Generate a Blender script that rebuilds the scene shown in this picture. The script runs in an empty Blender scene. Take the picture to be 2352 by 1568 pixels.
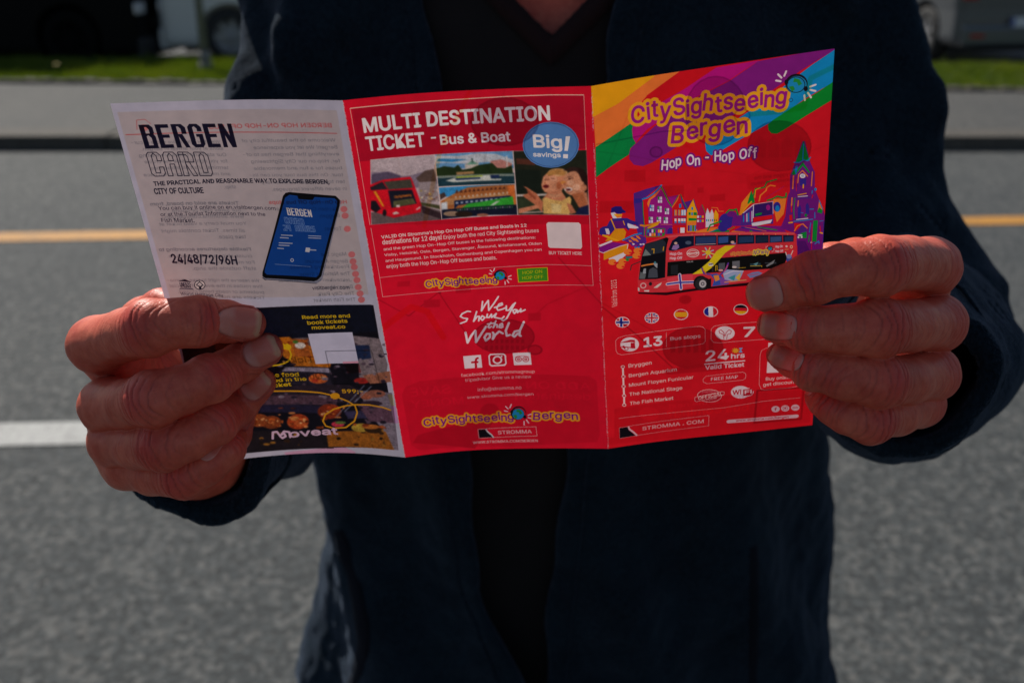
import bpy, bmesh, math, random
import numpy as np
from mathutils import Vector, Matrix
random.seed(7); rng = np.random.default_rng(7)
scene = bpy.context.scene
COL = scene.collection
R = math.radians

# ------------------------------------------------------------------ camera
PITCH = R(22); CAM = np.array([0, 0, 1.45])
RIGHT = np.array([1., 0, 0]); FWD = np.array([0, math.cos(PITCH), -math.sin(PITCH)]); UP = np.array([0, math.sin(PITCH), math.cos(PITCH)])
FOC = 2287.0
def at(x, y, d):
    """world point seen at (x, y) of a 2352 x 1568 picture, d metres along the view axis"""
    return CAM + RIGHT*((x-1176)/FOC*d) + UP*((784-y)/FOC*d) + FWD*d
cd = bpy.data.cameras.new('camera'); cam = bpy.data.objects.new('camera', cd); COL.objects.link(cam)
cam.location = CAM; cam.rotation_euler = (math.pi/2-PITCH, 0, 0)
cd.sensor_width = 36; cd.lens = 35; cd.clip_start = .02; cd.clip_end = 2000
cd.dof.use_dof = True; cd.dof.focus_distance = .430; cd.dof.aperture_fstop = 8.5; cd.dof.aperture_blades = 7
scene.camera = cam

# ------------------------------------------------------------------ sky and sun
SUN_EL, SUN_AZ = R(43), R(-31)          # azimuth from +Y (behind the person), negative = left
world = bpy.data.worlds.new('World'); scene.world = world; world.use_nodes = True
nt = world.node_tree; bg = nt.nodes['Background']; sky = nt.nodes.new('ShaderNodeTexSky')
sky.sky_type = 'NISHITA'; sky.sun_disc = False; sky.sun_elevation = SUN_EL; sky.sun_rotation = SUN_AZ
sky.air_density = 1.0; sky.dust_density = 1.2; sky.ozone_density = 1.0
nt.links.new(sky.outputs[0], bg.inputs[0]); bg.inputs[1].default_value = .062
sl = bpy.data.lights.new('sun', 'SUN'); sl.energy = 4.3; sl.angle = R(.5); sl.color = (1, .95, .87)
sun = bpy.data.objects.new('sun', sl); COL.objects.link(sun)
sdir = np.array([math.sin(SUN_AZ)*math.cos(SUN_EL), math.cos(SUN_AZ)*math.cos(SUN_EL), math.sin(SUN_EL)])
sun.rotation_euler = Vector(sdir).to_track_quat('Z', 'Y').to_euler(); sun.location = (-4, 6, 8)
scene.view_settings.view_transform = 'Standard'; scene.view_settings.look = 'None'
scene.view_settings.gamma = 1; scene.view_settings.exposure = 0.17
scene.cycles.max_bounces = 8; scene.cycles.diffuse_bounces = 4

# ------------------------------------------------------------------ helpers
def s2l(c): return c/12.92 if c <= .04045 else ((c+.055)/1.055)**2.4
def hexc(h): return tuple(int(h[i:i+2], 16)/255 for i in (0, 2, 4))
def tag(o, label=None, cat=None, group=None, kind=None):
    if label: o['label'] = label
    if cat: o['category'] = cat
    if group: o['group'] = group
    if kind: o['kind'] = kind
    return o
def empty(name, loc, label=None, cat=None, group=None, rz=0):
    o = bpy.data.objects.new(name, None); COL.objects.link(o); o.location = loc; o.rotation_euler = (0, 0, rz); o.empty_display_size = .1
    return tag(o, label, cat, group)
def link(name, me, mat=None, parent=None, world_space=False, smooth=True):
    o = bpy.data.objects.new(name, me); COL.objects.link(o)
    if mat and not me.materials: me.materials.append(mat)
    if smooth: me.shade_smooth()
    if parent is not None:
        o.parent = parent
        if world_space:
            m = Matrix.Identity(4); p = parent
            while p is not None:
                m = p.matrix_parent_inverse @ (Matrix.Translation(p.location) @ p.rotation_euler.to_matrix().to_4x4()) @ m; p = p.parent
            o.matrix_parent_inverse = m.inverted()
    return o
def mesh_np(name, V, Fq):
    me = bpy.data.meshes.new(name); V = np.asarray(V, np.float32); Fq = np.asarray(Fq, np.int32)
    me.vertices.add(len(V)); me.vertices.foreach_set('co', V.ravel())
    n, k = Fq.shape; me.loops.add(n*k); me.loops.foreach_set('vertex_index', Fq.ravel())
    me.polygons.add(n); me.polygons.foreach_set('loop_start', np.arange(n, dtype=np.int32)*k)
    me.update(calc_edges=True); me.validate(); return me
def grid_faces(nu, nv, flip=False):
    i, j = np.meshgrid(np.arange(nu), np.arange(nv), indexing='ij'); a = (i*(nv+1)+j).ravel()
    f = np.stack([a, a+1, a+nv+2, a+nv+1], 1); return f[:, ::-1] if flip else f
def boxes(name, L, mat=None, parent=None, bevel=0.0, seg=2, smooth=False):
    bm = bmesh.new()
    for (x0, y0, z0, x1, y1, z1) in L:
        r = bmesh.ops.create_cube(bm, size=1); bmesh.ops.scale(bm, vec=(x1-x0, y1-y0, z1-z0), verts=r['verts']); bmesh.ops.translate(bm, vec=((x0+x1)/2, (y0+y1)/2, (z0+z1)/2), verts=r['verts'])
    if bevel: bmesh.ops.bevel(bm, geom=bm.edges[:], offset=bevel, segments=seg, affect='EDGES', profile=.6)
    me = bpy.data.meshes.new(name); bm.to_mesh(me); bm.free(); return link(name, me, mat, parent, smooth=smooth)

# node helper
class NT:
    def __init__(s, name):
        s.m = bpy.data.materials.new(name); s.m.use_nodes = True; s.t = s.m.node_tree; s.b = s.t.nodes['Principled BSDF']; s.out = s.t.nodes['Material Output']
    def n(s, typ, **k):
        nd = s.t.nodes.new(typ)
        for a, v in k.items():
            if a.startswith('i_'): nd.inputs[a[2:].replace('_', ' ')].default_value = v
            else: setattr(nd, a, v)
        return nd
    def l(s, a, b): s.t.links.new(a, b)
    def coord(s, kind='Object'): return s.n('ShaderNodeTexCoord').outputs[kind]
    def noise(s, sc, det=4, rough=.6, co=None, vec=None):
        nd = s.n('ShaderNodeTexNoise'); nd.inputs['Scale'].default_value = sc; nd.inputs['Detail'].default_value = det; nd.inputs['Roughness'].default_value = rough
        s.l(vec if vec is not None else s.coord(), nd.inputs['Vector']); return nd.outputs['Fac']
    def ramp(s, f, stops):
        nd = s.n('ShaderNodeValToRGB'); s.l(f, nd.inputs[0]); e = nd.color_ramp.elements
        while len(e) < len(stops): e.new(.5)
        for q, (p, c) in zip(e, stops): q.position = p; q.color = (*c, 1) if len(c) == 3 else c
        return nd.outputs[0]
    def mix(s, f, a, b, typ='MIX'):
        nd = s.n('ShaderNodeMix', data_type='RGBA', blend_type=typ)
        for v, k in ((f, 0), (a, 6), (b, 7)):
            if isinstance(v, (int, float)): nd.inputs[k].default_value = v
            elif isinstance(v, tuple): nd.inputs[k].default_value = (*v, 1)
            else: s.l(v, nd.inputs[k])
        return nd.outputs[2]
    def math(s, op, a, b=0.0):
        nd = s.n('ShaderNodeMath', operation=op)
        for v, k in ((a, 0), (b, 1)):
            if isinstance(v, (int, float)): nd.inputs[k].default_value = v
            else: s.l(v, nd.inputs[k])
        return nd.outputs[0]
    def bump(s, h, strength=.3, dist=.001, normal=None):
        nd = s.n('ShaderNodeBump'); nd.inputs['Strength'].default_value = strength; nd.inputs['Distance'].default_value = dist; s.l(h, nd.inputs['Height'])
        if normal is not None: s.l(normal, nd.inputs['Normal'])
        return nd.outputs[0]
def plain(name, col, rough=.6, metal=0, var=.15, sc=20, **k):
    t = NT(name); f = t.noise(sc, 4); c = t.ramp(f, [(.3, tuple(v*(1-var) for v in col)), (.7, tuple(min(1, v*(1+var)) for v in col))])
    t.l(c, t.b.inputs['Base Color']); t.b.inputs['Roughness'].default_value = rough; t.b.inputs['Metallic'].default_value = metal
    for a, v in k.items(): t.b.inputs[a.replace('_', ' ')].default_value = v
    return t.m

# ------------------------------------------------------------------ leaflet shape: three panels 99 x 177 mm, gently bowed
PANW, PANH = 99., 177.
PAN = [[(253,238,.410),(787,231,.3965),(930,1050,.4848),(484,1062,.496)],
       [(787,231,.3965),(1358,198,.3965),(1397,1030,.4848),(930,1050,.4848)],
       [(1358,198,.3965),(1917,112,.399),(1866,976,.480),(1397,1030,.4848)]]
BOW = [(.0025,.0055),(.0043,.0036),(.0022,.0018)]
PC = [[at(*p) for p in P] for P in PAN]
def leaf(k, u, v):
    u = np.asarray(u, float)[..., None]; v = np.asarray(v, float)[..., None]; tl, tr, br, bl = PC[k]
    p = (1-u)*(1-v)*tl + u*(1-v)*tr + u*v*br + (1-u)*v*bl
    n = np.cross(tr-tl, bl-tl); n /= np.linalg.norm(n); n = n if n@FWD > 0 else -n
    return p + n*((BOW[k][0]*(1-v)+BOW[k][1]*v)*np.sin(np.pi*np.clip(u, 0, 1)) + (.0009*np.sin(6.1*v+2.5*u+1.7*k)+.0005*np.sin(13*v-5*u+k))*np.sin(np.pi*np.clip(u, 0, 1)))
def leaf_depth(x, y):
    best = None
    for k in range(3):
        U, V = np.meshgrid(np.linspace(-.4, 1.4, 90), np.linspace(0, 1, 60), indexing='ij'); P = leaf(k, U, V)-CAM; d = P@FWD
        e = (1176+FOC*(P@RIGHT)/d-x)**2+(784-FOC*(P@UP)/d-y)**2; i = np.unravel_index(e.argmin(), e.shape)
        if best is None or e[i] < best[0]-4: best = (e[i], d[i])
    return best[1]

# ------------------------------------------------------------------ print: drawn with vectors on an ink canvas per page (mm from the page's top left)
PX = 10; CW, CH = int(PANW*PX), int(PANH*PX); SS = 4
page = {(s, k): np.ones((CH, CW, 3), np.float32) for s in 'FB' for k in range(3)}
def fill(cv, E, col, alpha=1.0, fn=None):
    E = np.asarray(E, float); y0, y1 = max(0, int(math.floor(min(E[:,1].min(), E[:,3].min())))), min(CH, int(math.ceil(max(E[:,1].max(), E[:,3].max())))+1)
    x0, x1 = max(0, int(math.floor(min(E[:,0].min(), E[:,2].min())))), min(CW, int(math.ceil(max(E[:,0].max(), E[:,2].max())))+1)
    if y1 <= y0 or x1 <= x0: return
    w = x1-x0; h = (y1-y0)*SS; s = np.sign(E[:,3]-E[:,1]); up = E[:,3] > E[:,1]
    xa = np.where(up, E[:,0], E[:,2]); ya = np.where(up, E[:,1], E[:,3]); xb = np.where(up, E[:,2], E[:,0]); yb = np.where(up, E[:,3], E[:,1])
    ja = np.clip(np.ceil((ya-y0)*SS-.5), 0, h).astype(int); jb = np.clip(np.ceil((yb-y0)*SS-.5), 0, h).astype(int); n = np.maximum(jb-ja, 0)
    if n.sum() == 0: return
    idx = np.repeat(np.arange(len(E)), n); j = np.arange(n.sum())-np.repeat(np.cumsum(n)-n, n)+ja[idx]
    yy = (j+.5)/SS+y0; x = xa[idx]+(yy-ya[idx])*(xb-xa)[idx]/np.maximum((yb-ya)[idx], 1e-9)-x0; x = np.clip(x, 0, w)
    xi = np.floor(x).astype(int); fr = x-xi; buf = np.zeros(h*(w+2)); b = j*(w+2)+xi
    buf += np.bincount(b, s[idx]*(1-fr), h*(w+2)); buf += np.bincount(b+1, s[idx]*fr, h*(w+2))[:h*(w+2)]
    c = np.minimum(np.abs(np.cumsum(buf.reshape(h, w+2), 1)), 1)[:, :w].reshape(y1-y0, SS, w).mean(1)
    if fn is not None: return c, (x0, y0, x1, y1)
    a = (c*alpha)[..., None].astype(np.float32); sub = cv[y0:y1, x0:x1]; sub *= (1-a); sub += a*np.array(col, np.float32)
def poly_edges(p):
    p = np.asarray(p, float).reshape(-1, 2); q = np.roll(p, -1, 0)
    if (p[:,0]*q[:,1]-q[:,0]*p[:,1]).sum() < 0: p, q = q, p
    return np.concatenate([p, q], 1)
def line_edges(p, w):
    p = np.asarray(p, float).reshape(-1, 2); L = []
    for a, b in zip(p[:-1], p[1:]):
        d = b-a; n = np.linalg.norm(d)
        if n < 1e-6: continue
        o = np.array([-d[1], d[0]])/n*w/2; L.append(poly_edges([a+o, b+o, b-o, a-o]))
    t = np.arange(10)*math.pi/5
    for a in p[1:-1] if w < 4 else p: L.append(poly_edges(a+np.stack([np.cos(t), np.sin(t)], 1)*w/2))
    return np.concatenate(L)
_gc = {}
import os
FONT_FACE = None
try:   # the typeface that ships inside Blender itself; its built-in one otherwise
    fp_ = os.path.join(bpy.utils.system_resource('DATAFILES'), 'fonts', 'Inter.woff2')
    if os.path.exists(fp_): FONT_FACE = bpy.data.fonts.load(fp_)
except Exception: FONT_FACE = None
def glyphs(txt):
    """triangles (size 1) and outline segments of a line of lettering"""
    if txt not in _gc:
        cu = bpy.data.curves.new('lettering', 'FONT'); cu.body = txt; cu.size = 1; cu.resolution_u = 3; cu.fill_mode = 'FRONT'
        if FONT_FACE: cu.font = FONT_FACE
        ob = bpy.data.objects.new('lettering', cu); me = ob.to_mesh(); me.calc_loop_triangles()
        V = np.array([v.co[:2] for v in me.vertices]).reshape(-1, 2); T = np.array([t.vertices[:] for t in me.loop_triangles], int).reshape(-1, 3)
        ob.to_mesh_clear(); bpy.data.objects.remove(ob); bpy.data.curves.remove(cu)
        E = np.sort(np.concatenate([T[:, [0, 1]], T[:, [1, 2]], T[:, [2, 0]]]), 1); u, n = np.unique(E, axis=0, return_counts=True); u = u[n == 1]; _gc[txt] = (V[T], V[u])
    return _gc[txt]
def stroke_edges(S, r):
    """outline segments S (n,2,2) thickened to radius r, with round joints"""
    d = S[:, 1]-S[:, 0]; L = np.linalg.norm(d, axis=1); S = S[L > 1e-6]; d = d[L > 1e-6]/L[L > 1e-6, None]; o = np.stack([-d[:, 1], d[:, 0]], 1)*r; a, b = S[:, 0], S[:, 1]; Q = [a-o, b-o, b+o, a+o]
    out = [np.concatenate([Q[i], Q[(i+1) % 4]], 1) for i in range(4)]
    t = np.arange(8)*math.pi/4; D = np.stack([np.cos(t), np.sin(t)], 1)*r
    for i in range(8): out.append(np.concatenate([a+D[i], a+D[(i+1) % 8]], 1))
    return np.concatenate(out)
def letter(cv, TR, BD, f, r, col):
    """f maps type space to page mm; r = extra weight in mm"""
    if not len(TR): return
    E = tri_edges(f(TR)*PX)
    if r*PX > .15: E = np.concatenate([E, stroke_edges(f(BD)*PX, r*PX)])
    fill(cv, E, col)
def tri_edges(T):
    a = (T[:,1,0]-T[:,0,0])*(T[:,2,1]-T[:,0,1])-(T[:,2,0]-T[:,0,0])*(T[:,1,1]-T[:,0,1]); T = np.where((a < 0)[:, None, None], T[:, ::-1], T)
    return np.concatenate([np.concatenate([T[:, i], T[:, (i+1) % 3]], 1) for i in range(3)])
CAPH = glyphs('H')[0][..., 1].max()
def boldoff(b): return max(0, .016*(b-.6))   # stroke weight added, fraction of the size
GB = {  # angular condensed capitals, unit box, y down
 'E': [[0,0,.36,0,.36,1,0,1],[0,0,.96,0,.96,.15,0,.15],[0,.43,.86,.43,.86,.57,0,.57],[0,.85,.96,.85,.96,1,0,1]],
 'B': [[0,0,.36,0,.36,1,0,1],[0,0,.75,0,.96,.12,.96,.36,.8,.43,.64,.43,.64,.2,.5,.1,0,.1],[.3,.37,.86,.37,1,.5,1,1,0,1,0,.87,.68,.87,.68,.56,.5,.44,.3,.5]],
 'R': [[0,0,.36,0,.36,1,0,1],[0,0,.75,0,1,.14,1,.42,.64,.42,.64,.2,.5,.1,0,.1],[.36,.42,.66,.42,1,1,.68,1,.36,.5]],
 'G': [[0,.12,.36,.12,.36,.88,0,.88],[0,.13,.22,0,.75,0,1,.14,1,.32,.66,.32,.66,.2,.5,.1,.2,.2],[0,.86,1,.86,.8,1,.2,1],[.68,.45,1,.45,1,.88,.68,.88],[.5,.43,1,.43,1,.55,.5,.55]],
 'N': [[0,0,.32,0,.32,1,0,1],[.68,0,1,0,1,1,.68,1],[0,0,.34,0,1,1,.66,1]],
 'C': [[0,.1,.16,0,.78,0,1,.14,1,.36,.68,.36,.68,.14,.5,.04,.34,.14,.34,.86,.68,.86,.68,.62,1,.62,1,.88,.82,1,.18,1,0,.88]],
 'A': [[0,.12,.16,0,.8,0,1,.14,1,1,.68,1,.68,.5,.34,.5,.34,1,0,1],[.34,.16,.5,.05,.68,.16,.68,.36,.34,.36]],
 'D': [[0,0,.78,0,1,.14,1,.88,.84,1,0,1],[.34,.16,.5,.05,.68,.16,.68,.86,.34,.86]],
 'H': [[0,0,.34,0,.34,.43,.66,.43,.66,0,1,0,1,1,.66,1,.66,.57,.34,.57,.34,1,0,1]],
 'O': [[0,.12,.16,0,.84,0,1,.12,1,.88,.84,1,.16,1,0,.88],[.34,.14,.66,.14,.66,.86,.34,.86]], 'U': [[0,0,.34,0,.34,.86,.66,.86,.66,0,1,0,1,.88,.84,1,.16,1,0,.88]],
 'S': [[0,.12,.16,0,1,0,1,.14,.34,.14,.34,.42,.84,.42,1,.52,1,.88,.84,1,0,1,0,.86,.66,.86,.66,.57,.16,.57,0,.46]],
 '2': [[0,.12,.16,0,.84,0,1,.12,1,.5,.34,.86,1,.86,1,1,0,1,0,.8,.66,.44,.66,.14,0,.14]], '4': [[0,0,.3,0,.3,.5,.6,.5,.6,0,.95,0,.95,1,.6,1,.6,.64,0,.64]]}
PRINT = [
["P","F",0,"d4ced6",[-2.1,-1.4,99.7,-0.9,99.7,178.1,-1.4,179]],
["B","F",0,"1b1936","BERGEN",9.4,19.3,49,19.9,10.1,0],
["B","F",0,"1b1936","CARD",9.2,31.3,35.3,32.3,10.4,1],
["T","F",0,"1b1936","THE PRACTICAL AND REASONABLE WAY TO EXPLORE BERGEN,",8.8,35.5,86.7,35.5,1.8,2,0],
["T","F",0,"1b1936","CITY OF CULTURE",8.2,39.1,29.2,39.8,2.45,2,0],
["T","F",0,"1b1936","You can buy it online on en.visitbergen.com",8,46.3,59.8,47.9,1.6,0.6,0],
["T","F",0,"1b1936","or at the Tourist Information next to the",8.2,49.1,54.5,50.7,1.6,0.6,0],
["T","F",0,"1b1936","Fish Market.",7.9,51.8,22.1,52.7,1.85,0.6,0],
["P","F",0,"9aa0b8",[67.5,40.5,89.1,41.3,90.5,43.3,74.7,80.8,71.7,82.7,47.5,80.7,47.2,78.4]],
["P","F",0,"0c0d14",[67.8,39.5,88.5,40.8,90.1,42.7,89.4,45.3,74.5,79.1,72.5,80.9,70.7,81.6,48.3,79.9,47.1,79,47.5,77.1,64.6,41.3,66.1,39.9]],
["P","F",0,"1450b0",[67.7,40.7,71.2,41.1,71.4,42.6,77.8,42.9,78.9,41.5,87.8,41.9,88.8,43.1,88.2,45.3,73.6,78.3,72.1,79.6,49.3,78.2,48.5,77.1,48.9,75.6,65.4,42.1]],
["B","F",0,"fbf8fa","BERGEN",64.9,50.1,76.1,50.8,3.45,0],
["B","F",0,"7fa6e8","CARD",62.9,53.9,71.7,54.5,2.8,1],
["B","F",0,"7fa6e8","24 HOURS",61.5,57.4,76.1,57.7,2.65,1],
["L","F",0,"dfe6f5",0.37,[59.7,59.5,65.1,59.7]],
["L","F",0,"dfe6f5",0.37,[59,60.7,63,60.9]],
["L","F",0,"dfe6f5",0.37,[57.9,63.2,64.3,63.4]],
["L","F",0,"dfe6f5",0.37,[57.6,64.3,62.6,64.5]],
["L","F",0,"dfe6f5",0.37,[56.7,65.7,59.7,65.9]],
["L","F",0,"dfe6f5",0.3,[72.3,59.6,78.3,59.7]],
["L","F",0,"dfe6f5",0.3,[72.1,60.6,78.1,60.7]],
["E","F",0,"dfe6f5",[62.4,71.4,0.81,-0,-0.18,0.85]],
["E","F",0,"1450b0",[62.4,71.4,0.49,-0,-0.11,0.51]],
["L","F",0,"9fb6e0",0.19,[54,73.3,70.5,74.5]],
["L","F",0,"c3cfe8",0.56,[70.3,66.3,74.5,66.4]],
["P","F",0,"dfe6f5",[70.1,65.2,72.1,65.4,71.3,67.5,69.3,67.3]],
["L","F",0,"14101c",0.37,[47,79.6,48.3,80.8]],
["L","F",0,"14101c",0.22,[48.4,80.5,71.7,82.7]],
["T","F",0,"1b1936","24/48/72/96H",7.9,70.8,36.9,73.1,4.05,2.5,0],
["P","F",0,"1b1936",[8.5,79.6,11.3,79,13.8,80.4,13.6,80.6,8.4,79.7]],
["T","F",0,"1b1936","UNESCO",8.5,82.5,13.2,83.1,2.2,2.5,0],
["L","F",0,"1b1936",0.16,[8.2,82.9,13.7,83.6]],
["L","F",0,"1b1936",0.16,[7.9,83.3,13.9,83.9]],
["L","F",0,"1b1936",0.16,[7.7,83.6,14.1,84.2]],
["E","F",0,"1b1936",[17.4,82.1,2.56,0.17,-0.58,2.36]],
["E","F",0,"fbf8fa",[17.4,82.1,2.23,0.15,-0.49,2]],
["P","F",0,"1b1936",[17.8,80.3,19.1,82.2,17.8,83.2,17.6,84.3,16.7,84.3,16.7,83.1,15.7,81.8]],
["P","F",0,"fbf8fa",[17.7,80.9,18.6,82.1,17.3,82.9,16.2,81.8]],
["T","F",0,"1b1936","World Heritage City",7.6,86.6,26.9,88.4,1.4,0.4,0],
["T","F",0,"1b1936","visitbergen.com",69.2,85.8,86.7,85.2,1.8,0.5,0],
["P","F",0,"15111a",[2.3,92.4,42.9,94.3,70,93.5,96.7,92.7,96.3,172.8,79.1,173.4,54,174.4,12.6,173.7,-2.1,172.5]],
["P","F",0,"141624",[40.8,95.7,61.8,94.1,95.7,92.6,96.1,106.1,58.2,111.4,39.8,107]],
["P","F",0,"8f7d7c",[84,109,96.7,110,98.5,123.8,96,132.9,82.7,134.4,84.1,123.5,81.1,123.7]],
["P","F",0,"6e5c58",[55.2,110.5,63.2,110.2,63.7,118.4,54,116]],
["P","F",0,"c8701c",[48,110.1,53.3,109.8,57.7,113.7,62.8,114.9,63.2,123.1,70.6,124.1,69.5,126.8,52,126.1,50.5,123.1,47.8,120.6]],
["P","F",0,"b05a22",[54.1,110.8,61.3,111.4,61.6,120.7,53.6,120.7]],
["E","F",0,"e9dcc8",[57.5,114.6,2.64,0,-0.36,1.75]],
["E","F",0,"4f7a2a",[55.6,112.6,1.37,0.01,-0.19,0.93]],
["P","F",0,"202c4a",[83.1,114.2,91.1,113.8,91,120.8,83.2,122.4]],
["P","F",0,"9b8f9c",[47.6,126.6,68.9,127.1,69.4,130.1,44.9,129.2]],
["P","F",0,"2a2430",[43.9,128.8,69.5,129.8,69.2,136.8,63.5,138.2,45.6,136.2]],
["E","F",0,"d2632a",[62.3,133.3,4.88,-0.06,-0.58,2.92]],
["E","F",0,"e6a06a",[64.9,132.7,1.63,-0.03,-0.21,1.09]],
["E","F",0,"b53a22",[60.4,134.5,1.73,-0.01,-0.22,1.1]],
["P","F",0,"30242c",[37.8,137.6,77.5,136.5,84.4,140.4,78.3,146.9,35.5,148.6]],
["P","F",0,"5a3f4a",[32.1,142.1,70.1,143.5,68,149.2,29.5,146.9]],
["P","F",0,"272238",[27.4,146.7,61.3,149.3,59.4,153.8,25.4,150.8]],
["P","F",0,"8a7c84",[81.9,139.3,98.2,139.4,96.3,173,86.7,173.2,89.7,161.3,83.2,150.3]],
["P","F",0,"3b3550",[71.3,152.2,79.8,151.2,84.6,152.1,83.5,155.4,72.7,156.6]],
["P","F",0,"6c4a58",[78.8,147.5,96.2,148.8,96.5,156.9,83.7,157.2]],
["E","F",0,"9a4a22",[28.1,155.5,5.21,0.49,-0.8,3.71]],
["E","F",0,"8a3f1c",[34.1,157.3,4.75,0.37,-0.8,3.75]],
["E","F",0,"b8441c",[47,158,5.42,0.2,-0.91,4.44]],
["E","F",0,"d4602a",[48.5,158.7,3.26,0.11,-0.52,2.54]],
["E","F",0,"dd8a44",[45.7,156.1,2.16,0.09,-0.26,1.26]],
["E","F",0,"8e3218",[64,152.5,6.1,-0.12,-0.85,4.44]],
["E","F",0,"b3421c",[66.1,150.5,3.33,-0.08,-0.36,1.9]],
["E","F",0,"b02a22",[83.9,133.7,3.84,-0.22,-0.32,1.83]],
["E","F",0,"a85c40",[84.7,142.2,3.32,-0.21,-0.39,2.24]],
["E","F",0,"a0604a",[89.8,140.6,4.96,-0.34,-0.37,2.23]],
["E","F",0,"3a2a34",[86.7,146.4,5.56,-0.38,-0.28,1.63]],
["P","F",0,"b06e50",[85,130.6,99,127.3,98.6,133.3,88,135.3]],
["L","F",0,"8d93a6",0.37,[84.9,136.1,66.8,155.6]],
["L","F",0,"9fa5b6",0.37,[88.4,136.4,71.8,152.2]],
["P","F",0,"241c20",[18.5,160.8,59.6,164,62.1,174.5,16.6,174]],
["P","F",0,"a8621e",[60,164.7,74.2,163.6,91.2,162.4,94,173.2,59.4,173.5]],
["E","F",0,"caa33a",[78.5,161.4,5.09,-0.31,-0.46,2.6]],
["E","F",0,"3a2412",[85.2,161.6,5.1,-0.37,-0.44,2.6]],
["E","F",0,"c9742c",[83.7,160.4,4.53,-0.32,-0.24,1.42]],
["E","F",0,"e13a50",[66.8,160,3.36,-0.1,-0.32,1.68]],
["E","F",0,"68803a",[68.3,159,2.81,-0.09,-0.17,0.9]],
["P","F",0,"b89488",[14,102.5,24.8,103.3,25,111.3,13.9,111]],
["P","F",0,"7c3418",[16.8,111.8,25.9,111.9,25.7,117.1,16.7,116.4]],
["E","F",0,"7a3010",[48.4,117.3,1.07,0.03,-0.07,0.35]],
["E","F",0,"8a7880",[28.5,143,1.49,0.13,-0.18,0.81]],
["E","F",0,"8a7880",[41.9,143.2,1.5,0.07,-0.18,0.86]],
["E","F",0,"3a2414",[39.3,168.8,1.59,0.11,-0.18,0.89]],
["E","F",0,"8a7880",[85.4,121.9,0.84,-0.05,-0.15,0.86]],
["E","F",0,"a87028",[89.7,161.8,0.58,-0.05,-0.12,0.76]],
["E","F",0,"3a2c38",[73.1,141.3,0.8,-0.03,-0.09,0.5]],
["E","F",0,"e08848",[88.9,159.9,0.46,-0.04,-0.09,0.53]],
["E","F",0,"3a2c38",[77.6,129.3,1.02,-0.05,-0.13,0.7]],
["E","F",0,"a84818",[60.7,120.8,0.79,-0.01,-0.16,0.81]],
["E","F",0,"8a7880",[33.6,138.1,1.12,0.08,-0.16,0.73]],
["E","F",0,"3a2c38",[79.1,119.4,0.52,-0.02,-0.16,0.89]],
["E","F",0,"3a2c38",[71.3,137.4,0.95,-0.03,-0.15,0.81]],
["E","F",0,"8a7880",[48.3,144.8,0.57,0.02,-0.07,0.35]],
["E","F",0,"c05a24",[39.4,157.4,0.6,0.04,-0.2,0.96]],
["E","F",0,"a84818",[52.9,112.9,1.37,0.02,-0.18,0.86]],
["E","F",0,"8a7880",[90.5,154.5,0.47,-0.04,-0.09,0.52]],
["E","F",0,"241c28",[90.8,157,1.71,-0.13,-0.15,0.93]],
["E","F",0,"3a2c38",[78.4,115.5,1.68,-0.07,-0.09,0.48]],
["E","F",0,"3a2c38",[43,147.1,0.88,0.04,-0.07,0.32]],
["E","F",0,"a84818",[35.1,120.7,1.74,0.1,-0.15,0.66]],
["E","F",0,"e6a050",[60.7,123.5,0.59,-0,-0.07,0.34]],
["E","F",0,"3a2c38",[76.6,146.7,1.32,-0.07,-0.12,0.69]],
["E","F",0,"5a4650",[69.1,130.2,0.61,-0.02,-0.13,0.66]],
["E","F",0,"3a2c38",[81.3,135,1.12,-0.06,-0.08,0.47]],
["E","F",0,"7a3010",[60.8,113.5,1.04,-0.01,-0.14,0.71]],
["E","F",0,"e6a050",[59.8,124.1,0.47,-0,-0.09,0.46]],
["E","F",0,"e6a050",[47.5,123.5,0.99,0.03,-0.1,0.46]],
["E","F",0,"a87028",[44.3,165.7,1.23,0.06,-0.21,1.02]],
["E","F",0,"3a2414",[49.5,166.6,1.15,0.03,-0.08,0.39]],
["E","F",0,"6a4420",[36.8,164.1,0.89,0.07,-0.16,0.78]],
["E","F",0,"241c28",[80.5,149.4,1.21,-0.07,-0.14,0.77]],
["E","F",0,"241c28",[76.8,126.8,1.79,-0.08,-0.06,0.35]],
["E","F",0,"6a4420",[89.2,169.1,0.52,-0.04,-0.16,0.98]],
["E","F",0,"3a2414",[29.9,169.7,1.62,0.16,-0.17,0.8]],
["E","F",0,"241c28",[59.2,139.6,1.75,-0.01,-0.09,0.46]],
["E","F",0,"3a2414",[22.4,165.9,1.24,0.14,-0.11,0.49]],
["E","F",0,"5a2410",[50.7,158.1,1.68,0.04,-0.14,0.7]],
["E","F",0,"8a7880",[90.6,122.1,1.58,-0.1,-0.11,0.66]],
["E","F",0,"241810",[76.3,167.1,0.49,-0.03,-0.06,0.35]],
["E","F",0,"8a7880",[67.9,140.4,1.31,-0.04,-0.08,0.4]],
["E","F",0,"8a3a18",[48.5,157.9,0.85,0.03,-0.11,0.56]],
["E","F",0,"241810",[26.6,168.8,0.94,0.1,-0.19,0.86]],
["E","F",0,"241c28",[51.7,125.1,1.6,0.03,-0.12,0.56]],
["E","F",0,"a87028",[27.3,166,1.12,0.12,-0.13,0.62]],
["E","F",0,"5a4650",[83.1,157.7,1.37,-0.09,-0.17,0.99]],
["E","F",0,"241810",[65.6,168.5,1.07,-0.03,-0.17,0.9]],
["E","F",0,"6a4420",[33.9,163.9,1.4,0.12,-0.11,0.54]],
["E","F",0,"5a4650",[88.8,125.5,1.44,-0.09,-0.05,0.3]],
["E","F",0,"241c28",[47.9,143.9,1.52,0.05,-0.15,0.72]],
["E","F",0,"241c28",[62.8,142.5,1.65,-0.02,-0.11,0.55]],
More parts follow.
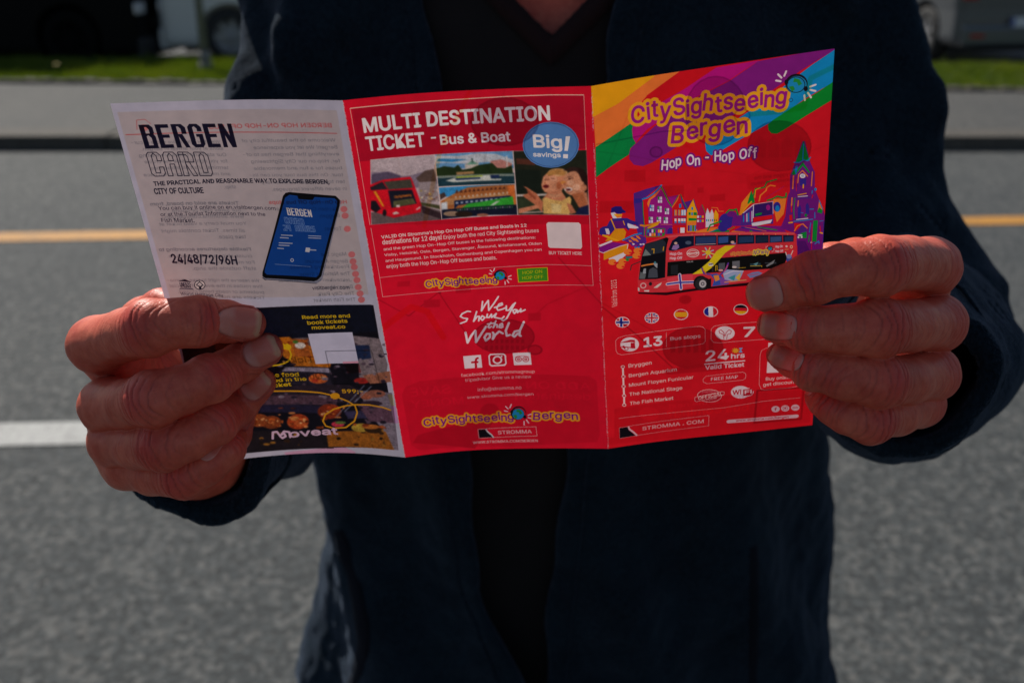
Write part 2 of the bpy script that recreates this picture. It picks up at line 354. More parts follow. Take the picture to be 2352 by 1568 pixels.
["E","F",0,"3a2414",[74.2,171.8,1.46,-0.08,-0.14,0.78]],
["E","F",0,"241810",[43.2,167.1,1.54,0.08,-0.15,0.72]],
["E","F",0,"241c28",[91.5,140.3,1.32,-0.09,-0.1,0.61]],
["E","F",0,"e08848",[33.5,157.3,1.77,0.14,-0.12,0.55]],
["E","F",0,"3a2c38",[55.4,147.8,0.84,0.01,-0.19,0.96]],
["E","F",0,"8a3a18",[36.9,159,0.53,0.04,-0.16,0.76]],
["E","F",0,"8a7880",[91.1,129.6,0.9,-0.06,-0.08,0.5]],
["E","F",0,"c8702a",[35.6,112,1.47,0.08,-0.18,0.79]],
["E","F",0,"241c28",[96.1,119.2,1.35,-0.08,-0.15,0.94]],
["E","F",0,"3a2414",[27.2,166.6,0.65,0.07,-0.14,0.65]],
["E","F",0,"8a7880",[90.9,123.3,1.63,-0.1,-0.13,0.75]],
["E","F",0,"241c28",[90.4,124.2,1.42,-0.09,-0.08,0.5]],
["E","F",0,"241c28",[45.2,130.5,1.65,0.06,-0.12,0.56]],
["E","F",0,"e08848",[50.4,161.2,1.06,0.03,-0.15,0.73]],
["E","F",0,"241810",[39.2,165.8,1.4,0.09,-0.16,0.75]],
["E","F",0,"3a2414",[46.2,169.7,0.66,0.03,-0.08,0.37]],
["E","F",0,"a87028",[89.1,170.9,1.35,-0.11,-0.09,0.56]],
["E","F",0,"3a2c38",[36.9,126,1.27,0.07,-0.13,0.6]],
["E","F",0,"3a2c38",[73.4,115,0.53,-0.02,-0.07,0.38]],
["E","F",0,"8a7880",[32.2,134.1,0.44,0.03,-0.1,0.46]],
["E","F",0,"8a7880",[81.9,122.8,0.55,-0.03,-0.09,0.48]],
["E","F",0,"3a2c38",[86.1,149.1,1.51,-0.1,-0.13,0.77]],
["E","F",0,"3a2414",[88.8,163.8,1.28,-0.1,-0.13,0.82]],
["E","F",0,"241c28",[76.2,144,0.67,-0.03,-0.16,0.89]],
["E","F",0,"e6a050",[65.3,115.3,0.65,-0.01,-0.17,0.86]],
["E","F",0,"8a7880",[61.8,143.6,1.67,-0.02,-0.1,0.54]],
["E","F",0,"5a4650",[54.5,136.5,0.82,0.01,-0.15,0.76]],
["E","F",0,"8a3a18",[44.2,159.2,0.65,0.03,-0.19,0.91]],
["E","F",0,"5a4650",[86.6,124.1,1.11,-0.06,-0.13,0.77]],
["E","F",0,"5a2410",[35.7,160.9,0.89,0.07,-0.09,0.43]],
["E","F",0,"241c28",[67.1,122.3,1.3,-0.03,-0.17,0.89]],
["E","F",0,"5a2410",[46.1,150.2,1.27,0.05,-0.07,0.34]],
["E","F",0,"8a7880",[73.2,126.1,1.54,-0.06,-0.12,0.62]],
["E","F",0,"8a3a18",[81.1,159.8,1.76,-0.12,-0.17,0.96]],
["E","F",0,"5a4650",[86.2,150,1.33,-0.09,-0.12,0.68]],
["E","F",0,"5a4650",[96.6,130.7,0.68,-0.05,-0.05,0.33]],
["E","F",0,"c05a24",[58.6,161.9,0.5,-0,-0.16,0.8]],
["E","F",0,"3a2c38",[48.8,147.5,1.41,0.04,-0.08,0.39]],
["E","F",0,"8a3a18",[91.2,160.3,0.56,-0.04,-0.08,0.48]],
["E","F",0,"3a2414",[40,169.6,0.45,0.03,-0.17,0.82]],
["E","F",0,"8a7880",[45,125.8,1.53,0.05,-0.1,0.49]],
["E","F",0,"5a4650",[52.3,147.7,0.68,0.01,-0.13,0.65]],
["E","F",0,"8a7880",[31.9,140.9,1.17,0.09,-0.11,0.49]],
["E","F",0,"e08848",[38.8,153.4,0.67,0.04,-0.07,0.32]],
["E","F",0,"a87028",[83.5,167.7,0.95,-0.07,-0.17,0.99]],
["E","F",0,"241810",[88.1,167,0.93,-0.08,-0.13,0.78]],
["E","F",0,"5a4650",[44.5,141.7,0.98,0.04,-0.15,0.72]],
["E","F",0,"e08848",[71.8,149.8,0.57,-0.02,-0.19,1]],
["E","F",0,"e6a050",[43.9,116.5,1.68,0.06,-0.1,0.45]],
["E","F",0,"8a3a18",[40.2,149.6,1.32,0.07,-0.07,0.31]],
["E","F",0,"5a4650",[69.6,123.2,0.77,-0.02,-0.16,0.85]],
["E","F",0,"a87028",[29,169.8,1.61,0.16,-0.15,0.73]],
["E","F",0,"c05a24",[34.5,155.8,1.65,0.13,-0.18,0.82]],
["E","F",0,"c05a24",[75.6,159.7,0.84,-0.04,-0.13,0.75]],
["E","F",0,"e08848",[67.6,155.9,1.88,-0.06,-0.08,0.43]],
["E","F",0,"5a4650",[83.8,113.6,1.75,-0.09,-0.13,0.73]],
["E","F",0,"8a7880",[98.8,113.2,1.37,-0.04,-0.11,0.72]],
["E","F",0,"3a2c38",[89.2,116.5,1.54,-0.09,-0.09,0.55]],
["E","F",0,"8a7880",[68.3,140.9,0.96,-0.03,-0.16,0.82]],
["E","F",0,"5a4650",[82,156.6,0.72,-0.05,-0.1,0.57]],
["E","F",0,"3a2c38",[49.1,132.8,1.72,0.04,-0.16,0.75]],
["E","F",0,"5a4650",[52.9,143.4,1.76,0.03,-0.09,0.44]],
["E","F",0,"6a4420",[44.7,171.6,0.47,0.02,-0.08,0.41]],
["E","F",0,"e08848",[45,152.9,1.74,0.07,-0.14,0.66]],
["E","F",0,"241c28",[33.1,128.6,0.63,0.04,-0.21,0.94]],
["E","F",0,"5a4650",[71.1,131.9,1.07,-0.04,-0.07,0.4]],
["E","F",0,"5a2410",[26,157.4,0.7,0.07,-0.12,0.53]],
["E","F",0,"5a4650",[73.1,114.3,1.1,-0.04,-0.18,0.92]],
["E","F",0,"3a2c38",[66.9,121.9,1.27,-0.03,-0.13,0.69]],
["E","F",0,"241c28",[82,112.1,0.75,-0.04,-0.12,0.67]],
["E","F",0,"8a7880",[73.9,118.9,0.76,-0.03,-0.15,0.78]],
["E","F",0,"8a7880",[65.6,133.4,1.75,-0.04,-0.17,0.86]],
["E","F",0,"8a7880",[71.5,145.5,0.82,-0.03,-0.1,0.54]],
["E","F",0,"8a7880",[63.3,144,1.25,-0.02,-0.17,0.9]],
["E","F",0,"8a3a18",[56.8,162,1.72,0.01,-0.15,0.74]],
["E","F",0,"3a2c38",[98.6,118.2,1.23,-0.04,-0.05,0.33]],
["E","F",0,"3a2414",[79.3,164.2,1.5,-0.1,-0.06,0.36]],
["E","F",0,"3a2c38",[88.3,119.1,0.8,-0.05,-0.06,0.33]],
["E","F",0,"6a4420",[55,164.4,1.37,0.01,-0.17,0.86]],
["E","F",0,"8a3a18",[60.2,157.2,1.72,-0.01,-0.1,0.52]],
["E","F",0,"a84818",[61.6,111.5,0.52,-0,-0.11,0.57]],
["E","F",0,"5a4650",[34,135.8,0.8,0.05,-0.19,0.86]],
["E","F",0,"c05a24",[89.6,159.9,1.5,-0.12,-0.14,0.85]],
["E","F",0,"c8702a",[38.4,116.4,1.69,0.08,-0.14,0.62]],
["E","F",0,"8a7880",[68.1,115.1,1.36,-0.03,-0.14,0.7]],
["E","F",0,"5a4650",[61.4,144.3,0.53,-0.01,-0.12,0.61]],
["E","F",0,"a84818",[41.8,117.1,1.1,0.04,-0.16,0.71]],
["E","F",0,"5a4650",[35.4,145.8,1.24,0.09,-0.07,0.31]],
["E","F",0,"241c28",[33.6,126.6,1.45,0.09,-0.15,0.68]],
["E","F",0,"8a7880",[96.9,118.8,1.17,-0.07,-0.07,0.45]],
["E","F",0,"241c28",[73.7,121.1,1.83,-0.07,-0.13,0.68]],
["E","F",0,"3a2c38",[28.7,143.6,0.76,0.07,-0.15,0.69]],
["E","F",0,"241c28",[65.2,147.3,1.8,-0.04,-0.08,0.43]],
["E","F",0,"a87028",[32.3,169.2,1.4,0.13,-0.15,0.69]],
["E","F",0,"3a2c38",[72,127,0.88,-0.03,-0.16,0.87]],
["E","F",0,"3a2c38",[83.8,130,0.69,-0.04,-0.06,0.37]],
["E","F",0,"5a4650",[100,111.8,0.46,0.01,-0.13,0.88]],
["E","F",0,"3a2c38",[85.5,151.7,0.77,-0.05,-0.08,0.49]],
["E","F",0,"3a2c38",[94.8,133.2,1.33,-0.09,-0.15,0.94]],
["E","F",0,"8a3412",[26.9,153,0.79,0.08,-0.06,0.29]],
["E","F",0,"e8a060",[27.5,154.8,0.37,0.04,-0.12,0.54]],
["E","F",0,"e8a060",[28,158.2,0.49,0.05,-0.09,0.4]],
["E","F",0,"d4702c",[24.1,154.3,0.77,0.08,-0.11,0.49]],
["E","F",0,"8a3412",[26.8,155.8,0.63,0.06,-0.06,0.29]],
["E","F",0,"d4702c",[24.8,154.5,0.4,0.04,-0.06,0.26]],
["E","F",0,"f0c080",[25.3,153.1,0.55,0.06,-0.09,0.4]],
["E","F",0,"8a3412",[26.4,156.3,0.86,0.09,-0.09,0.42]],
["E","F",0,"e8a060",[30.8,154.8,0.52,0.05,-0.1,0.47]],
["E","F",0,"e8a060",[30,155.3,0.75,0.07,-0.14,0.63]],
["E","F",0,"b04c1c",[37.6,155.3,0.56,0.04,-0.06,0.3]],
["E","F",0,"b04c1c",[29.8,158.8,0.69,0.06,-0.12,0.54]],
["E","F",0,"d4702c",[34.8,158.6,0.42,0.03,-0.1,0.48]],
["E","F",0,"8a3412",[33.7,157.1,0.72,0.06,-0.1,0.47]],
["E","F",0,"e8a060",[37.2,156.8,0.51,0.04,-0.13,0.64]],
["E","F",0,"f0c080",[31.9,155.8,0.37,0.03,-0.1,0.48]],
["E","F",0,"b04c1c",[37.2,159.9,0.6,0.04,-0.11,0.52]],
["E","F",0,"d4702c",[37.7,159.7,0.78,0.05,-0.09,0.41]],
["E","F",0,"b04c1c",[36.4,159.7,0.94,0.07,-0.06,0.27]],
["E","F",0,"8a3412",[32,157.5,0.39,0.03,-0.11,0.53]],
["E","F",0,"d4702c",[50.1,157.6,0.76,0.02,-0.1,0.51]],
["E","F",0,"d4702c",[42.7,159.4,0.81,0.04,-0.07,0.32]],
["E","F",0,"f0c080",[49.9,158.2,0.47,0.01,-0.06,0.28]],
["E","F",0,"e8a060",[43.5,155.3,0.78,0.04,-0.07,0.36]],
["E","F",0,"8a3412",[50.1,155.3,0.71,0.02,-0.07,0.33]],
["E","F",0,"e8a060",[50.1,157.9,0.41,0.01,-0.14,0.68]],
["E","F",0,"b04c1c",[47.1,156.9,0.67,0.02,-0.1,0.51]],
["E","F",0,"f0c080",[48.2,158.9,0.71,0.02,-0.08,0.37]],
["E","F",0,"e8a060",[50.4,156.9,0.78,0.02,-0.13,0.64]],
["E","F",0,"8a3412",[43.1,158.8,0.3,0.02,-0.12,0.58]],
["E","F",0,"f0c080",[59.9,154.2,0.74,-0,-0.13,0.64]],
["E","F",0,"d4702c",[65.7,153.9,0.79,-0.02,-0.08,0.45]],
["E","F",0,"8a3412",[68.2,149.8,0.38,-0.01,-0.06,0.33]],
["E","F",0,"8a3412",[63.9,154.6,0.62,-0.01,-0.09,0.45]],
["E","F",0,"b04c1c",[63.1,154.2,0.46,-0.01,-0.1,0.51]],
["E","F",0,"f0c080",[63.1,152.5,0.91,-0.02,-0.07,0.38]],
["E","F",0,"e8a060",[60.8,153.8,0.95,-0.01,-0.13,0.68]],
["E","F",0,"8a3412",[65.9,150,0.41,-0.01,-0.12,0.61]],
["E","F",0,"b04c1c",[67.5,152.3,0.33,-0.01,-0.07,0.39]],
["E","F",0,"e8a060",[64,153.1,0.74,-0.01,-0.05,0.26]],
["N","F",0,"",[2.3,92.4,42.9,94.3,70,93.5,96.7,92.7,96.3,172.8,79.1,173.4,54,174.4,12.6,173.7,-2.1,172.5],0.07,1.2],
["T","F",0,"f0c018","Read more and",61.6,100.5,84.4,99.5,1.7,2.5,0],
["T","F",0,"f0c018","book tickets",63.5,103.4,82.7,102.2,1.8,2.5,0],
["T","F",0,"f0c018","moveat.co",65.1,105.9,81.1,105.2,1.75,2.5,0],
["P","F",0,"e0dae6",[62.5,108.3,84.1,107.2,84.2,123.8,62.8,124.9]],
["P","F",0,"f3a9b8",[76.4,123.3,84.1,122.6,84.2,123.8,76.4,124.3]],
["P","F",0,"f0c018",[48.7,112.8,50.3,114,51.4,113.4,53,114.6,52.9,116,51.2,117.2,49.5,116.6,48,115.9]],
["L","F",0,"f0c018",0.78,[51.7,117.2,52,119.5,50.6,122.5,48.1,124.2,44.7,125.3,39.9,125.7]],
["T","F",0,"f0c018","e food",41.4,131.9,53.1,131.8,2.05,2.5,0],
["T","F",0,"f0c018","ed in the",40.1,134.8,56.2,134.3,1.95,2.5,0],
["T","F",0,"f0c018","icket",38.5,137.6,48,137.3,1.95,2.5,0],
["L","F",0,"f5a81a",0.78,[32.7,139.2,36.8,139.7,52.2,140.6,61.8,141.6,68.5,143.3,74.6,146.1,77.8,148.5,78.2,152.5,75.8,157.7,70.6,161.8,64.3,162.5,60.4,161.1,59.5,158.2,61.4,154.4,66.5,151.1,72.4,149,77.6,147.9,85.4,147.4,91.9,148.2,95.8,149.4]],
["E","F",0,"f5a81a",[68.6,143.3,2.43,-0.08,-0.35,1.87]],
["T","F",0,"f0b018","599;-",72.8,141.3,83.3,140.7,2,2.5,0],
["T","F",0,"f0c6d6","oveat",41.3,166.9,65.7,165.9,3.8,2.8,0],
["L","F",0,"f0c6d6",1.11,[32.7,166.8,33.6,163.1,35.6,163,36.7,165.8,37.5,167,39.3,166,38.9,164.2,37.4,164.9,39.1,163.1,41.5,163.7,41.4,166.7]],
["P","B",0,"dad6de",[-2.7,-2.3,100.8,-1.9,100.8,179.7,-2,181.6]],
["P","B",0,"d6c6bb",[1.9,3.6,95.7,4.1,95.3,87.5,64.6,89.4,2.4,88.9]],
["T","B",0,"e0452f","BERGEN HOP ON-HOP OFF BUS",92.3,11.2,38.9,11.9,1.75,1.5,0],
["L","B",0,"e0452f",0.37,[2.7,13.1,94.1,13.7]],
["E","B",0,"ee8a78",[11.2,10.5,2.07,0.07,-0.4,1.46]],
["L","B",0,"e0452f",0.3,[9.1,7.2,8.1,11.2]],
["L","B",0,"e0452f",0.24,[9.1,7.2,12.7,7,14.6,9.1]],
["T","B",0,"7c7672","Welcome to the beautiful city of",92.9,17.2,51.6,17.8,1.4,0.6,0],
["T","B",0,"7c7672","Bergen! We let you experience",93.1,20.2,56.2,20.8,1.5,0.6,0],
["T","B",0,"7c7672","everything that Bergen has to of-",93.3,23.1,50.8,23.8,1.45,0.6,0],
["T","B",0,"7c7672","fer. Hop on our City Sightseeing",93.3,26.1,53.7,26.8,1.45,0.6,0],
["T","B",0,"7c7672","buses for a fun and memorable",93.5,29.1,54.2,29.8,1.45,0.6,0],
["T","B",0,"7c7672","tour. On this bus tour you can lis-",93.5,32.1,51.5,32.8,1.45,0.6,0],
["T","B",0,"7c7672","ten to recorded commentary",93.8,35.1,56,36,1.55,0.6,0],
["T","B",0,"7c7672","in seven different languages.",94,38.2,60.2,39.1,1.55,0.6,0],
["T","B",0,"7c7672","We offer alternative shore excur-",42,18.2,4.2,17.2,1.5,0.6,0],
["T","B",0,"7c7672","sions at your arrival in Bergen.",42.7,21,7.7,20.1,1.45,0.6,0],
["T","B",0,"7c7672","Our staff and buses are waiting",43.3,23.8,6,22.8,1.5,0.6,0],
["T","B",0,"7c7672","for you right outside the cruise",43.2,26.6,7.5,25.6,1.5,0.6,0],
["T","B",0,"7c7672","terminal. Visit all attractions",42.9,29.5,9.1,28.5,1.5,0.6,0],
["T","B",0,"7c7672","and museums at your own pace",43,32.3,5.6,31.2,1.45,0.6,0],
["T","B",0,"7c7672","ship.",44.1,38.1,38.8,38.2,1.65,0.6,0],
["T","B",0,"7c7672","Tickets are sold on board, from",43.5,45.5,5.1,44.2,1.55,1.6,0],
["T","B",0,"7c7672","our sales staff or online",43.7,48.7,13.5,47.8,1.55,0.6,0],
["T","B",0,"7c7672","www.stromma.com/bergen",44.6,51.6,10,50.4,1.6,0.6,0],
["T","B",0,"7c7672","You must carry a valid ticket at",45,54.8,6.5,53.4,1.5,0.6,0],
["T","B",0,"7c7672","all times. Ticket controls might",43.5,58.1,6.6,56.6,1.55,0.6,0],
["T","B",0,"7c7672","take place.",43.4,61,30.6,60.7,1.75,0.6,0],
["T","B",0,"7c7672","Flexible departures according to",44.4,66.8,3.4,65,1.5,1.6,0],
["T","B",0,"7c7672","cruise ships arrival/departure.",44.3,70,6.3,68.3,1.55,0.6,0],
["T","B",0,"7c7672","For more info please ask our",44.8,73,7.5,71.3,1.55,0.6,0],
["T","B",0,"7c7672","staff outside the ship.",45,75.9,16,74.8,1.65,0.6,0],
["T","B",0,"7c7672","We reserve the right to take alterna-",45.3,81.8,3.3,79.7,1.55,0.6,0],
["T","B",0,"7c7672","tive routes in the event of special",46.2,84.6,3.6,82.5,1.55,0.6,0],
["T","B",0,"7c7672","problems or roads being closed.",46.2,87.5,6.8,85.5,1.6,0.6,0],
["T","B",0,"7c7672","Tickets are non refundable.",46.2,90.1,8.1,88.2,1.55,0.6,0],
["T","B",0,"e0452f","Hop On-Hop Off bus stops",92.9,44.2,57.5,45.1,1.65,1.5,0],
["E","B",0,"ee6f62",[91.1,46.8,1.58,-0.04,-0.26,1.44]],
["T","B",0,"7c7672","Skolten Cruise Terminal",88.6,47.5,59.4,48.1,1.6,0.6,0],
["E","B",0,"ee6f62",[91.1,49.8,1.58,-0.04,-0.26,1.45]],
["T","B",0,"7c7672","Bryggen",88.6,50.5,79.7,50.9,1.7,0.6,0],
["E","B",0,"ee6f62",[91,55.9,1.59,-0.05,-0.27,1.47]],
["T","B",0,"7c7672","Torget",88.5,56.5,80.7,56.9,1.7,0.6,0],
["E","B",0,"ee6f62",[90.8,68,1.62,-0.06,-0.27,1.51]],
["T","B",0,"7c7672","Magic Ice",88.3,68.7,76.5,69.3,1.8,0.6,0],
["E","B",0,"ee6f62",[90.8,71.4,1.63,-0.06,-0.27,1.53]],
["T","B",0,"7c7672","Bergen Aquarium",88.3,72.1,68.6,72.8,1.75,0.6,0],
["E","B",0,"ee6f62",[90.9,74.1,1.63,-0.06,-0.27,1.54]],
["T","B",0,"7c7672","Fredriksberg Fortress",88.4,74.8,60.8,75.7,1.65,0.6,0],
["E","B",0,"ee6f62",[90.9,77.5,1.64,-0.06,-0.27,1.55]],
["T","B",0,"7c7672","The National Stage",88.4,78.2,64.6,79.1,1.75,0.6,0],
["E","B",0,"ee6f62",[91,80.5,1.65,-0.07,-0.27,1.56]],
["T","B",0,"7c7672","Jekteviken Cruise Terminal",88.4,81.3,54.1,82.1,1.6,0.6,0],
["E","B",0,"ee6f62",[91,84,1.65,-0.07,-0.28,1.57]],
["T","B",0,"7c7672","Bergen Museum",88.4,84.7,71.1,85.5,1.8,0.6,0],
["E","B",0,"ee6f62",[91.3,87.2,1.66,-0.07,-0.28,1.58]],
["T","B",0,"7c7672","The City Park",88.7,88,71.3,88.8,1.8,0.6,0],
["E","B",0,"ee6f62",[91.4,90.3,1.67,-0.08,-0.28,1.6]],
["T","B",0,"7c7672","The Fish market",88.7,91,68.6,91.9,1.75,0.6,0],
["T","B",0,"c9c4c8","DISCOUNT",70.5,147.2,31.4,147.6,3.1,2,0],
["T","B",0,"8a8488","Tickets",62.5,124,42.7,124.6,3.4,1.5,0],
["T","B",0,"a8a2a6","Scan the code",61.7,128.2,42,128.2,1.8,1,0],
["T","B",0,"8a8488","Quick and",64.4,133.6,41.3,133.5,3.55,1.5,0],
["L","B",0,"8f8a8e",0.55,[69.1,117.7,91.7,116.6,92.9,134.9,68.8,136.2,69.1,117.7]],
["P","B",0,"c46a66",[77.1,125.1,84.3,124.1,84.7,129.1,77.6,129.8]],
["P","B",0,"f0b0c8",[36.3,175.6,67.9,173.7,73.1,176.1,71.4,179.5,38.6,180.4]],
["P","B",0,"e6dca0",[95.8,140.5,98.3,140.3,98.4,146.7,96.5,146.9]],
["P","B",0,"e7a8d8",[96.5,146.9,98.7,146.7,98.8,156.7,96.5,156.9]],
["P","F",1,"e41130",[-0.7,-2.9,100.3,-2.2,100,179.7,-1.4,179.6]],
["P","F",1,"c00e2e",[2.9,3.6,95.9,3.4,95.7,25.7,81,25.7,69.6,25.9,44.4,26.1,2.4,25.9]],
["P","F",1,"d0102c",[1.3,54.3,95.4,55.2,95.8,59.3,64.6,58.9]],
["L","F",1,"ffd9c0",0.33,[2.3,3.5,29.1,3.5,48.3,3.4,67.5,3.1,82.5,3.1,95.9,3.5]],
["L","F",1,"f6c4b4",0.19,[2.3,3.5,2.4,25.9,2.3,54.2]],
["L","F",1,"f6c4b4",0.19,[95.9,3.5,95.7,25.7,95.8,55.2]],
["T","F",1,"fbf8fa","MULTI DESTINATION",6.4,13.9,81.7,13.2,5.65,2.6,0],
["T","F",1,"fbf8fa","TICKET",6.4,21.7,29.8,22,5.75,2.6,0],
["T","F",1,"fbf8fa","-",32.7,20.5,34.6,20.5,4.2,2.6,0],
["T","F",1,"fbf8fa","Bus & Boat",36.4,21.8,65,21.5,3.95,2.4,0],
["P","F",1,"f0dfe0",[6.8,25.6,33.2,25.7,65.7,25.7,95.9,26.3,95.7,55.2,64.8,54.6,32.8,54.6,2.7,54.2]],
["P","F",1,"c6b8be",[6.9,25.8,33,26,32.4,54.5,3,54]],
["P","F",1,"8b7f92",[6.5,31,13.9,31.4,18.8,34,22.4,33.9,32.2,32,33.3,38.4,20.8,39.9,5.5,37.4]],
["P","F",1,"5a5068",[6.4,31.9,13.1,31.5,18,33.6,18.4,36.6,5.7,36.1]],
["P","F",1,"5e4c46",[24.3,35.4,28.3,32.5,32.2,32,32.5,37.9,26,38.2]],
["P","F",1,"a09498",[24.9,37.2,32.6,37.4,32.8,46.3,24.9,46.4]],
["P","F",1,"4f5134",[24.5,45.9,32.6,48,32.6,49.8,24.8,47.3]],
["P","F",1,"6b5a5c",[3.6,48.6,24.8,47.3,33,50.7,32.8,54.6,3,54.1]],
["P","F",1,"3a2a30",[24.8,47.3,32.7,51.6,32.7,54.3,25.1,50.9]],
["P","F",1,"e01428",[4.9,36.4,10.6,34.7,22,34.5,22.6,35.7,24.4,43.7,25,47.3,24.3,50.4,12.6,51.9,3.7,47.8]],
["P","F",1,"2a2730",[4.9,37.5,10.3,35.5,12,39,5.2,38.7]],
["P","F",1,"4c4a40",[10.9,35.6,22,35.6,22.5,39.4,12.4,39.2]],
["P","F",1,"1b1c2c",[12.1,39.6,22,40.2,23.2,46.5,12.4,47.4]],
["P","F",1,"5b5c3c",[13.6,44.4,21.9,43.9,22.8,46.4,13.2,47.2]],
["P","F",1,"f0a020",[6,39.4,7.1,39.2,9.6,46.6,8.7,46.3]],
["P","F",1,"1d1820",[4.4,43.4,6.4,43.6,7.9,47.3,5.6,48.9,3.7,46.9]],
["T","F",1,"f08028","CitySightseeing",14.2,43.2,21.4,42.9,1.05,2,0],
["P","F",1,"e9d8d0",[12.5,49.6,14.2,49.1,15.5,50.2,12.8,50.5]],
["P","F",1,"e9d8d0",[22.5,48.9,24.5,47.7,24.4,48.6,22.6,49.4]],
["P","F",1,"e8e0dc",[14.5,46.3,16,46.3,15.9,47.4,14.4,47.3]],
["E","F",1,"18161c",[9.2,49.3,0.81,0.09,-0.22,1.5]],
["E","F",1,"b9a34a",[29.4,44.6,0.41,0.04,-0.04,0.35]],
["E","F",1,"6a4a44",[30.8,45.1,0.41,0.04,-0.04,0.35]],
["E","F",1,"d8c4b4",[27.4,41.3,0.41,0.04,-0.04,0.35]],
["E","F",1,"8e5e54",[26,45.4,0.41,0.04,-0.05,0.35]],
["E","F",1,"8e5e54",[28.4,42.5,0.41,0.04,-0.04,0.35]],
["E","F",1,"b9a34a",[29.2,42.9,0.41,0.04,-0.04,0.35]],
["E","F",1,"6a4a44",[28.2,43.5,0.41,0.04,-0.04,0.35]],
["E","F",1,"e0d6d2",[28.3,44,0.41,0.04,-0.04,0.35]],
["E","F",1,"8e5e54",[26.5,44,0.41,0.04,-0.05,0.35]],
["E","F",1,"b9a34a",[25.2,44,0.41,0.04,-0.05,0.35]],
["E","F",1,"d8c4b4",[32.7,41,0.41,0.03,-0.04,0.35]],
["E","F",1,"6a4a44",[27.5,43,0.41,0.04,-0.04,0.35]],
["E","F",1,"e0d6d2",[28.6,44.8,0.41,0.04,-0.04,0.35]],
["E","F",1,"e0d6d2",[25.9,43.8,0.41,0.04,-0.05,0.35]],
["E","F",1,"b9a34a",[29.8,44.8,0.41,0.04,-0.04,0.35]],
["E","F",1,"8e5e54",[31.8,44.5,0.41,0.03,-0.04,0.35]],
["E","F",1,"e0d6d2",[25.7,44,0.41,0.04,-0.05,0.35]],
["E","F",1,"d8c4b4",[32.5,41.7,0.41,0.03,-0.04,0.35]],
["E","F",1,"d8c4b4",[31.8,45.9,0.41,0.04,-0.04,0.35]],
["E","F",1,"8e5e54",[30.1,45.2,0.41,0.04,-0.04,0.35]],
["E","F",1,"d8c4b4",[27.3,45.4,0.41,0.04,-0.05,0.35]],
["E","F",1,"8e5e54",[30.8,41.8,0.41,0.04,-0.04,0.35]],
["E","F",1,"e0d6d2",[29.7,44.4,0.41,0.04,-0.04,0.35]],
["E","F",1,"b9a34a",[25.7,41,0.41,0.04,-0.05,0.35]],
["E","F",1,"b9a34a",[29.1,42.5,0.41,0.04,-0.04,0.35]],
["E","F",1,"d8c4b4",[29,42.2,0.41,0.04,-0.04,0.35]],
["P","F",1,"6ba6d8",[33.3,25.9,65.5,25.8,65.4,33.3,33.2,32.3]],
["P","F",1,"c8d2dc",[33.2,26.3,42.8,27.1,51,26.3,58.7,26.9,65.2,29.5,65.2,31.6,54.7,30.3,44.8,30.6,37.6,29.7,33.1,29.7]],
["P","F",1,"3384bc",[34.6,27.7,46.7,28.8,40.1,29.6,33.7,28.8]],
["P","F",1,"cfc9c0",[45.1,31,47,29.9,48.4,29.3,51,30.5,50.7,33.5,45.2,33.4]],
["P","F",1,"6aa08c",[45.8,31.1,48.4,29.3,50.9,31]],
["L","F",1,"3b5a50",0.58,[48.5,28.6,48.5,30]],
["P","F",1,"c98a80",[55.9,29.9,60.5,29.3,64.8,31.2,64.7,34.1,56,33.8]],
["L","F",1,"e8e4e0",0.5,[62.9,28.1,62.6,34.3]],
["P","F",1,"26381c",[33.1,31.9,36.6,31.1,40.6,32,42.4,30.9,43.8,33.1,45.4,33,47.5,32.7,50.9,31.4,56.7,30.8,58.5,33,61.7,33.2,64.7,32,65,35.9,45.9,35.9,32.9,35.2]],
["P","F",1,"b89060",[41.2,34,48.6,34,48.7,35.1,41.3,35.3]],
["P","F",1,"20404c",[33.2,35.8,65.4,35.5,65.2,40.4,33.1,39.8]],
["P","F",1,"8a9a90",[33.3,35.2,58.2,35.6,65.4,35.9,65.3,36.8,33.6,36.2]],
["P","F",1,"d8e0d8",[36.3,37.5,40.1,36.5,55.1,36.1,55.6,37.7,59.9,37.8,59.6,38.5,39.9,38.4]],
["P","F",1,"a8c040",[41,36,52.1,36,52,36.5,40.9,36.7]],
["P","F",1,"2b3f66",[40.5,36.7,51.1,36.8,51.1,37.5,40.8,37.6]],
["P","F",1,"20305c",[55.3,36.1,59,36.1,59.1,37.4,55.6,37.4]],
["P","F",1,"3a9ad8",[33.2,40.3,65.1,40.4,65.2,45,33.2,44.5]],
["P","F",1,"b8703c",[38.9,43.6,45.3,41,53.6,40.7,65.1,40.5,65.2,49.9,64.3,51.2,32.7,50.1,33.2,46.3]],
["P","F",1,"50403c",[33.2,43.2,35.3,42.5,35.9,44.3,33.2,45.8]],
["P","F",1,"c8905c",[34.9,45.5,63.2,44.1,63.3,48.1,35.4,48.2]],
["P","F",1,"d9e4ea",[33.3,47,36,46.7,35.8,50.1,33,50.1]],
["P","F",1,"5d3020",[39.7,43.3,40.7,41.6,41.1,43.2]],
["P","F",1,"e9dccb",[39.6,44.6,40.2,44.6,40,45.5,39.5,45.5]],
["P","F",1,"5d3020",[41.5,43.2,42.6,41.6,43,43.1]],
["P","F",1,"e9dccb",[41.4,44.5,42,44.5,41.9,45.4,41.3,45.4]],
["P","F",1,"5d3020",[43.4,43.2,44.4,41.6,44.8,43.1]],
["P","F",1,"e9dccb",[43.2,44.5,43.8,44.5,43.7,45.4,43.1,45.4]],
["P","F",1,"5d3020",[45.2,43.1,46.2,41.5,46.6,43]],
["P","F",1,"e9dccb",[45.1,44.4,45.6,44.4,45.5,45.3,45,45.3]],
["P","F",1,"5d3020",[47,43,48,41.5,48.4,43]],
["P","F",1,"e9dccb",[46.9,44.4,47.5,44.3,47.4,45.3,46.8,45.3]],
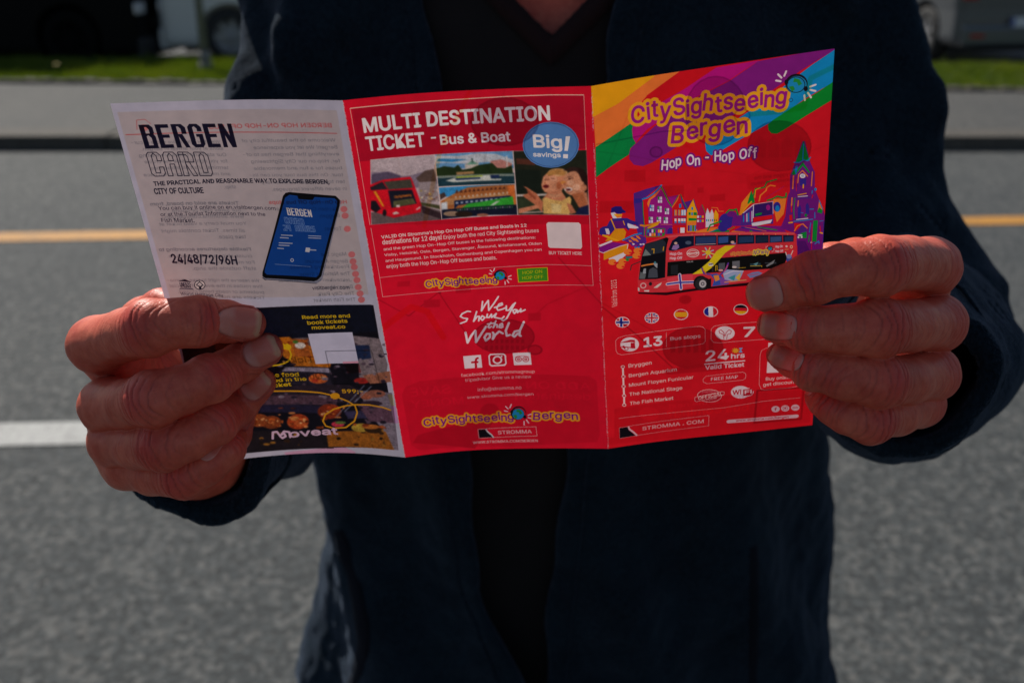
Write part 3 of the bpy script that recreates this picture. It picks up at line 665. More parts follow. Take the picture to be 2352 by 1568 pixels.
["P","F",1,"5d3020",[48.9,43,49.8,41.5,50.3,42.9]],
["P","F",1,"e9dccb",[48.7,44.3,49.3,44.3,49.2,45.2,48.6,45.2]],
["P","F",1,"5d3020",[50.7,42.9,51.7,41.5,52.1,42.8]],
["P","F",1,"e9dccb",[50.6,44.2,51.1,44.2,51,45.1,50.5,45.1]],
["P","F",1,"5d3020",[52.5,42.8,53.5,41.4,53.9,42.7]],
["P","F",1,"e9dccb",[52.4,44.1,53,44.1,52.9,45.1,52.3,45.1]],
["P","F",1,"5d3020",[54.3,42.7,55.3,41.4,55.8,42.6]],
["P","F",1,"e9dccb",[54.2,44.1,54.8,44,54.7,45,54.1,45]],
["P","F",1,"5d3020",[56.2,42.7,57.1,41.3,57.6,42.5]],
["P","F",1,"e9dccb",[56,44,56.6,44,56.5,44.9,56,44.9]],
["P","F",1,"5d3020",[58,42.6,58.9,41.3,59.4,42.5]],
["P","F",1,"e9dccb",[57.9,43.9,58.5,43.9,58.4,44.8,57.8,44.8]],
["P","F",1,"5d3020",[59.8,42.5,60.8,41.2,61.2,42.4]],
["P","F",1,"e9dccb",[59.7,43.8,60.3,43.8,60.2,44.7,59.6,44.7]],
["P","F",1,"5d3020",[61.7,42.4,62.6,41.2,63.1,42.2]],
["P","F",1,"e9dccb",[61.5,43.7,62.1,43.7,62,44.6,61.5,44.6]],
["P","F",1,"5d3020",[63.5,42.3,64.4,41.1,64.9,42.1]],
["P","F",1,"e9dccb",[63.4,43.6,64,43.5,63.9,44.5,63.3,44.5]],
["P","F",1,"e07838",[61.9,41.1,65.1,40.7,64.9,49.7,64,49.7,62,44.5]],
["P","F",1,"16244a",[39,46.5,63.1,45.5,63.2,47.2,40.4,48.6,38.6,50.3]],
["P","F",1,"a9b8cc",[39.5,47.1,40.7,47.1,40.6,48,39.4,48]],
["P","F",1,"a9b8cc",[41.6,47.1,42.8,47,42.7,47.9,41.5,48]],
["P","F",1,"a9b8cc",[43.7,47,44.9,47,44.8,47.9,43.6,47.9]],
["P","F",1,"a9b8cc",[45.7,47,47,46.9,46.9,47.8,45.6,47.8]],
["P","F",1,"a9b8cc",[47.8,46.9,49.1,46.8,49,47.7,47.7,47.8]],
["P","F",1,"a9b8cc",[49.9,46.8,51.2,46.7,51.1,47.6,49.8,47.7]],
["P","F",1,"a9b8cc",[52,46.7,53.3,46.6,53.2,47.5,51.9,47.6]],
["P","F",1,"a9b8cc",[54.1,46.6,55.3,46.5,55.3,47.4,54,47.5]],
["P","F",1,"a9b8cc",[56.2,46.5,57.4,46.4,57.4,47.3,56.1,47.4]],
["P","F",1,"a9b8cc",[58.3,46.4,59.5,46.3,59.4,47.2,58.2,47.3]],
["P","F",1,"a9b8cc",[60.4,46.3,61.6,46.2,61.5,47.1,60.3,47.2]],
["P","F",1,"38b038",[41.7,50.1,44.6,48.2,50.9,47.7,63.9,45.9,64.1,49.7,52.7,50.6]],
["P","F",1,"d8e4d8",[53.8,49.7,56.7,47.8,58.4,47.7,55.5,49.6]],
["P","F",1,"181d33",[33.3,50.1,65.2,49.7,65.1,54.4,52.3,53.9,32.8,54.3]],
["E","F",1,"a58a72",[37.4,52.2,3.73,0.29,-0.13,1.16]],
["E","F",1,"2e2018",[42.4,52.8,3.74,0.26,-0.15,1.34]],
["E","F",1,"a9705a",[50.3,53.7,2.5,0.14,-0.07,0.72]],
["E","F",1,"6fc070",[40.1,50.7,0.21,0.02,-0.05,0.4]],
["E","F",1,"d8dcc8",[41.1,50.7,0.21,0.01,-0.04,0.4]],
["E","F",1,"3fa050",[42.1,50.7,0.21,0.01,-0.04,0.4]],
["E","F",1,"6fc070",[43.1,50.7,0.21,0.01,-0.04,0.4]],
["E","F",1,"d8dcc8",[44.1,50.7,0.21,0.01,-0.04,0.4]],
["E","F",1,"3fa050",[45.1,50.7,0.21,0.01,-0.04,0.4]],
["E","F",1,"6fc070",[46.1,50.8,0.21,0.01,-0.04,0.4]],
["E","F",1,"d8dcc8",[47.1,50.8,0.21,0.01,-0.04,0.4]],
["E","F",1,"3fa050",[48.1,50.8,0.21,0.01,-0.04,0.4]],
["E","F",1,"6fc070",[49.1,50.8,0.21,0.01,-0.04,0.4]],
["E","F",1,"d8dcc8",[50.1,50.8,0.21,0.01,-0.04,0.4]],
["E","F",1,"3fa050",[51.1,50.8,0.21,0.01,-0.04,0.4]],
["E","F",1,"6fc070",[52.1,50.8,0.21,0.01,-0.04,0.4]],
["E","F",1,"d8dcc8",[53.1,50.8,0.21,0.01,-0.04,0.4]],
["E","F",1,"3fa050",[54.1,50.8,0.21,0.01,-0.04,0.4]],
["E","F",1,"6fc070",[55.1,50.8,0.21,0.01,-0.04,0.4]],
["E","F",1,"d8dcc8",[56.2,50.8,0.21,0.01,-0.04,0.4]],
["E","F",1,"3fa050",[57.2,50.8,0.21,0.01,-0.04,0.4]],
["E","F",1,"6fc070",[58.2,50.7,0.21,0.01,-0.04,0.4]],
["E","F",1,"d8dcc8",[59.2,50.7,0.21,0.01,-0.04,0.4]],
["E","F",1,"3fa050",[60.2,50.7,0.21,0.01,-0.04,0.4]],
["E","F",1,"6fc070",[61.2,50.7,0.21,0.01,-0.04,0.4]],
["E","F",1,"d8dcc8",[62.2,50.7,0.21,0.01,-0.04,0.4]],
["E","F",1,"3fa050",[63.2,50.7,0.21,0.01,-0.03,0.4]],
["P","F",1,"262a1e",[65.8,25.9,95.8,26.3,95.5,55,65.4,54.4]],
["P","F",1,"5c3428",[66.6,29.1,74.2,29.7,74.4,32.3,66.8,31.6]],
["P","F",1,"1b241c",[65.8,33.8,76.3,34.5,76.4,44.9,65.7,44.6]],
["P","F",1,"34402c",[65.5,46.8,76.2,47.1,76.6,53.8,65.4,54]],
["L","F",1,"d8cfc8",0.92,[65.6,45.6,79.2,45.5]],
["L","F",1,"b8a8a0",0.67,[67.4,53.6,77,53.3]],
["P","F",1,"e0936c",[76.3,40.9,77.3,37.5,79.9,35,82.8,34.2,86.8,35.5,86.9,39.8,84.6,44.1,81.3,45,77.6,44.5,76.5,42.7]],
["E","F",1,"e6b27c",[83.5,35.7,4.05,0.06,-0.11,1.8]],
["E","F",1,"e09a74",[80,40.1,3.26,0.05,-0.28,4.12]],
["E","F",1,"6a1c20",[78.2,41.8,1.23,0.02,-0.05,0.78]],
["L","F",1,"7a4030",0.25,[78.9,38.8,80.5,38.5]],
["P","F",1,"3a2420",[85.8,34.8,89.3,33.4,92.9,33.9,94.8,36,95.2,40.3,93.4,40.3,91.6,36.4]],
["E","F",1,"df9c76",[89.7,40.7,4.47,0.04,-0.3,5.41]],
["P","F",1,"d08a66",[90.4,43.3,94.6,40.3,95.6,50.4,92.8,52.1,91,46.8]],
["P","F",1,"3a2420",[89.7,34,93.3,34.1,95.2,37.3,95.4,40.3,93.4,39.9,92,36.4]],
["E","F",1,"f6ece4",[87.5,43.3,1.71,0.02,-0.06,0.96]],
["E","F",1,"5a1c20",[87.5,43.4,1.06,0.01,-0.03,0.44]],
["L","F",1,"4a2a24",0.25,[87.8,38.5,89.9,38.3]],
["E","F",1,"ec9c50",[85.5,40.2,1.22,0.01,-0.05,0.78]],
["P","F",1,"d98c66",[78.9,44.5,84.6,44.1,86.1,46.8,86.4,49.4,76.5,49.3,76.2,47.5]],
["P","F",1,"ecc070",[76.4,47.5,77.9,46.7,81.1,48,84.4,48.5,87.8,46.4,88.5,47.7,87.3,54.8,76.3,54.2]],
["P","F",1,"f0d490",[79.8,49.4,84.3,50.3,83.6,53.9,79.9,53.8]],
["P","F",1,"d07c58",[68.6,41.4,70,41.9,73.9,44.8,76.5,48.9,75.8,53.7,73.1,50.1,68.8,46.5,68.1,45.6,71.5,44.3]],
["P","F",1,"d88c68",[65.8,51.7,73.5,50.1,75.1,51.5,65.7,54]],
["P","F",1,"c87a58",[86.4,49.4,88.4,50.3,90.2,53.9,87.7,54.6]],
["P","F",1,"1c2348",[90.2,53.9,91.2,51.7,95.4,50.4,95.5,55,89.8,54.6]],
["E","F",1,"f2b08c",[81.5,38.4,1.63,0.02,-0.07,1.12]],
["E","F",1,"f0a884",[79,40.1,0.9,0.02,-0.05,0.78]],
["L","F",1,"5a3024",0.29,[80.5,38.2,81.9,38.5]],
["L","F",1,"5a3024",0.25,[77.8,38.8,78.7,38.6]],
["E","F",1,"c8764e",[77.9,40.3,0.41,0.01,-0.03,0.43]],
["P","F",1,"c9904e",[78.6,36.2,80.8,34.6,84.8,34.2,87,35.7,86.1,37.2,82.7,36.5,79.8,37.2]],
["E","F",1,"c87048",[83.6,41.5,1.06,0.01,-0.11,1.74]],
["E","F",1,"eeb490",[88.5,40.3,1.38,0.01,-0.07,1.21]],
["E","F",1,"f0b896",[90.9,42.4,1.63,0.01,-0.08,1.48]],
["L","F",1,"4a2a24",0.29,[87.3,37.9,89.1,37.6]],
["E","F",1,"3a2018",[88.2,38.7,0.49,0.01,-0.01,0.26]],
["E","F",1,"c87c58",[86.1,40.9,0.57,0.01,-0.04,0.61]],
["L","F",1,"b05a44",0.29,[86.2,42.4,87.1,44.6,89.1,44.4]],
["P","F",1,"2a1814",[91.7,33.8,94.1,34.5,95.8,37.3,95.7,44.2,94.2,45.1,94.2,40.7,92.7,37.3]],
["E","F",1,"d08a64",[94.5,42.7,0.73,0.01,-0.06,1.3]],
["P","F",1,"c07048",[88.6,45.5,93.6,44.6,94.9,50.4,91.6,51.7,90.1,48.6]],
["P","F",1,"a8583c",[69.9,43,71.5,44.3,73.8,47,73.3,47.9,70.6,45.2]],
["P","F",1,"e0a078",[79.3,44.9,82.1,45.6,84.6,45,84.1,46.3,81.2,47.2,78.8,46.2]],
["N","F",1,"",[6.8,25.6,33.2,25.7,65.7,25.7,95.9,26.3,95.7,55.2,64.8,54.6,32.8,54.6,2.7,54.2],0.035,0.9],
["L","F",1,"e8d0cc",0.21,[33.1,25.7,32.8,54.6]],
["L","F",1,"e8d0cc",0.21,[65.7,25.7,65.3,54.5]],
["L","F",1,"e8d0cc",0.21,[33.1,40,65.2,40.4]],
["E","F",1,"5b8fd0",[81.4,23.8,11.56,0.23,-0.65,9.79]],
["E","F",1,"34508c",[81.4,23.8,11.02,0.22,-0.62,9.32]],
["E","F",1,"5b8fd0",[81.4,23.8,10.84,0.22,-0.61,9.14]],
["T","F",1,"fbf8fa","Big",74.5,24.4,85.8,25.3,5.15,2.8,0],
["P","F",1,"fbf8fa",[87.7,20.3,89.5,20.3,88.2,26.5,86.8,26.4]],
["P","F",1,"fbf8fa",[86.2,27.8,88.2,27.9,88,29.7,86.1,29.5]],
["T","F",1,"fbf8fa","savings",73.9,28.4,85.1,29.1,1.85,2,0],
["T","F",1,"fde4e0","VALID ON Stromma’s Hop On Hop Off Buses and Boats in 12",6.2,60.9,68.6,60.1,1.4,2.1,0],
["T","F",1,"fde4e0","destinations for 12 days!",6.3,63.7,31.7,63.5,2.1,2.1,0],
["T","F",1,"fde4e0","Enjoy both the red City Sightseeing buses",32.5,63.5,73.7,62.8,1.75,1.1,0],
["T","F",1,"fde4e0","and the green Hop On-Hop Off buses in the following destinations:",6.3,66.6,72.1,65.8,1.3,1.1,0],
["T","F",1,"fde4e0","Visby, Helsinki, Oslo, Bergen, Stavanger, Ålesund, Kristiansand, Olden",6.2,69.3,74.5,68.7,1.2,1.1,0],
["T","F",1,"fde4e0","and Haugesund. In Stockholm, Gothenburg and Copenhagen you can",6.3,72.1,74.3,71.6,1.25,1.1,0],
["T","F",1,"fde4e0","enjoy both the Hop On-Hop Off buses and boats.",6.3,75.1,54.4,74.7,1.8,1.1,0],
["P","F",1,"f4e4e6",[78,58.2,91,58.5,91.8,59.4,91.9,69.9,91.3,70.9,78,70.3,77.3,69.6,77.2,59]],
["T","F",1,"f7d9d6","BUY TICKET HERE",77.4,73.4,91.6,73.8,1.5,1.6,0],
["L","F",1,"f0b8b4",0.2,[2.5,55.6,2.6,79.3,2.5,88.8,29.3,88.7,60,88.2,95.8,88.5,95.6,79,95.7,55.4]],
["L","F",1,"f0b8b4",0.2,[2.6,79.3,30.5,78.7,60.9,78.5,76,78.3,95.6,79]],
["O","F",1,"ffb820","CitySightseeing",22.1,85.7,53.8,86,3.05,"8a1890",0.075,0.012],
["E","F",1,"1a1420",[55.3,82.6,2.78,0.13,-0.26,2.77]],
["E","F",1,"f2122f",[55.4,82.9,2.52,0.11,-0.23,2.48]],
["E","F",1,"10141c",[55.1,82.8,2.32,0.11,-0.21,2.23]],
["E","F",1,"1f9bd8",[55.1,82.8,2.12,0.1,-0.19,2.03]],
["P","F",1,"2a9a3c",[54.9,81,56.2,81.4,56.7,82.7,55.8,83.1,55.4,82.1,54.5,82.1]],
["P","F",1,"2a9a3c",[53.3,83.3,54.5,83.1,54.8,84.1,54.1,84.7]],
["E","F",1,"1a1420",[52.9,82,0.49,0.02,-0.07,0.74]],
["E","F",1,"1a1420",[57.5,84.1,0.54,0.02,-0.06,0.7]],
["L","F",1,"fff0f4",0.43,[52.5,80.2,53,79]],
["L","F",1,"fff0f4",0.43,[51.8,80.7,51,79.7]],
["L","F",1,"fff0f4",0.43,[51.5,81.7,50.4,81.4]],
["L","F",1,"fff0f4",0.43,[58.7,83.5,60,83]],
["L","F",1,"fff0f4",0.43,[58.6,84.4,59.9,84.8]],
["L","F",1,"fff0f4",0.43,[58,85.2,58.6,86.5]],
["L","F",1,"fff0f4",0.43,[57,85.8,57,87.2]],
["P","F",1,"f0c814",[62.8,79.8,76.3,79.6,76.2,86.3,62.8,86.6]],
["P","F",1,"4a9a20",[63.1,80,76,79.9,75.9,86.1,63.1,86.3]],
["T","F",1,"c8c814","HOP ON",65.1,82.7,73.8,82.3,1.6,1,0],
["T","F",1,"c8c814","HOP OFF",64.8,85.2,74.1,84.9,1.55,1,0],
["L","F",1,"fdf3fa",0.73,[46.1,95.3,45.1,100.2,47,97.1,48.7,94.9,48.4,100.1,51,96.7,53.4,93.2]],
["L","F",1,"fdf3fa",0.73,[51.1,98.8,53.2,98.1,54.8,97.5,54.7,96.6,53.3,97.1,52.1,99.1,52.5,100.3,54.3,99.9,56.2,99.1]],
["L","F",1,"fdf3fa",0.73,[56.5,98.2,56.3,100.5,57.4,100.6,59.5,97.7,60.7,96.8]],
["L","F",1,"fdf3fa",0.73,[60.6,96.8,57.8,101.7,56,104.9,54.3,106,53.6,105.1,55,103.7]],
["L","F",1,"fdf3fa",0.73,[59.5,101.7,59.2,100.6,60.4,100.2,60.9,101.1,59.8,102.3,59.4,101.6]],
["L","F",1,"fdf3fa",0.73,[61,100.4,61.4,100.8,61.2,101.9,62.5,100.7,62.9,100,62.6,101.6,64.8,100.5]],
["L","F",1,"fdf3fa",0.73,[40.1,100.2,38.8,99.9,36.3,101,35.3,102.4,36.6,103.4,38.4,103.8,37.6,105.2,34.9,106.1]],
["L","F",1,"fdf3fa",0.73,[42.9,100.4,41,105.5]],
["L","F",1,"fdf3fa",0.73,[41.2,105.2,42.9,103,43.9,103,43.3,105.4]],
["L","F",1,"fdf3fa",0.73,[45.2,102.8,44.2,104.2,45,105.2,46.3,103.8,45.2,102.8]],
["L","F",1,"fdf3fa",0.73,[47.6,102.1,47.1,103.8,48.2,103.9,49.4,102.2,49.3,104,51.6,102,50.6,104,53.4,104.8]],
["L","F",1,"fdf3fa",0.73,[48.8,106.6,47.2,108.9,47.7,109.5,48.8,108.7]],
["L","F",1,"fdf3fa",0.73,[47.1,107.4,50.3,107]],
["L","F",1,"fdf3fa",0.73,[51.1,105.8,49.5,109.5,50.8,107.6,51.5,108,51.3,109.4]],
["L","F",1,"fdf3fa",0.73,[52.2,108.9,54,108.4,53.8,107.3,52.7,107.9,52.2,109.5,53.2,109.7,54,109.2]],
["L","F",1,"fdf3fa",1.02,[36.7,111.1,37,116.7,39.2,112.9,41.3,110.5,40.9,116.8,43.6,112.7,46.3,108.7]],
["L","F",1,"fdf3fa",1.02,[46.3,112.6,45,114.4,45.5,116.3,47.5,114.6,47.7,112.7,46.3,112.6]],
["L","F",1,"fdf3fa",1.02,[49.1,112,49.5,113.1,48.7,115.7,50.1,113.4,52.1,111.6,53.6,112.8]],
["L","F",1,"fdf3fa",1.02,[56.9,107.2,55.1,111.3,55.3,114.2,56.8,113.7]],
["L","F",1,"fdf3fa",1.02,[61.1,111.5,59.2,111.9,57.9,114,58.7,114.8,60.5,113]],
["L","F",1,"fdf3fa",1.02,[63.7,106.9,61.5,111.5,61.1,114.1,61.7,114.4]],
["P","F",1,"f3e6ee",[34.2,123.7,42.4,123.8,42.4,130.7,34.2,130.5]],
["P","F",1,"c80f28",[38.9,130.6,39.1,128,37.5,127.9,37.6,126.9,39.2,126.9,39.6,125.5,40.5,124.9,41.3,125,41.2,125.9,40.5,126,40.3,127,41,127.1,40.8,128,40.1,128.1,40.1,130.6]],
["P","F",1,"f3e6ee",[46.6,123.6,53.1,123.7,54,124.9,53.9,129.4,53,130.5,46.7,130.5,45.7,129.5,45.8,124.7]],
["P","F",1,"c80f28",[47,124.3,52.8,124.4,53.3,125.1,53.3,129.1,52.6,129.7,47,129.8,46.4,129.1,46.4,125.1]],
["E","F",1,"f3e6ee",[49.8,127.1,2.22,0.12,-0.21,2.27]],
["E","F",1,"c80f28",[49.8,127.1,1.48,0.08,-0.14,1.46]],
["E","F",1,"f3e6ee",[51.9,125.3,0.42,0.02,-0.04,0.43]],
["P","F",1,"f3e6ee",[57.2,123.7,65.4,123.4,65.5,130.2,57.3,130.4]],
["E","F",1,"c80f28",[59.6,127.1,1.57,0.05,-0.13,1.51]],
["E","F",1,"f3e6ee",[59.6,127.1,1.16,0.04,-0.09,1.13]],
["E","F",1,"c80f28",[59.6,127.1,0.69,0.02,-0.06,0.7]],
["E","F",1,"f3e6ee",[59.6,127.1,0.23,0.01,-0.02,0.27]],
["E","F",1,"c80f28",[63,127.2,1.57,0.04,-0.12,1.51]],
["E","F",1,"f3e6ee",[63,127.2,1.16,0.03,-0.09,1.13]],
["E","F",1,"c80f28",[63,127.2,0.69,0.02,-0.06,0.7]],
["E","F",1,"f3e6ee",[63,127.2,0.23,0.01,-0.02,0.27]],
["L","F",1,"c80f28",0.21,[58,126.1,59.4,125.5,61.5,125.3,63.6,125.5,64.7,125.9]],
["T","F",1,"ffdfdc","facebook.com/strommagroup",32.1,134.8,66.6,134.7,1.65,0.8,0],
["T","F",1,"ffdfdc","tripadvisor Give us a review",33.7,137.6,64.8,137.6,1.7,0.8,0],
["T","F",1,"ffdfdc","info@stromma.no",39,143.5,59.7,143.6,1.85,0.8,0],
["T","F",1,"ffdfdc","www.stromma.com/bergen",33.6,147.1,65.1,147.1,1.5,0.8,0],
["O","F",1,"ffb820","CitySightseeing",11.6,159.7,54.7,160.7,4.1,"8a1890",0.075,0.012],
["E","F",1,"1a1420",[57.1,156.9,3.7,0.13,-0.33,4]],
["E","F",1,"f2122f",[57.2,157.3,3.35,0.12,-0.3,3.57]],
["E","F",1,"10141c",[56.9,157.3,3.08,0.11,-0.27,3.21]],
["E","F",1,"1f9bd8",[56.9,157.3,2.81,0.1,-0.24,2.93]],
["P","F",1,"2a9a3c",[56.5,154.6,58.2,155.2,59,157,57.7,157.7,57.3,156.2,56.1,156.2]],
["P","F",1,"2a9a3c",[54.4,157.9,56,157.6,56.4,159,55.5,159.9]],
["E","F",1,"1a1420",[53.9,156.1,0.65,0.03,-0.09,1.07]],
["E","F",1,"1a1420",[60,159,0.71,0.02,-0.08,1]],
["L","F",1,"fff0f4",0.53,[53.3,153.6,54.1,151.8]],
["L","F",1,"fff0f4",0.53,[52.4,154.2,51.3,152.8]],
["L","F",1,"fff0f4",0.53,[52,155.6,50.5,155.2]],
["L","F",1,"fff0f4",0.53,[61.6,158.1,63.4,157.4]],
["L","F",1,"fff0f4",0.53,[61.5,159.4,63.2,159.9]],
["L","F",1,"fff0f4",0.53,[60.6,160.6,61.5,162.4]],
["L","F",1,"fff0f4",0.53,[59.4,161.5,59.3,163.5]],
["O","F",1,"ffb820","Bergen",64.2,160.4,85.2,160,4.1,"8a1890",0.075,0.012],
["L","F",1,"ffd9d0",0.21,[36.8,164.8,64.9,164.6,65,169.8,36.8,170.1,36.8,164.8]],
["P","F",1,"15101a",[37,165,40.6,165.1,41.2,166.9,42.7,168.5,43.6,170,36.9,169.8]],
["L","F",1,"d8e8e8",0.68,[40.7,165.2,41.5,166.8,43,168.4,43.8,170]],
["T","F",1,"f8c8c8","STROMMA",46.3,168.3,62.6,168.2,1.95,1.5,0],
["T","F",1,"fcdcd6","WWW.STROMMA.COM/BERGEN",33.6,173.2,65.2,173.2,1.4,1.2,0],
["P","B",1,"f8ece6",[-0.4,-4.6,101.2,-3,100.6,181,-2.7,180.8]],
["P","B",1,"efe0d8",[3.5,-1.5,38.3,0.7,40,24.9,3.5,26.3]],
["L","B",1,"f2c890",1.88,[52,-2,35.3,25.5,24.9,56.8]],
["L","B",1,"e6cfc4",0.75,[-3.9,16.2,23.1,15,64,12.1,97.2,16.6]],
["L","B",1,"ead8cc",0.66,[12.8,-5,17.5,23,22.1,56.3]],
["L","B",1,"e2cfc8",0.66,[65.2,-1.4,53.1,30.5,69.3,59.3]],
["L","B",1,"9a6a78",0.39,[0.7,90.1,12.5,99.7,27.2,89.1,37,111.8]],
["L","B",1,"9a6a78",0.39,[81.2,74.8,99.1,97.9]],
["L","B",1,"f6b070",2.93,[0.6,104.2,14.2,95.2,20.9,98.3,26.4,112.6]],
["L","B",1,"ddc4bc",0.68,[57.7,114.8,74.6,98,98.6,86.5]],
["E","B",1,"9a7484",[63.4,13.5,13.91,0.56,-0.91,10.13]],
["E","B",1,"b898a0",[63.4,13.5,13.29,0.54,-0.85,9.49]],
["E","B",1,"7e5e70",[27.7,89.4,0.55,0.05,-0.06,0.46]],
["E","B",1,"8a7078",[54,114.4,14.13,0.65,-0.86,9.46]],
["E","B",1,"b09aa0",[54,114.4,13.5,0.62,-0.81,8.93]],
["P","B",1,"8a6f78",[45.1,115.5,46.5,115.5,46.3,117.7,44.9,117.6]],
["P","B",1,"8a6f78",[44.8,118.9,46.2,119,45.9,121.4,44.5,121.3]],
["P","B",1,"8a6f78",[47.5,115.6,48.9,115.7,48.7,117.8,47.3,117.7]],
["P","B",1,"8a6f78",[47.2,119,48.5,119.1,48.3,121.5,46.9,121.4]],
["P","B",1,"8a6f78",[49.9,115.7,51.2,115.8,51.1,117.9,49.7,117.9]],
["P","B",1,"8a6f78",[49.6,119.2,50.9,119.3,50.7,121.7,49.3,121.6]],
["P","B",1,"8a6f78",[52.3,115.9,53.6,115.9,53.4,118,52.1,118]],
["P","B",1,"8a6f78",[51.9,119.3,53.3,119.4,53.1,121.8,51.7,121.7]],
["P","B",1,"8a6f78",[54.6,116,56,116,55.8,118.2,54.4,118.1]],
["P","B",1,"8a6f78",[54.3,119.4,55.7,119.5,55.5,121.9,54.1,121.8]],
["P","B",1,"8a6f78",[57,116.1,58.4,116.1,58.2,118.2,56.8,118.2]],
["P","B",1,"8a6f78",[56.7,119.5,58.1,119.6,57.9,122,56.5,121.9]],
["P","B",1,"8a6f78",[59.4,116.2,60.8,116.2,60.6,118.3,59.2,118.3]],
["P","B",1,"8a6f78",[59.1,119.6,60.5,119.7,60.3,122.1,58.9,122]],
["P","B",1,"8a6f78",[61.8,116.2,63.1,116.3,63,118.4,61.6,118.4]],
["P","B",1,"8a6f78",[61.5,119.7,62.9,119.7,62.7,122.1,61.3,122.1]],
["E","B",1,"8a7078",[67.6,122,3.59,0.06,-0.21,2.78]],
["E","B",1,"c8b0b4",[67.6,122,2.76,0.05,-0.16,2.14]],
["P","B",1,"cbb0ae",[66,102.5,71.8,102.2,71.5,106.2,65.7,106.4]],
["P","B",1,"cbb0ae",[20.1,92.4,27.3,92.7,26.8,96.6,19.6,96.2]],
["P","B",1,"cbb0ae",[9.9,82.1,15.4,82.2,15,84.9,9.5,84.6]],
["P","B",1,"cbb0ae",[35.6,82.4,42.2,82.5,41.4,90.3,34.7,90.1]],
["P","B",1,"d9b8be",[5.6,136.9,12.9,134.5,57.2,135.5,92.1,135.7,95.2,138.4,95.3,169.1,93.7,173.3,53.8,175.7,7.7,174,3.9,170.2,3.6,141.1]],
["T","B",1,"f6e2e6","SAVE",26.4,142.8,7.7,142.5,4.65,0.4,0],
["T","B",1,"f6e2e6","MONEY",31.7,149.6,7.2,149,4.1,0.4,0],
["T","B",1,"f6e2e6","ADD ON",92.2,143.4,62.2,143.5,4.05,0.4,0],
["T","B",1,"f6e2e6","destination",91.9,149,56.5,149.5,3.95,0.4,0],
["E","B",1,"b08090",[43.5,155.7,4.76,0.33,-0.5,5.16]],
["P","B",1,"b08090",[39.2,155.4,47.2,157.1,34.2,176.2,5,169.1,7.9,164.8,31,160.5]],
["T","B",1,"a87c8c","bought in advance in your",47.9,164.7,20,164.2,1.35,0.6,0],
["P","F",2,"e61628",[-1,-1.9,100.3,-1.8,100.8,179.5,-1.6,179.4]],
["P","F",2,"ffb414",[-0.7,-0.7,36,-1.2,25.6,0.9,22.8,2.8,16.3,6.2,10.7,8.9,3.7,11.7,0.5,12.5,-0.4,12.6]],
["P","F",2,"ff8438",[0.4,12.5,10.7,8.9,25.6,0.6,26.5,-1.4,36.5,-0.5,36,0.3,30.1,3.6,22.7,7.7,20.8,9.4,18.4,14.2,16.9,17.2,8,21.7,0.6,25.3]],
["P","F",2,"e01422",[36,0.1,50.5,0.6,51.9,0.6,45.6,3.6,38.3,7.3,33.7,10,29.1,11,24.4,11.9,21.3,9.5,22.7,7.5]],
["P","F",2,"c8148c",[51,0.6,67.2,0.3,68.5,0.3,61.9,3.5,56.1,6.7,42.9,11.4,31.8,16.9,22.4,21.4,18.6,24.9,17.6,26.4,16.3,24,16.1,20.3,17.4,17.7,24.4,13,38.3,7.3]],
["P","F",2,"8c1e8c",[68.1,0.5,92,-0.2,99.5,-0.7,99.2,0.5,92.2,3.7,85.7,6.8,74.8,12.9,64,18.6,52.2,24.3,36.3,30.2,28.8,33.7,24,35.8,20.2,36.7,16.4,35.4,14.6,32.7,14.6,29.9,15.7,27.7,18.1,26.2,25.2,20.9,42.9,11.9,56.5,6.8]],
["P","F",2,"129ce0",[99.3,0.3,100,13.1,88.5,18.3,75.2,26.2,61.6,32.2,52.3,36.5,49.5,37.1,47.4,34.8,46.9,31.4,48,28.8,56.8,25,70.4,17.7,81.4,10.7,90.1,5.2]],
["P","F",2,"08964a",[0.6,25.3,8,21.7,16.5,17.4,17.1,17.7,16.1,20.3,16.3,24,17.5,26.4,15.2,28.1,14.4,30.8,9.9,32.9,5.1,35.4,0.2,38.3]],
["P","F",2,"0a9a34",[99.4,13.1,99.7,20.3,88.9,25.7,80,30.5,77.2,31.8,74.9,31.3,73.5,29.7,73.2,27.3,75.2,25.7,84.1,20.9,92.9,16.7]],
["O","F",2,"ffb420","CitySightseeing",16.2,17.1,80.4,19.8,6.75,"a81890",0.075,0.014],
["O","F",2,"ffb420","Bergen",33,28.5,64.5,28.9,7.1,"a81890",0.075,0.014],
["E","F",2,"1a1420",[84.2,12,4.62,0.62,0.18,4.13]],
["E","F",2,"1d9fd8",[84.3,12.5,4.18,0.56,0.16,3.69]],
["E","F",2,"10141c",[84,12.3,3.85,0.51,0.15,3.32]],
["E","F",2,"1f9bd8",[84,12.3,3.52,0.47,0.13,3.02]],
["P","F",2,"2a9a3c",[83.1,9.5,85.3,10.3,86.5,12.3,85.1,12.9,84.3,11.3,82.8,11.1]],
["P","F",2,"2a9a3c",[81,12.7,82.9,12.6,83.7,14.1,82.6,14.9]],
["E","F",2,"1a1420",[80,10.7,0.81,0.11,0.04,1.1]],
["E","F",2,"1a1420",[88.1,14.5,0.89,0.12,0.05,1.04]],
["L","F",2,"fff0f4",0.77,[79,8,79.7,6.3]],
["L","F",2,"fff0f4",0.77,[77.9,8.6,76.4,7]],
["L","F",2,"fff0f4",0.77,[77.6,10,75.7,9.4]],
["L","F",2,"fff0f4",0.77,[89.9,13.9,92.1,13.4]],
["L","F",2,"fff0f4",0.77,[90,15.2,92.2,16]],
["L","F",2,"fff0f4",0.77,[89.1,16.3,90.5,18.4]],
["L","F",2,"fff0f4",0.77,[87.7,17.1,88,19.2]],
["E","F",2,"222038",[82.2,18.3,0.91,0.12,0.03,0.82]],
["E","F",2,"129ce0",[82.2,18.3,0.73,0.1,0.03,0.64]],
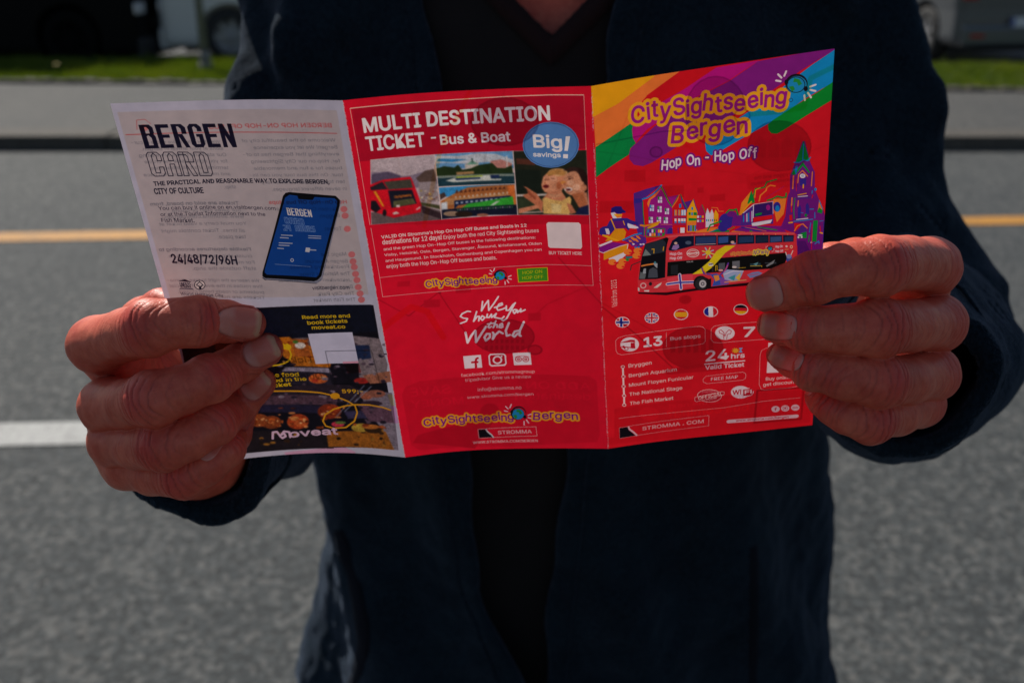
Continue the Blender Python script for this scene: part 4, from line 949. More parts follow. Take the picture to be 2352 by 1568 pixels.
["O","F",2,"8a188c","Hop On - Hop Off",28.4,39.4,69,40.6,4.2,"fdf4f8",0.06,0.012],
["P","F",2,"5a2a98",[16,47.9,21.4,46.9,27.8,46.2,20.2,51.2,20,52,20.4,68.7,17.4,66.9,16.4,61.2,16.2,55.6,15.9,52.5]],
["P","F",2,"3a2a9c",[16,50.3,20.2,50.9,19.5,52.6,16.3,52.6]],
["P","F",2,"e81424",[19.7,51.5,27.8,46.8,22.5,51,22,59.7,22.2,64.1,20.4,64.4]],
["P","F",2,"a81a90",[21.9,52.4,23.7,50.9,27.6,47.6,29.5,51.3,32.6,57.2,32.8,69.6,20.7,67.5,20.5,63.7,22.2,63.4,22.1,56]],
["P","F",2,"8a1890",[22,63.1,32.8,65.3,32.8,69.6,20.4,68.1]],
["P","F",2,"ff8c32",[27.9,47.8,25.4,50.9,23.3,52,22.6,54.3,22.3,55.5,21.7,53.5,22.5,51.6,24.3,50.4]],
["L","F",2,"1890dc",0.68,[19.7,51.2,21.9,50.9,24.6,49.5,26.6,47.9,28,46.4]],
["L","F",2,"0a9a3a",0.46,[27.9,47.1,29.5,50.7,30.9,54.2,32.5,56.9]],
["L","F",2,"0a9a3a",0.34,[19.8,52,19.9,57.5,20.3,63.1,20.2,68.4]],
["L","F",2,"5a2a98",0.23,[28.7,47.2,32.6,56.6]],
["P","F",2,"f4eefc",[26.4,51.2,28.2,51.5,28.2,54.3,26.4,54]],
["P","F",2,"0a9a3a",[26.4,51.2,27,51.3,27,52.7,26.4,52.6]],
["L","F",2,"5a2a98",0.23,[27.3,51.3,27.3,54.1]],
["L","F",2,"5a2a98",0.2,[26.4,52.6,28.2,52.9]],
["P","F",2,"d9e6fb",[22.9,54.3,24.7,54.7,24.6,57.5,22.8,57.1]],
["P","F",2,"1890dc",[22.9,54.3,23.4,54.4,23.4,55.8,22.8,55.7]],
["L","F",2,"5a2a98",0.23,[23.8,54.5,23.7,57.3]],
["L","F",2,"5a2a98",0.2,[22.8,55.7,24.6,56.1]],
["P","F",2,"f4eefc",[26.2,55.5,28,55.8,28,58.6,26.2,58.3]],
["P","F",2,"0a9a3a",[26.2,55.5,26.8,55.6,26.8,57,26.2,56.9]],
["L","F",2,"5a2a98",0.23,[27.1,55.7,27.1,58.5]],
["L","F",2,"5a2a98",0.2,[26.2,56.9,28,57.2]],
["P","F",2,"f4eefc",[29.4,57,31.2,57.3,31.2,60.1,29.4,59.8]],
["P","F",2,"0a9a3a",[29.4,57,30,57.1,30,58.5,29.4,58.4]],
["L","F",2,"5a2a98",0.23,[30.3,57.1,30.3,60]],
["L","F",2,"5a2a98",0.2,[29.4,58.4,31.2,58.7]],
["P","F",2,"f4eefc",[22.3,59.7,24.1,60.1,24.1,62.9,22.3,62.6]],
["P","F",2,"0a9a3a",[22.3,59.7,22.9,59.9,22.9,61.3,22.3,61.2]],
["L","F",2,"5a2a98",0.23,[23.2,59.9,23.2,62.7]],
["L","F",2,"5a2a98",0.2,[22.3,61.2,24.1,61.5]],
["P","F",2,"f4eefc",[25.8,60.4,27.7,60.7,27.6,63.5,25.8,63.2]],
["P","F",2,"0a9a3a",[25.8,60.4,26.4,60.5,26.4,61.9,25.8,61.8]],
["L","F",2,"5a2a98",0.23,[26.7,60.5,26.7,63.3]],
["L","F",2,"5a2a98",0.2,[25.8,61.8,27.6,62.1]],
["P","F",2,"f4eefc",[28.9,61,30.7,61.4,30.7,64.2,28.9,63.9]],
["P","F",2,"0a9a3a",[28.9,61,29.5,61.1,29.5,62.6,28.9,62.5]],
["L","F",2,"5a2a98",0.23,[29.8,61.2,29.8,64]],
["L","F",2,"5a2a98",0.2,[28.9,62.5,30.7,62.8]],
["L","F",2,"ff8c32",0.17,[27.5,64.2,32.6,65.2]],
["L","F",2,"0a9a3a",0.28,[21.3,65.1,29.3,66.5,29.2,70.1,21.2,69,21.3,65.1]],
["P","F",2,"1890dc",[21.6,65.6,22.4,65.7,22.3,67.2,21.6,67.1]],
["P","F",2,"5a2a98",[21.6,67.2,22.3,67.4,22.3,68.8,21.5,68.6]],
["P","F",2,"5a2a98",[22.5,65.7,23.3,65.9,23.3,67.4,22.5,67.2]],
["P","F",2,"f4eefc",[22.5,67.4,23.3,67.5,23.3,68.9,22.5,68.8]],
["P","F",2,"f4eefc",[23.5,65.9,24.3,66,24.2,67.5,23.5,67.4]],
["P","F",2,"ff8c32",[23.5,67.6,24.2,67.7,24.2,69.1,23.4,68.9]],
["P","F",2,"0a9a3a",[24.4,66.1,25.2,66.2,25.2,67.7,24.4,67.6]],
["P","F",2,"ffb81a",[24.4,67.7,25.2,67.9,25.2,69.2,24.4,69.1]],
["P","F",2,"a81a90",[25.4,66.2,26.1,66.4,26.1,67.9,25.4,67.7]],
["P","F",2,"5a2a98",[25.4,67.9,26.1,68,26.1,69.4,25.3,69.3]],
["P","F",2,"ffb81a",[26.3,66.4,27.1,66.5,27.1,68,26.3,67.9]],
["P","F",2,"1890dc",[26.3,68.1,27.1,68.2,27,69.6,26.3,69.4]],
["P","F",2,"f4eefc",[27.3,66.6,28,66.7,28,68.2,27.2,68]],
["P","F",2,"a81a90",[27.2,68.2,28,68.4,28,69.7,27.2,69.6]],
["P","F",2,"e81424",[28.2,66.7,29,66.8,29,68.3,28.2,68.2]],
["P","F",2,"0a9a3a",[28.2,68.4,29,68.5,28.9,69.9,28.2,69.8]],
["P","F",2,"3a2a9c",[30.4,69.2,30.5,67.3,31.4,66.4,32.8,66.7,33.9,68.2,34,69.5]],
["L","F",2,"ff8c32",0.23,[32.5,66.6,33.9,67.6,34.1,69.4]],
["P","F",2,"a81a90",[30.9,52.1,35.6,52,32.6,56.9]],
["P","F",2,"e01422",[32.6,57.2,35.9,52,37,55.5,39.3,59.6,38.7,70,32.8,69.3]],
["P","F",2,"5a2a98",[36.2,51.8,37.9,55.7,39.3,59.6,38.8,60.7,36.7,55.5]],
["L","F",2,"ff8c32",0.4,[32.6,57.1,33.8,55.6,34.8,54.3,35.7,52]],
["L","F",2,"0a9a3a",0.28,[32.9,56.1,35.3,52.2]],
["L","F",2,"0a9a3a",0.26,[36.3,51.8,37.9,56.3,39.5,59.3]],
["P","F",2,"1890dc",[35.6,56.1,36.6,56.2,36.6,58,35.6,57.9]],
["P","F",2,"f09a50",[33.6,58.5,34.6,58.6,34.6,61.2,33.6,61.1]],
["L","F",2,"1890dc",0.17,[33.6,58.5,33.6,61.1,34.6,61.2]],
["P","F",2,"f4f0fa",[33.6,62.5,34.5,62.6,34.5,64.8,33.6,64.6]],
["P","F",2,"1890dc",[33.6,63.8,34.5,64,34.5,64.8,33.6,64.6]],
["P","F",2,"f09a50",[35.3,58.7,36.2,58.9,36.2,61.5,35.2,61.3]],
["L","F",2,"1890dc",0.17,[35.3,58.7,35.2,61.3,36.2,61.5]],
["P","F",2,"f4f0fa",[35.2,62.7,36.2,62.9,36.2,65,35.2,64.9]],
["P","F",2,"1890dc",[35.2,64.1,36.2,64.3,36.2,65,35.2,64.9]],
["P","F",2,"e6ecfa",[36.6,59,37.6,59.1,37.6,61.7,36.6,61.6]],
["L","F",2,"1890dc",0.17,[36.6,59,36.6,61.6,37.6,61.7]],
["P","F",2,"f4f0fa",[36.5,62.9,37.5,63.1,37.5,65.3,36.5,65.1]],
["P","F",2,"1890dc",[36.5,64.3,37.5,64.5,37.5,65.3,36.5,65.1]],
["P","F",2,"e6ecfa",[37.6,59.1,38.6,59.3,38.6,61.9,37.6,61.7]],
["L","F",2,"1890dc",0.17,[37.6,59.1,37.6,61.7,38.6,61.9]],
["P","F",2,"f4f0fa",[37.6,63.1,38.5,63.3,38.5,65.4,37.6,65.3]],
["P","F",2,"1890dc",[37.6,64.5,38.5,64.7,38.5,65.4,37.6,65.3]],
["L","F",2,"5a2a98",0.34,[32.9,61.7,38.8,63.1]],
["L","F",2,"5a2a98",0.28,[32.8,65,38.7,66.1]],
["P","F",2,"f4f0fa",[36.2,67.2,38.1,67.5,38.1,70,36.2,69.7]],
["L","F",2,"3a2a9c",0.34,[35.2,67.1,35.3,69.7]],
["P","F",2,"5a2a98",[38,55.7,41.7,55.4,39.4,59]],
["P","F",2,"ffb81a",[39.1,59.5,42,54.8,42.6,57,43.7,60.9,43.8,70.2,39,70]],
["P","F",2,"ff8c32",[39,65,43.7,65.5,43.8,70.5,39,70]],
["L","F",2,"5a2a98",0.34,[42,55.1,42.9,58.3,44,61.5,43.9,69.9]],
["L","F",2,"e01422",0.23,[39.5,59,41.8,54.8]],
["P","F",2,"1890dc",[41,58.5,41.8,58.6,41.8,60,41,59.8]],
["P","F",2,"0a9a3a",[39.8,60.7,40.7,60.8,40.7,62.1,39.8,61.9]],
["P","F",2,"1890dc",[41,60.9,41.7,61,41.7,62.4,41,62.3]],
["P","F",2,"0a9a3a",[42,61.1,43.4,61.3,43.5,62.7,42,62.4]],
["P","F",2,"0a9a3a",[39.8,63.3,43.5,64.1,43.5,65.1,39.8,64.6]],
["P","F",2,"5a2a98",[39.5,66.7,40.3,66.8,40.3,69.5,39.5,69.4]],
["P","F",2,"1890dc",[40.5,66.8,41.3,67,41.3,69.7,40.5,69.6]],
["P","F",2,"0a9a3a",[41.5,67,42.3,67.1,42.3,69.9,41.5,69.7]],
["P","F",2,"1890dc",[42.5,67.2,43.3,67.3,43.3,70,42.5,69.9]],
["P","F",2,"2c2496",[5.9,55,6.2,52.9,7.9,52.4,10.5,52.9,11,54.2,12.3,55.5,12.3,56.1,10.7,56,10.1,56.5,8.6,55.9,7.5,55]],
["P","F",2,"e8f0fa",[5.8,55.1,7.5,55,8.6,56.4,10.3,57,10.4,58.2,9.1,58.9,7.6,58.6,6.6,57.5]],
["P","F",2,"ff8c32",[7,55.8,8.6,56.2,10.9,56.5,10.5,57.8,8.6,57.9]],
["P","F",2,"ffb81a",[7,55.8,10.7,56.4,10.5,57,7.7,56.8]],
["P","F",2,"3a2a96",[5.1,58.8,6.5,57.8,10.3,58.2,12.9,58.7,15.2,60.3,17.6,61.4,17.8,62.7,15.2,62.2,13.3,64.6,12.2,63.2,7.5,62.7,5.4,64.8,1.5,64.7,0.4,63.8,0.9,61.4,2.3,60.8,4,60.8]],
["P","F",2,"6a1a80",[5.6,58.9,11.7,59.7,12.2,63.2,7.5,62.7]],
["L","F",2,"ffb81a",0.46,[5.9,57.9,7.5,62.7]],
["L","F",2,"ffb81a",0.34,[11.1,59.6,11.7,61.7]],
["P","F",2,"f2eefa",[13,61,15.2,62.2,17.5,63.5,17.8,64.2,16.3,64.2,13.4,63.4,12.9,62.1]],
["P","F",2,"f0e4f0",[3.1,61.8,4.6,62.1,5.1,63.8,4.9,65,3.6,64.4]],
["P","F",2,"f0a018",[7.5,62.7,11.3,63.2,12.3,65.1,11.4,68.4,8.2,68.7,2.9,67.6,5.3,65.4]],
["P","F",2,"ffb81a",[1.8,64.3,3.9,65.1,7.3,67.3,9.4,68.8,7.3,68.2,3.8,66.3,1.8,65]],
["L","F",2,"f0901a",0.85,[18.7,63,20.5,63.7,22.2,63.6,27,63]],
["P","F",2,"f0b01a",[21.6,64.6,27,62.7,26.4,64.2,24,65,21.9,65.2]],
["L","F",2,"1890dc",0.74,[10.8,68.6,13.8,67.6,16.2,67,18.9,66.9]],
["P","F",2,"5a2a98",[11.1,68.9,17.4,67.3,20.9,69.1,21.2,71.7,19,73.5,14.9,72.5,13.2,70.3]],
["P","F",2,"ff8c32",[14.1,67.6,15.3,68.1,16.5,69.9,15.6,69.8,14.4,68.6]],
["P","F",2,"ff8c32",[15.6,68.5,16.8,69,17.9,70.8,17,70.6,15.9,69.5]],
["P","F",2,"ff8c32",[13.2,68.9,14.4,69.4,15.5,71.2,14.6,71,13.5,69.8]],
["P","F",2,"ff8c32",[16.5,67.4,17.7,67.9,18.8,69.7,18,69.5,16.8,68.4]],
["P","F",2,"f2eefa",[-0.2,69.1,5.8,67.8,6.2,68.5,0.7,69.9]],
["P","F",2,"8a1890",[0.1,70.1,6.1,68.7,12.3,70.7,9.3,71.1,4.2,72.1,2.1,73,0,72]],
["P","F",2,"f0a018",[2.1,72.7,4.2,72.4,12.6,70.8,13.1,71.5,12.8,73,11,74.6,1.9,76.5]],
["L","F",2,"eef2fb",0.28,[-0.1,71.9,1.9,73.1,4.2,72.4,9.6,71.2,13,70.9,12.5,73.3,10.3,75.1]],
["P","F",2,"f2eefa",[4,76.2,10.7,74.6,12.1,75.8,9.7,77.6,7.8,78.5,5.2,77.7]],
["P","F",2,"108a8a",[11.5,76.5,14.8,77.1,14.7,78,12.1,77.7]],
["P","F",2,"0a9a3a",[10,77.3,13.5,78.1,12.9,79.1,10.5,78.4]],
["E","F",2,"ff8c32",[12.7,74.6,1.84,0.34,-0.04,1.46]],
["E","F",2,"f01a28",[13.9,75.2,0.65,0.12,-0.01,0.38]],
["E","F",2,"ff8c32",[17.2,74.8,1.85,0.33,-0.04,1.46]],
["E","F",2,"f01a28",[18.4,75.3,0.66,0.12,-0.01,0.38]],
["E","F",2,"ff8c32",[5.7,78.1,1.85,0.34,-0.05,1.47]],
["E","F",2,"f01a28",[6.9,78.7,0.66,0.12,-0.01,0.38]],
["E","F",2,"ff8c32",[10.2,78.7,1.85,0.34,-0.05,1.47]],
["E","F",2,"f01a28",[11.4,79.2,0.66,0.12,-0.01,0.38]],
["E","F",2,"ff8c32",[9.3,80.7,1.85,0.34,-0.05,1.48]],
["E","F",2,"f01a28",[10.4,81.3,0.66,0.12,-0.01,0.39]],
["E","F",2,"ff8c32",[16.6,77.2,1.85,0.33,-0.04,1.47]],
["E","F",2,"f01a28",[17.8,77.8,0.66,0.12,-0.01,0.38]],
["E","F",2,"5a2a98",[14.4,70.5,0.53,0.1,-0.01,0.38]],
["E","F",2,"f2eefa",[15.4,71.4,0.53,0.1,-0.01,0.38]],
["E","F",2,"a81a90",[16.5,72.3,0.53,0.1,-0.01,0.38]],
["E","F",2,"1890dc",[17.6,73.2,0.53,0.1,-0.01,0.38]],
["E","F",2,"5a2a98",[18.7,71.3,0.53,0.1,-0.01,0.38]],
["E","F",2,"f2eefa",[19.8,72.2,0.53,0.1,-0.01,0.38]],
["E","F",2,"a81a90",[15.3,72.2,0.53,0.1,-0.01,0.38]],
["E","F",2,"1890dc",[16.3,73.1,0.53,0.1,-0.01,0.38]],
["E","F",2,"5a2a98",[17.5,71.2,0.53,0.1,-0.01,0.38]],
["E","F",2,"f2eefa",[18.6,72.1,0.53,0.1,-0.01,0.38]],
["P","F",2,"c01a5a",[43.6,62.3,45.5,57.8,47.2,62.3,47,69.4,43,69.1]],
["L","F",2,"0a9a3a",0.24,[45.8,58.2,47.3,62.3]],
["P","F",2,"f4f0fa",[43.6,62.8,44.4,62.9,44.4,64.1,43.6,64]],
["P","F",2,"f4f0fa",[43.6,64.8,44.4,64.9,44.4,66,43.6,65.9]],
["P","F",2,"1890dc",[44.7,63,45.4,63.1,45.4,64.2,44.7,64.1]],
["P","F",2,"1890dc",[44.7,64.9,45.4,65,45.4,66.2,44.7,66.1]],
["P","F",2,"ffb81a",[45.7,63.2,46.5,63.3,46.5,64.4,45.7,64.3]],
["P","F",2,"ffb81a",[45.7,65.1,46.5,65.2,46.5,66.3,45.7,66.2]],
["P","F",2,"e6eefa",[47.3,62.9,48.1,60.1,49.2,62.9,49.2,69,47.4,69.1]],
["P","F",2,"f0e4ea",[49.2,62.9,50.1,60.8,50.9,63.2,50.9,69,49.2,69]],
["P","F",2,"ffb81a",[51,63.5,51.7,61.4,53,63.8,52.9,67.6,51,68]],
["L","F",2,"ff8c32",0.3,[49.8,60.2,52.5,60.8,53.1,62.5,55.3,62.8]],
["P","F",2,"1890dc",[47.6,65.2,48.1,65.3,48.1,66.3,47.6,66.2]],
["P","F",2,"0a9a3a",[48.5,65.4,48.9,65.4,48.9,66.4,48.5,66.3]],
["P","F",2,"e81424",[49.4,65.5,49.8,65.6,49.8,66.5,49.4,66.5]],
["P","F",2,"1890dc",[50.2,65.6,50.7,65.7,50.7,66.7,50.2,66.6]],
["P","F",2,"0a9a3a",[51.1,65.8,51.5,65.8,51.5,66.8,51.1,66.7]],
["P","F",2,"e81424",[51.9,65.9,52.4,66,52.4,66.9,52,66.9]],
["P","F",2,"ff8c32",[43,70,48,69.5,53.2,69.6,49.5,72,43,71.3]],
["P","F",2,"0a8a4a",[48,72,52.3,70.5,57.9,72,57.9,73.4]],
["L","F",2,"1890dc",0.24,[48,71.8,53.2,70.6]],
["E","F",2,"3a2a9c",[56.6,67.5,3.38,0.5,0.05,3.57]],
["E","F",2,"3a2a9c",[55.1,70.3,2.16,0.32,0.03,1.96]],
["E","F",2,"7a1a8c",[58.7,64.6,2.14,0.31,0.02,1.29]],
["P","F",2,"7a1a90",[60.2,64.5,63,65.9,63.1,70.8,58.8,70.1,59.3,66.7]],
["L","F",2,"0a9a3a",0.66,[56.5,63.7,57.7,62.6,59.5,63,60.8,62.7,61.6,65.4]],
["L","F",2,"0a9a3a",0.66,[48.3,70.5,49.5,68.1,51.7,67.8,54.1,67.2]],
["P","F",2,"ff9a28",[62,65.8,63.1,60.1,67.2,55.4,68.6,60.9,66.8,61.3,64.4,63.8,63.3,65.6]],
["P","F",2,"0a9a3a",[66.1,59,67.2,55.4,68.6,59.3,68.9,61,65.6,61.1]],
["L","F",2,"ffb81a",0.54,[63.2,65.3,64.4,63.5,67.4,60.3]],
["L","F",2,"0a9a3a",0.54,[68.2,57.7,69,54.7,70.8,54.9,72.9,54.6,73.8,52.5,77.9,51.8]],
["L","F",2,"ff8c32",0.6,[70.7,60.6,71.2,58.1,73.6,56.2,73.8,55,75.3,54.1,77.4,54.7]],
["L","F",2,"ffb81a",0.42,[68.8,58.7,69,55.3,71.1,54.6]],
["L","F",2,"a81a90",0.15,[72.8,60.2,81.3,55.2]],
["P","F",2,"5a2a98",[63.2,65.3,68.6,61.9,76.8,61.7,77.1,71.7,62.8,70.7]],
["P","F",2,"3a1a70",[68.6,61.9,76.5,61.7,76.6,67.1,68.8,67.7]],
["P","F",2,"e81424",[68.3,67.6,76.7,67.6,76.7,69.4,68.4,69.9]],
["P","F",2,"f0f0fa",[67.6,70.1,76.7,69.7,75.9,71.2,68,71.9]],
["L","F",2,"f4f4fc",0.36,[68.3,67.9,68.3,61.8,63.9,65]],
["L","F",2,"f4f4fc",0.21,[68.3,61.7,76.7,61.5,76.9,67.1]],
["P","F",2,"0a9a3a",[69,66.1,72.1,65.9,71.9,66.8,69.4,67.1]],
["E","F",2,"a81a90",[74.7,64,0.91,0.12,0.04,1.28]],
["P","F",2,"1890dc",[63.9,66,64.3,65.9,64.4,69,63.9,69.1]],
["P","F",2,"a81a90",[64.6,65.7,65,65.6,65.1,69.1,64.7,69.2]],
["P","F",2,"f4f0fa",[65.3,65.4,65.7,65.3,65.8,69.2,65.4,69.3]],
["P","F",2,"1890dc",[66,65.2,66.5,65.1,66.6,69.3,66.1,69.4]],
["P","F",2,"a81a90",[66.8,64.9,67.2,64.8,67.3,69.4,66.9,69.5]],
["P","F",2,"f4f0fa",[67.5,64.6,67.9,64.5,68,69.5,67.6,69.6]],
["P","F",2,"ff8c32",[76.7,60.4,82.4,60.9,81.5,67.8,78.6,71.2,77.2,65.3]],
["E","F",2,"3a2a9c",[78.5,64.2,1.57,0.21,0.08,2.24]],
["E","F",2,"1890dc",[78.7,65,0.91,0.12,0.05,1.48]],
["L","F",2,"0a9a3a",0.66,[74.3,60.7,76.4,60.4,78.5,59.4,80.6,60.3,82.2,60.2,82.2,58.6]],
["P","F",2,"8a1a8c",[57.9,73.3,63.4,70.8,80.2,73.1,83.4,76.7]],
["P","F",2,"ff8c32",[57.3,73.5,59.4,72.4,64.7,73.6,65.3,74.6]],
["L","F",2,"0a9a3a",0.42,[70.4,72.3,78.7,74.8]],
["L","F",2,"ff8c32",0.24,[64.6,71.6,74.2,74.7]],
["L","F",2,"3a2a9c",0.6,[63.4,71.5,72,74.6]],
["L","F",2,"0a9a3a",0.3,[56,72.7,60.3,70.7]],
["P","F",2,"0a9a3a",[66.5,74.7,67.1,73.3,69.6,74.9]],
["P","F",2,"7a1a8c",[83.5,51,85.3,45.4,87.9,36.4,89,36.5,91.8,46.2,93.8,50.5,94.2,58,98.3,68,99.8,73.3,100.6,89.8,91.5,88.7,87.6,82.9,87.3,77.6,80.2,74.1,82.2,69.1,83,59.7,83.8,57.9]],
["P","F",2,"0a9a3a",[85.6,45.1,86.9,41,88.4,36.4,89.8,40.5,90.9,44,91.6,45.3,88.8,44.6,87.7,45.4]],
["L","F",2,"1890dc",0.42,[88.5,37.6,88.5,44.6]],
["L","F",2,"1890dc",0.42,[84.9,45.2,87.1,45.5,88.8,44.6,90.6,45.2,91.7,43.8]],
["P","F",2,"0a9a3a",[85,50.6,86.6,48.3,88.6,45.5,91.7,50.2,91.5,50.8,88.6,47.1,85.9,50.7]],
["P","F",2,"1890dc",[84.9,50,85.7,47,86.6,46.8,86.2,50.7]],
["P","F",2,"0a9a3a",[84.1,50.5,85.1,47.8,85.9,50.7]],
["L","F",2,"ff8c32",0.54,[84.9,56.8,85,51.2]],
["L","F",2,"ff8c32",0.42,[92.7,56.5,92.8,50.3]],
["L","F",2,"ff8c32",0.42,[86.9,54.5,87.1,50.8,88.6,49.2,90.9,52]],
["E","F",2,"f4f4fc",[88.8,51.6,1.19,0.15,0.05,1]],
["E","F",2,"b8c8e0",[88.8,51.6,0.65,0.08,0.03,0.56]],
["P","F",2,"3a2a9c",[87.7,52.8,90.4,52.8,90.5,55.9,87.9,55.9]],
["L","F",2,"ffb81a",0.54,[89.3,57,89.3,55.5]],
["L","F",2,"e81424",0.24,[86.2,52.6,86.5,58.2]],
["L","F",2,"ffb81a",0.42,[87.2,59.9,90.7,59.6]],
["L","F",2,"e6eefa",0.36,[87.2,60.7,91.4,60.8]],
["L","F",2,"5a2a98",0.6,[86,61.6,93.2,61.6]],
["L","F",2,"0a9a3a",0.36,[86.1,70.6,85.7,66.4,86,61]],
["P","F",2,"3a2a9c",[87.4,66,88.3,64.5,88.9,66.2,88.8,70.6,87.6,70.5]],
["P","F",2,"3a2a9c",[90.7,64.8,91.5,63.9,92.2,65.6,92.4,69.1,90.9,69]],
["L","F",2,"ff8c32",0.42,[87.4,65,87.5,62.5]],
["L","F",2,"1890dc",0.24,[88.7,68,89.9,68.4]],
["E","F",2,"0a9a3a",[91,69.5,0.54,0.07,0.03,0.71]],
["L","F",2,"e81424",0.48,[84.8,67.2,84.6,63.7]],
["L","F",2,"ff8c32",0.54,[84.7,64.3,84.8,60.9]],
["P","F",2,"e81424",[83.9,68.7,85.1,68.5,85.3,71.1,84.1,71.3]],
["L","F",2,"ffb81a",0.66,[83.9,72.1,85.3,72.1]],
["L","F",2,"e6eefa",0.42,[87.1,71,91.9,71]],
["L","F",2,"1890dc",0.42,[85.9,71.7,90.7,71.8,94,71.6]],
["P","F",2,"0a9a3a",[94.3,72.3,96.2,72.4,96.1,82.3,94.2,82]],
["L","F",2,"1890dc",0.36,[92.8,77.6,93.2,73.1]],
["L","F",2,"1890dc",0.36,[94.9,71.4,94.7,68.5]],
["L","F",2,"1890dc",0.42,[92.6,66.9,94.1,67]],
["P","F",2,"ff8c32",[95.9,68,96.3,63,98,67.3,97.8,69.2]],
["L","F",2,"1890dc",0.36,[96.3,63.3,98,67.6]],
["P","F",2,"0a9a3a",[95.7,68.6,96.4,66.5,97.9,67.9,97.8,69.5]],
["E","F",2,"1890dc",[94.5,58.2,0.54,0.07,0.04,0.69]],
["L","F",2,"1890dc",0.36,[93.1,60,93.2,58.5]],
["L","F",2,"e81424",0.42,[93.2,61.9,93.5,60.7]],
["P","F",2,"e81424",[86.1,72.5,89.3,73.1,88.7,74.5,86.4,76.8]],
["L","F",2,"ff8c32",0.48,[86.4,76.1,87.5,74,89.9,73.3,91.8,75.5]],
["P","F",2,"5a2a98",[87.9,76.3,89,74.5,91.5,75.2,92,80.1,88,79.6]],
["P","F",2,"0a9a3a",[88,79.6,89.2,77.5,91.6,77.1,91.7,80.1]],
["E","F",2,"f4f4fc",[88.9,78.4,1.04,0.13,0.02,0.4]],
["E","F",2,"f4f4fc",[88.2,79.3,0.43,0.05,0.02,0.53]],
["E","F",2,"f4f4fc",[89.6,79.4,0.43,0.05,0.02,0.46]],
["L","F",2,"ffb81a",0.6,[97.5,78.2,99.2,78.9]],
["L","F",2,"1890dc",0.48,[95.5,83.2,97,82.1,97.3,83.1]],
["L","F",2,"1890dc",0.3,[96.8,72.9,98.6,72.8]],
["L","F",2,"e81424",0.42,[97.6,77.6,97.2,75.2]],
["P","F",2,"3a2a9c",[98.6,73.1,99.7,73.3,100,87.7,98.8,87.6]],
["P","F",2,"5a1a7c",[87.8,80.9,91.2,81.3,93.2,85.6,92.7,88.8,88.1,88.3]],
["P","F",2,"f4f4fc",[93.5,82.6,93.9,81.3,94.4,82.8]],
["L","F",2,"0a9a3a",0.42,[92.7,81.9,92.9,78.9]],
["L","F",2,"e81424",0.3,[94.1,85.7,93.8,73.8]],
["P","F",2,"2a0a14",[17,95.3,30,97.9,49.9,98.2,68.6,98.3,68.6,99.9,49.9,99.3,30,99.3,17.2,96.1]],
["P","F",2,"e23844",[17,95.1,16.9,89.1,18,81.2,20.8,71.8,29.9,69.7,36.3,69.8,86.2,76.7,87.3,78.1,87.9,86.7,86.9,94.1,68.6,98.3,50.4,98.3,42.3,97.8,30,97.6,23.4,96.7]],
["L","F",2,"f05a64",0.8,[30.3,70.5,46.9,72,86.2,77.3]],
["L","F",2,"ffb060",0.22,[41.4,71,41.4,71.8]],
["L","F",2,"ffb060",0.22,[46.7,71.8,46.7,72.7]],
["L","F",2,"ffb060",0.22,[52,72.6,52,73.5]],
["L","F",2,"ffb060",0.22,[57.3,73.4,57.3,74.3]],
["L","F",2,"ffb060",0.22,[62.5,74.1,62.5,75]],
["L","F",2,"ffb060",0.22,[67.8,74.9,67.8,75.8]],
["L","F",2,"ffb060",0.22,[73,75.6,73,76.5]],
["L","F",2,"ffb060",0.22,[78.2,76.3,78.3,77.2]],
["L","F",2,"ffb060",0.22,[83.5,77,83.5,77.8]],
["P","F",2,"101018",[20.6,72.2,25.7,71.6,30.3,70.7,31,71.6,30.3,74.4,29.8,77.8,29.4,90.3,25.4,90.4,17.4,89,18,84.2,19,77.9]],
["P","F",2,"2a3440",[20.6,72.5,28.5,71.4,29.8,73.3,29.1,77.7,19.3,77.9]],
["P","F",2,"7c8c8c",[20.7,74.7,23.2,78.1,19.3,77.9]],
["L","F",2,"e8b020",0.4,[24.4,77.4,24.5,75.4,23.5,75.3]],
["L","F",2,"e8b020",0.4,[28.6,76.8,28.8,75.1]],
["L","F",2,"f09040",0.71,[18.9,82.6,20.8,82.5,24.6,82.6]],
["E","F",2,"4a90a0",[24.9,82.2,0.56,0.1,-0.01,0.7]],
["P","F",2,"4c5460",[21.6,89,22.2,85,24.1,84.3,25.9,85.6,26.1,89.7]],
["P","F",2,"a8b4bc",[19.1,86.5,19.8,84.1,20.8,84.2,20.7,86.8]],
["P","F",2,"a8b4bc",[24.1,82.5,26,82.6,25.9,85.1,24.8,83.9]],
["P","F",2,"6a7478",[17.6,88.7,18.2,85.3,20.7,87.3,20.2,89.3]],
["L","F",2,"303438",0.4,[18.5,80.3,14.3,81.3,13.7,83.7]],
["P","F",2,"121a38",[31,76.5,32.6,72.8,35.4,71.2,42.3,72.1,86.2,78.1,86.1,81.1,70,79.9,51.6,78.2,42.3,76.9,33,77.9,31.2,77.3]],
["L","F",2,"d0303c",0.4,[42.5,72.1,42.5,76.7]],
["L","F",2,"d0303c",0.4,[52.5,73.7,52.6,78]],
["L","F",2,"d0303c",0.4,[61.3,74.9,61.3,79]],
["L","F",2,"d0303c",0.4,[69.2,76,69.3,79.8]],
["L","F",2,"d0303c",0.4,[75.4,76.9,75.5,80.4]],
["L","F",2,"d0303c",0.4,[81.3,77.7,81.5,81]],
["P","F",2,"2c4478",[43.2,72.9,52,74,52,77,43.2,76.1]],
["P","F",2,"345aa0",[53.1,74.4,57.5,74.8,57.5,77.7,53.2,77.5]],
["P","F",2,"181c2c",[58,75.1,60.7,75.3,60.8,78.1,58,78.1]],
["P","F",2,"24406c",[62.1,75.7,68.5,76.3,68.6,79,62.1,78.6]],
["P","F",2,"20304c",[69.9,76.8,74.9,77.2,75,79.7,69.9,79.5]],
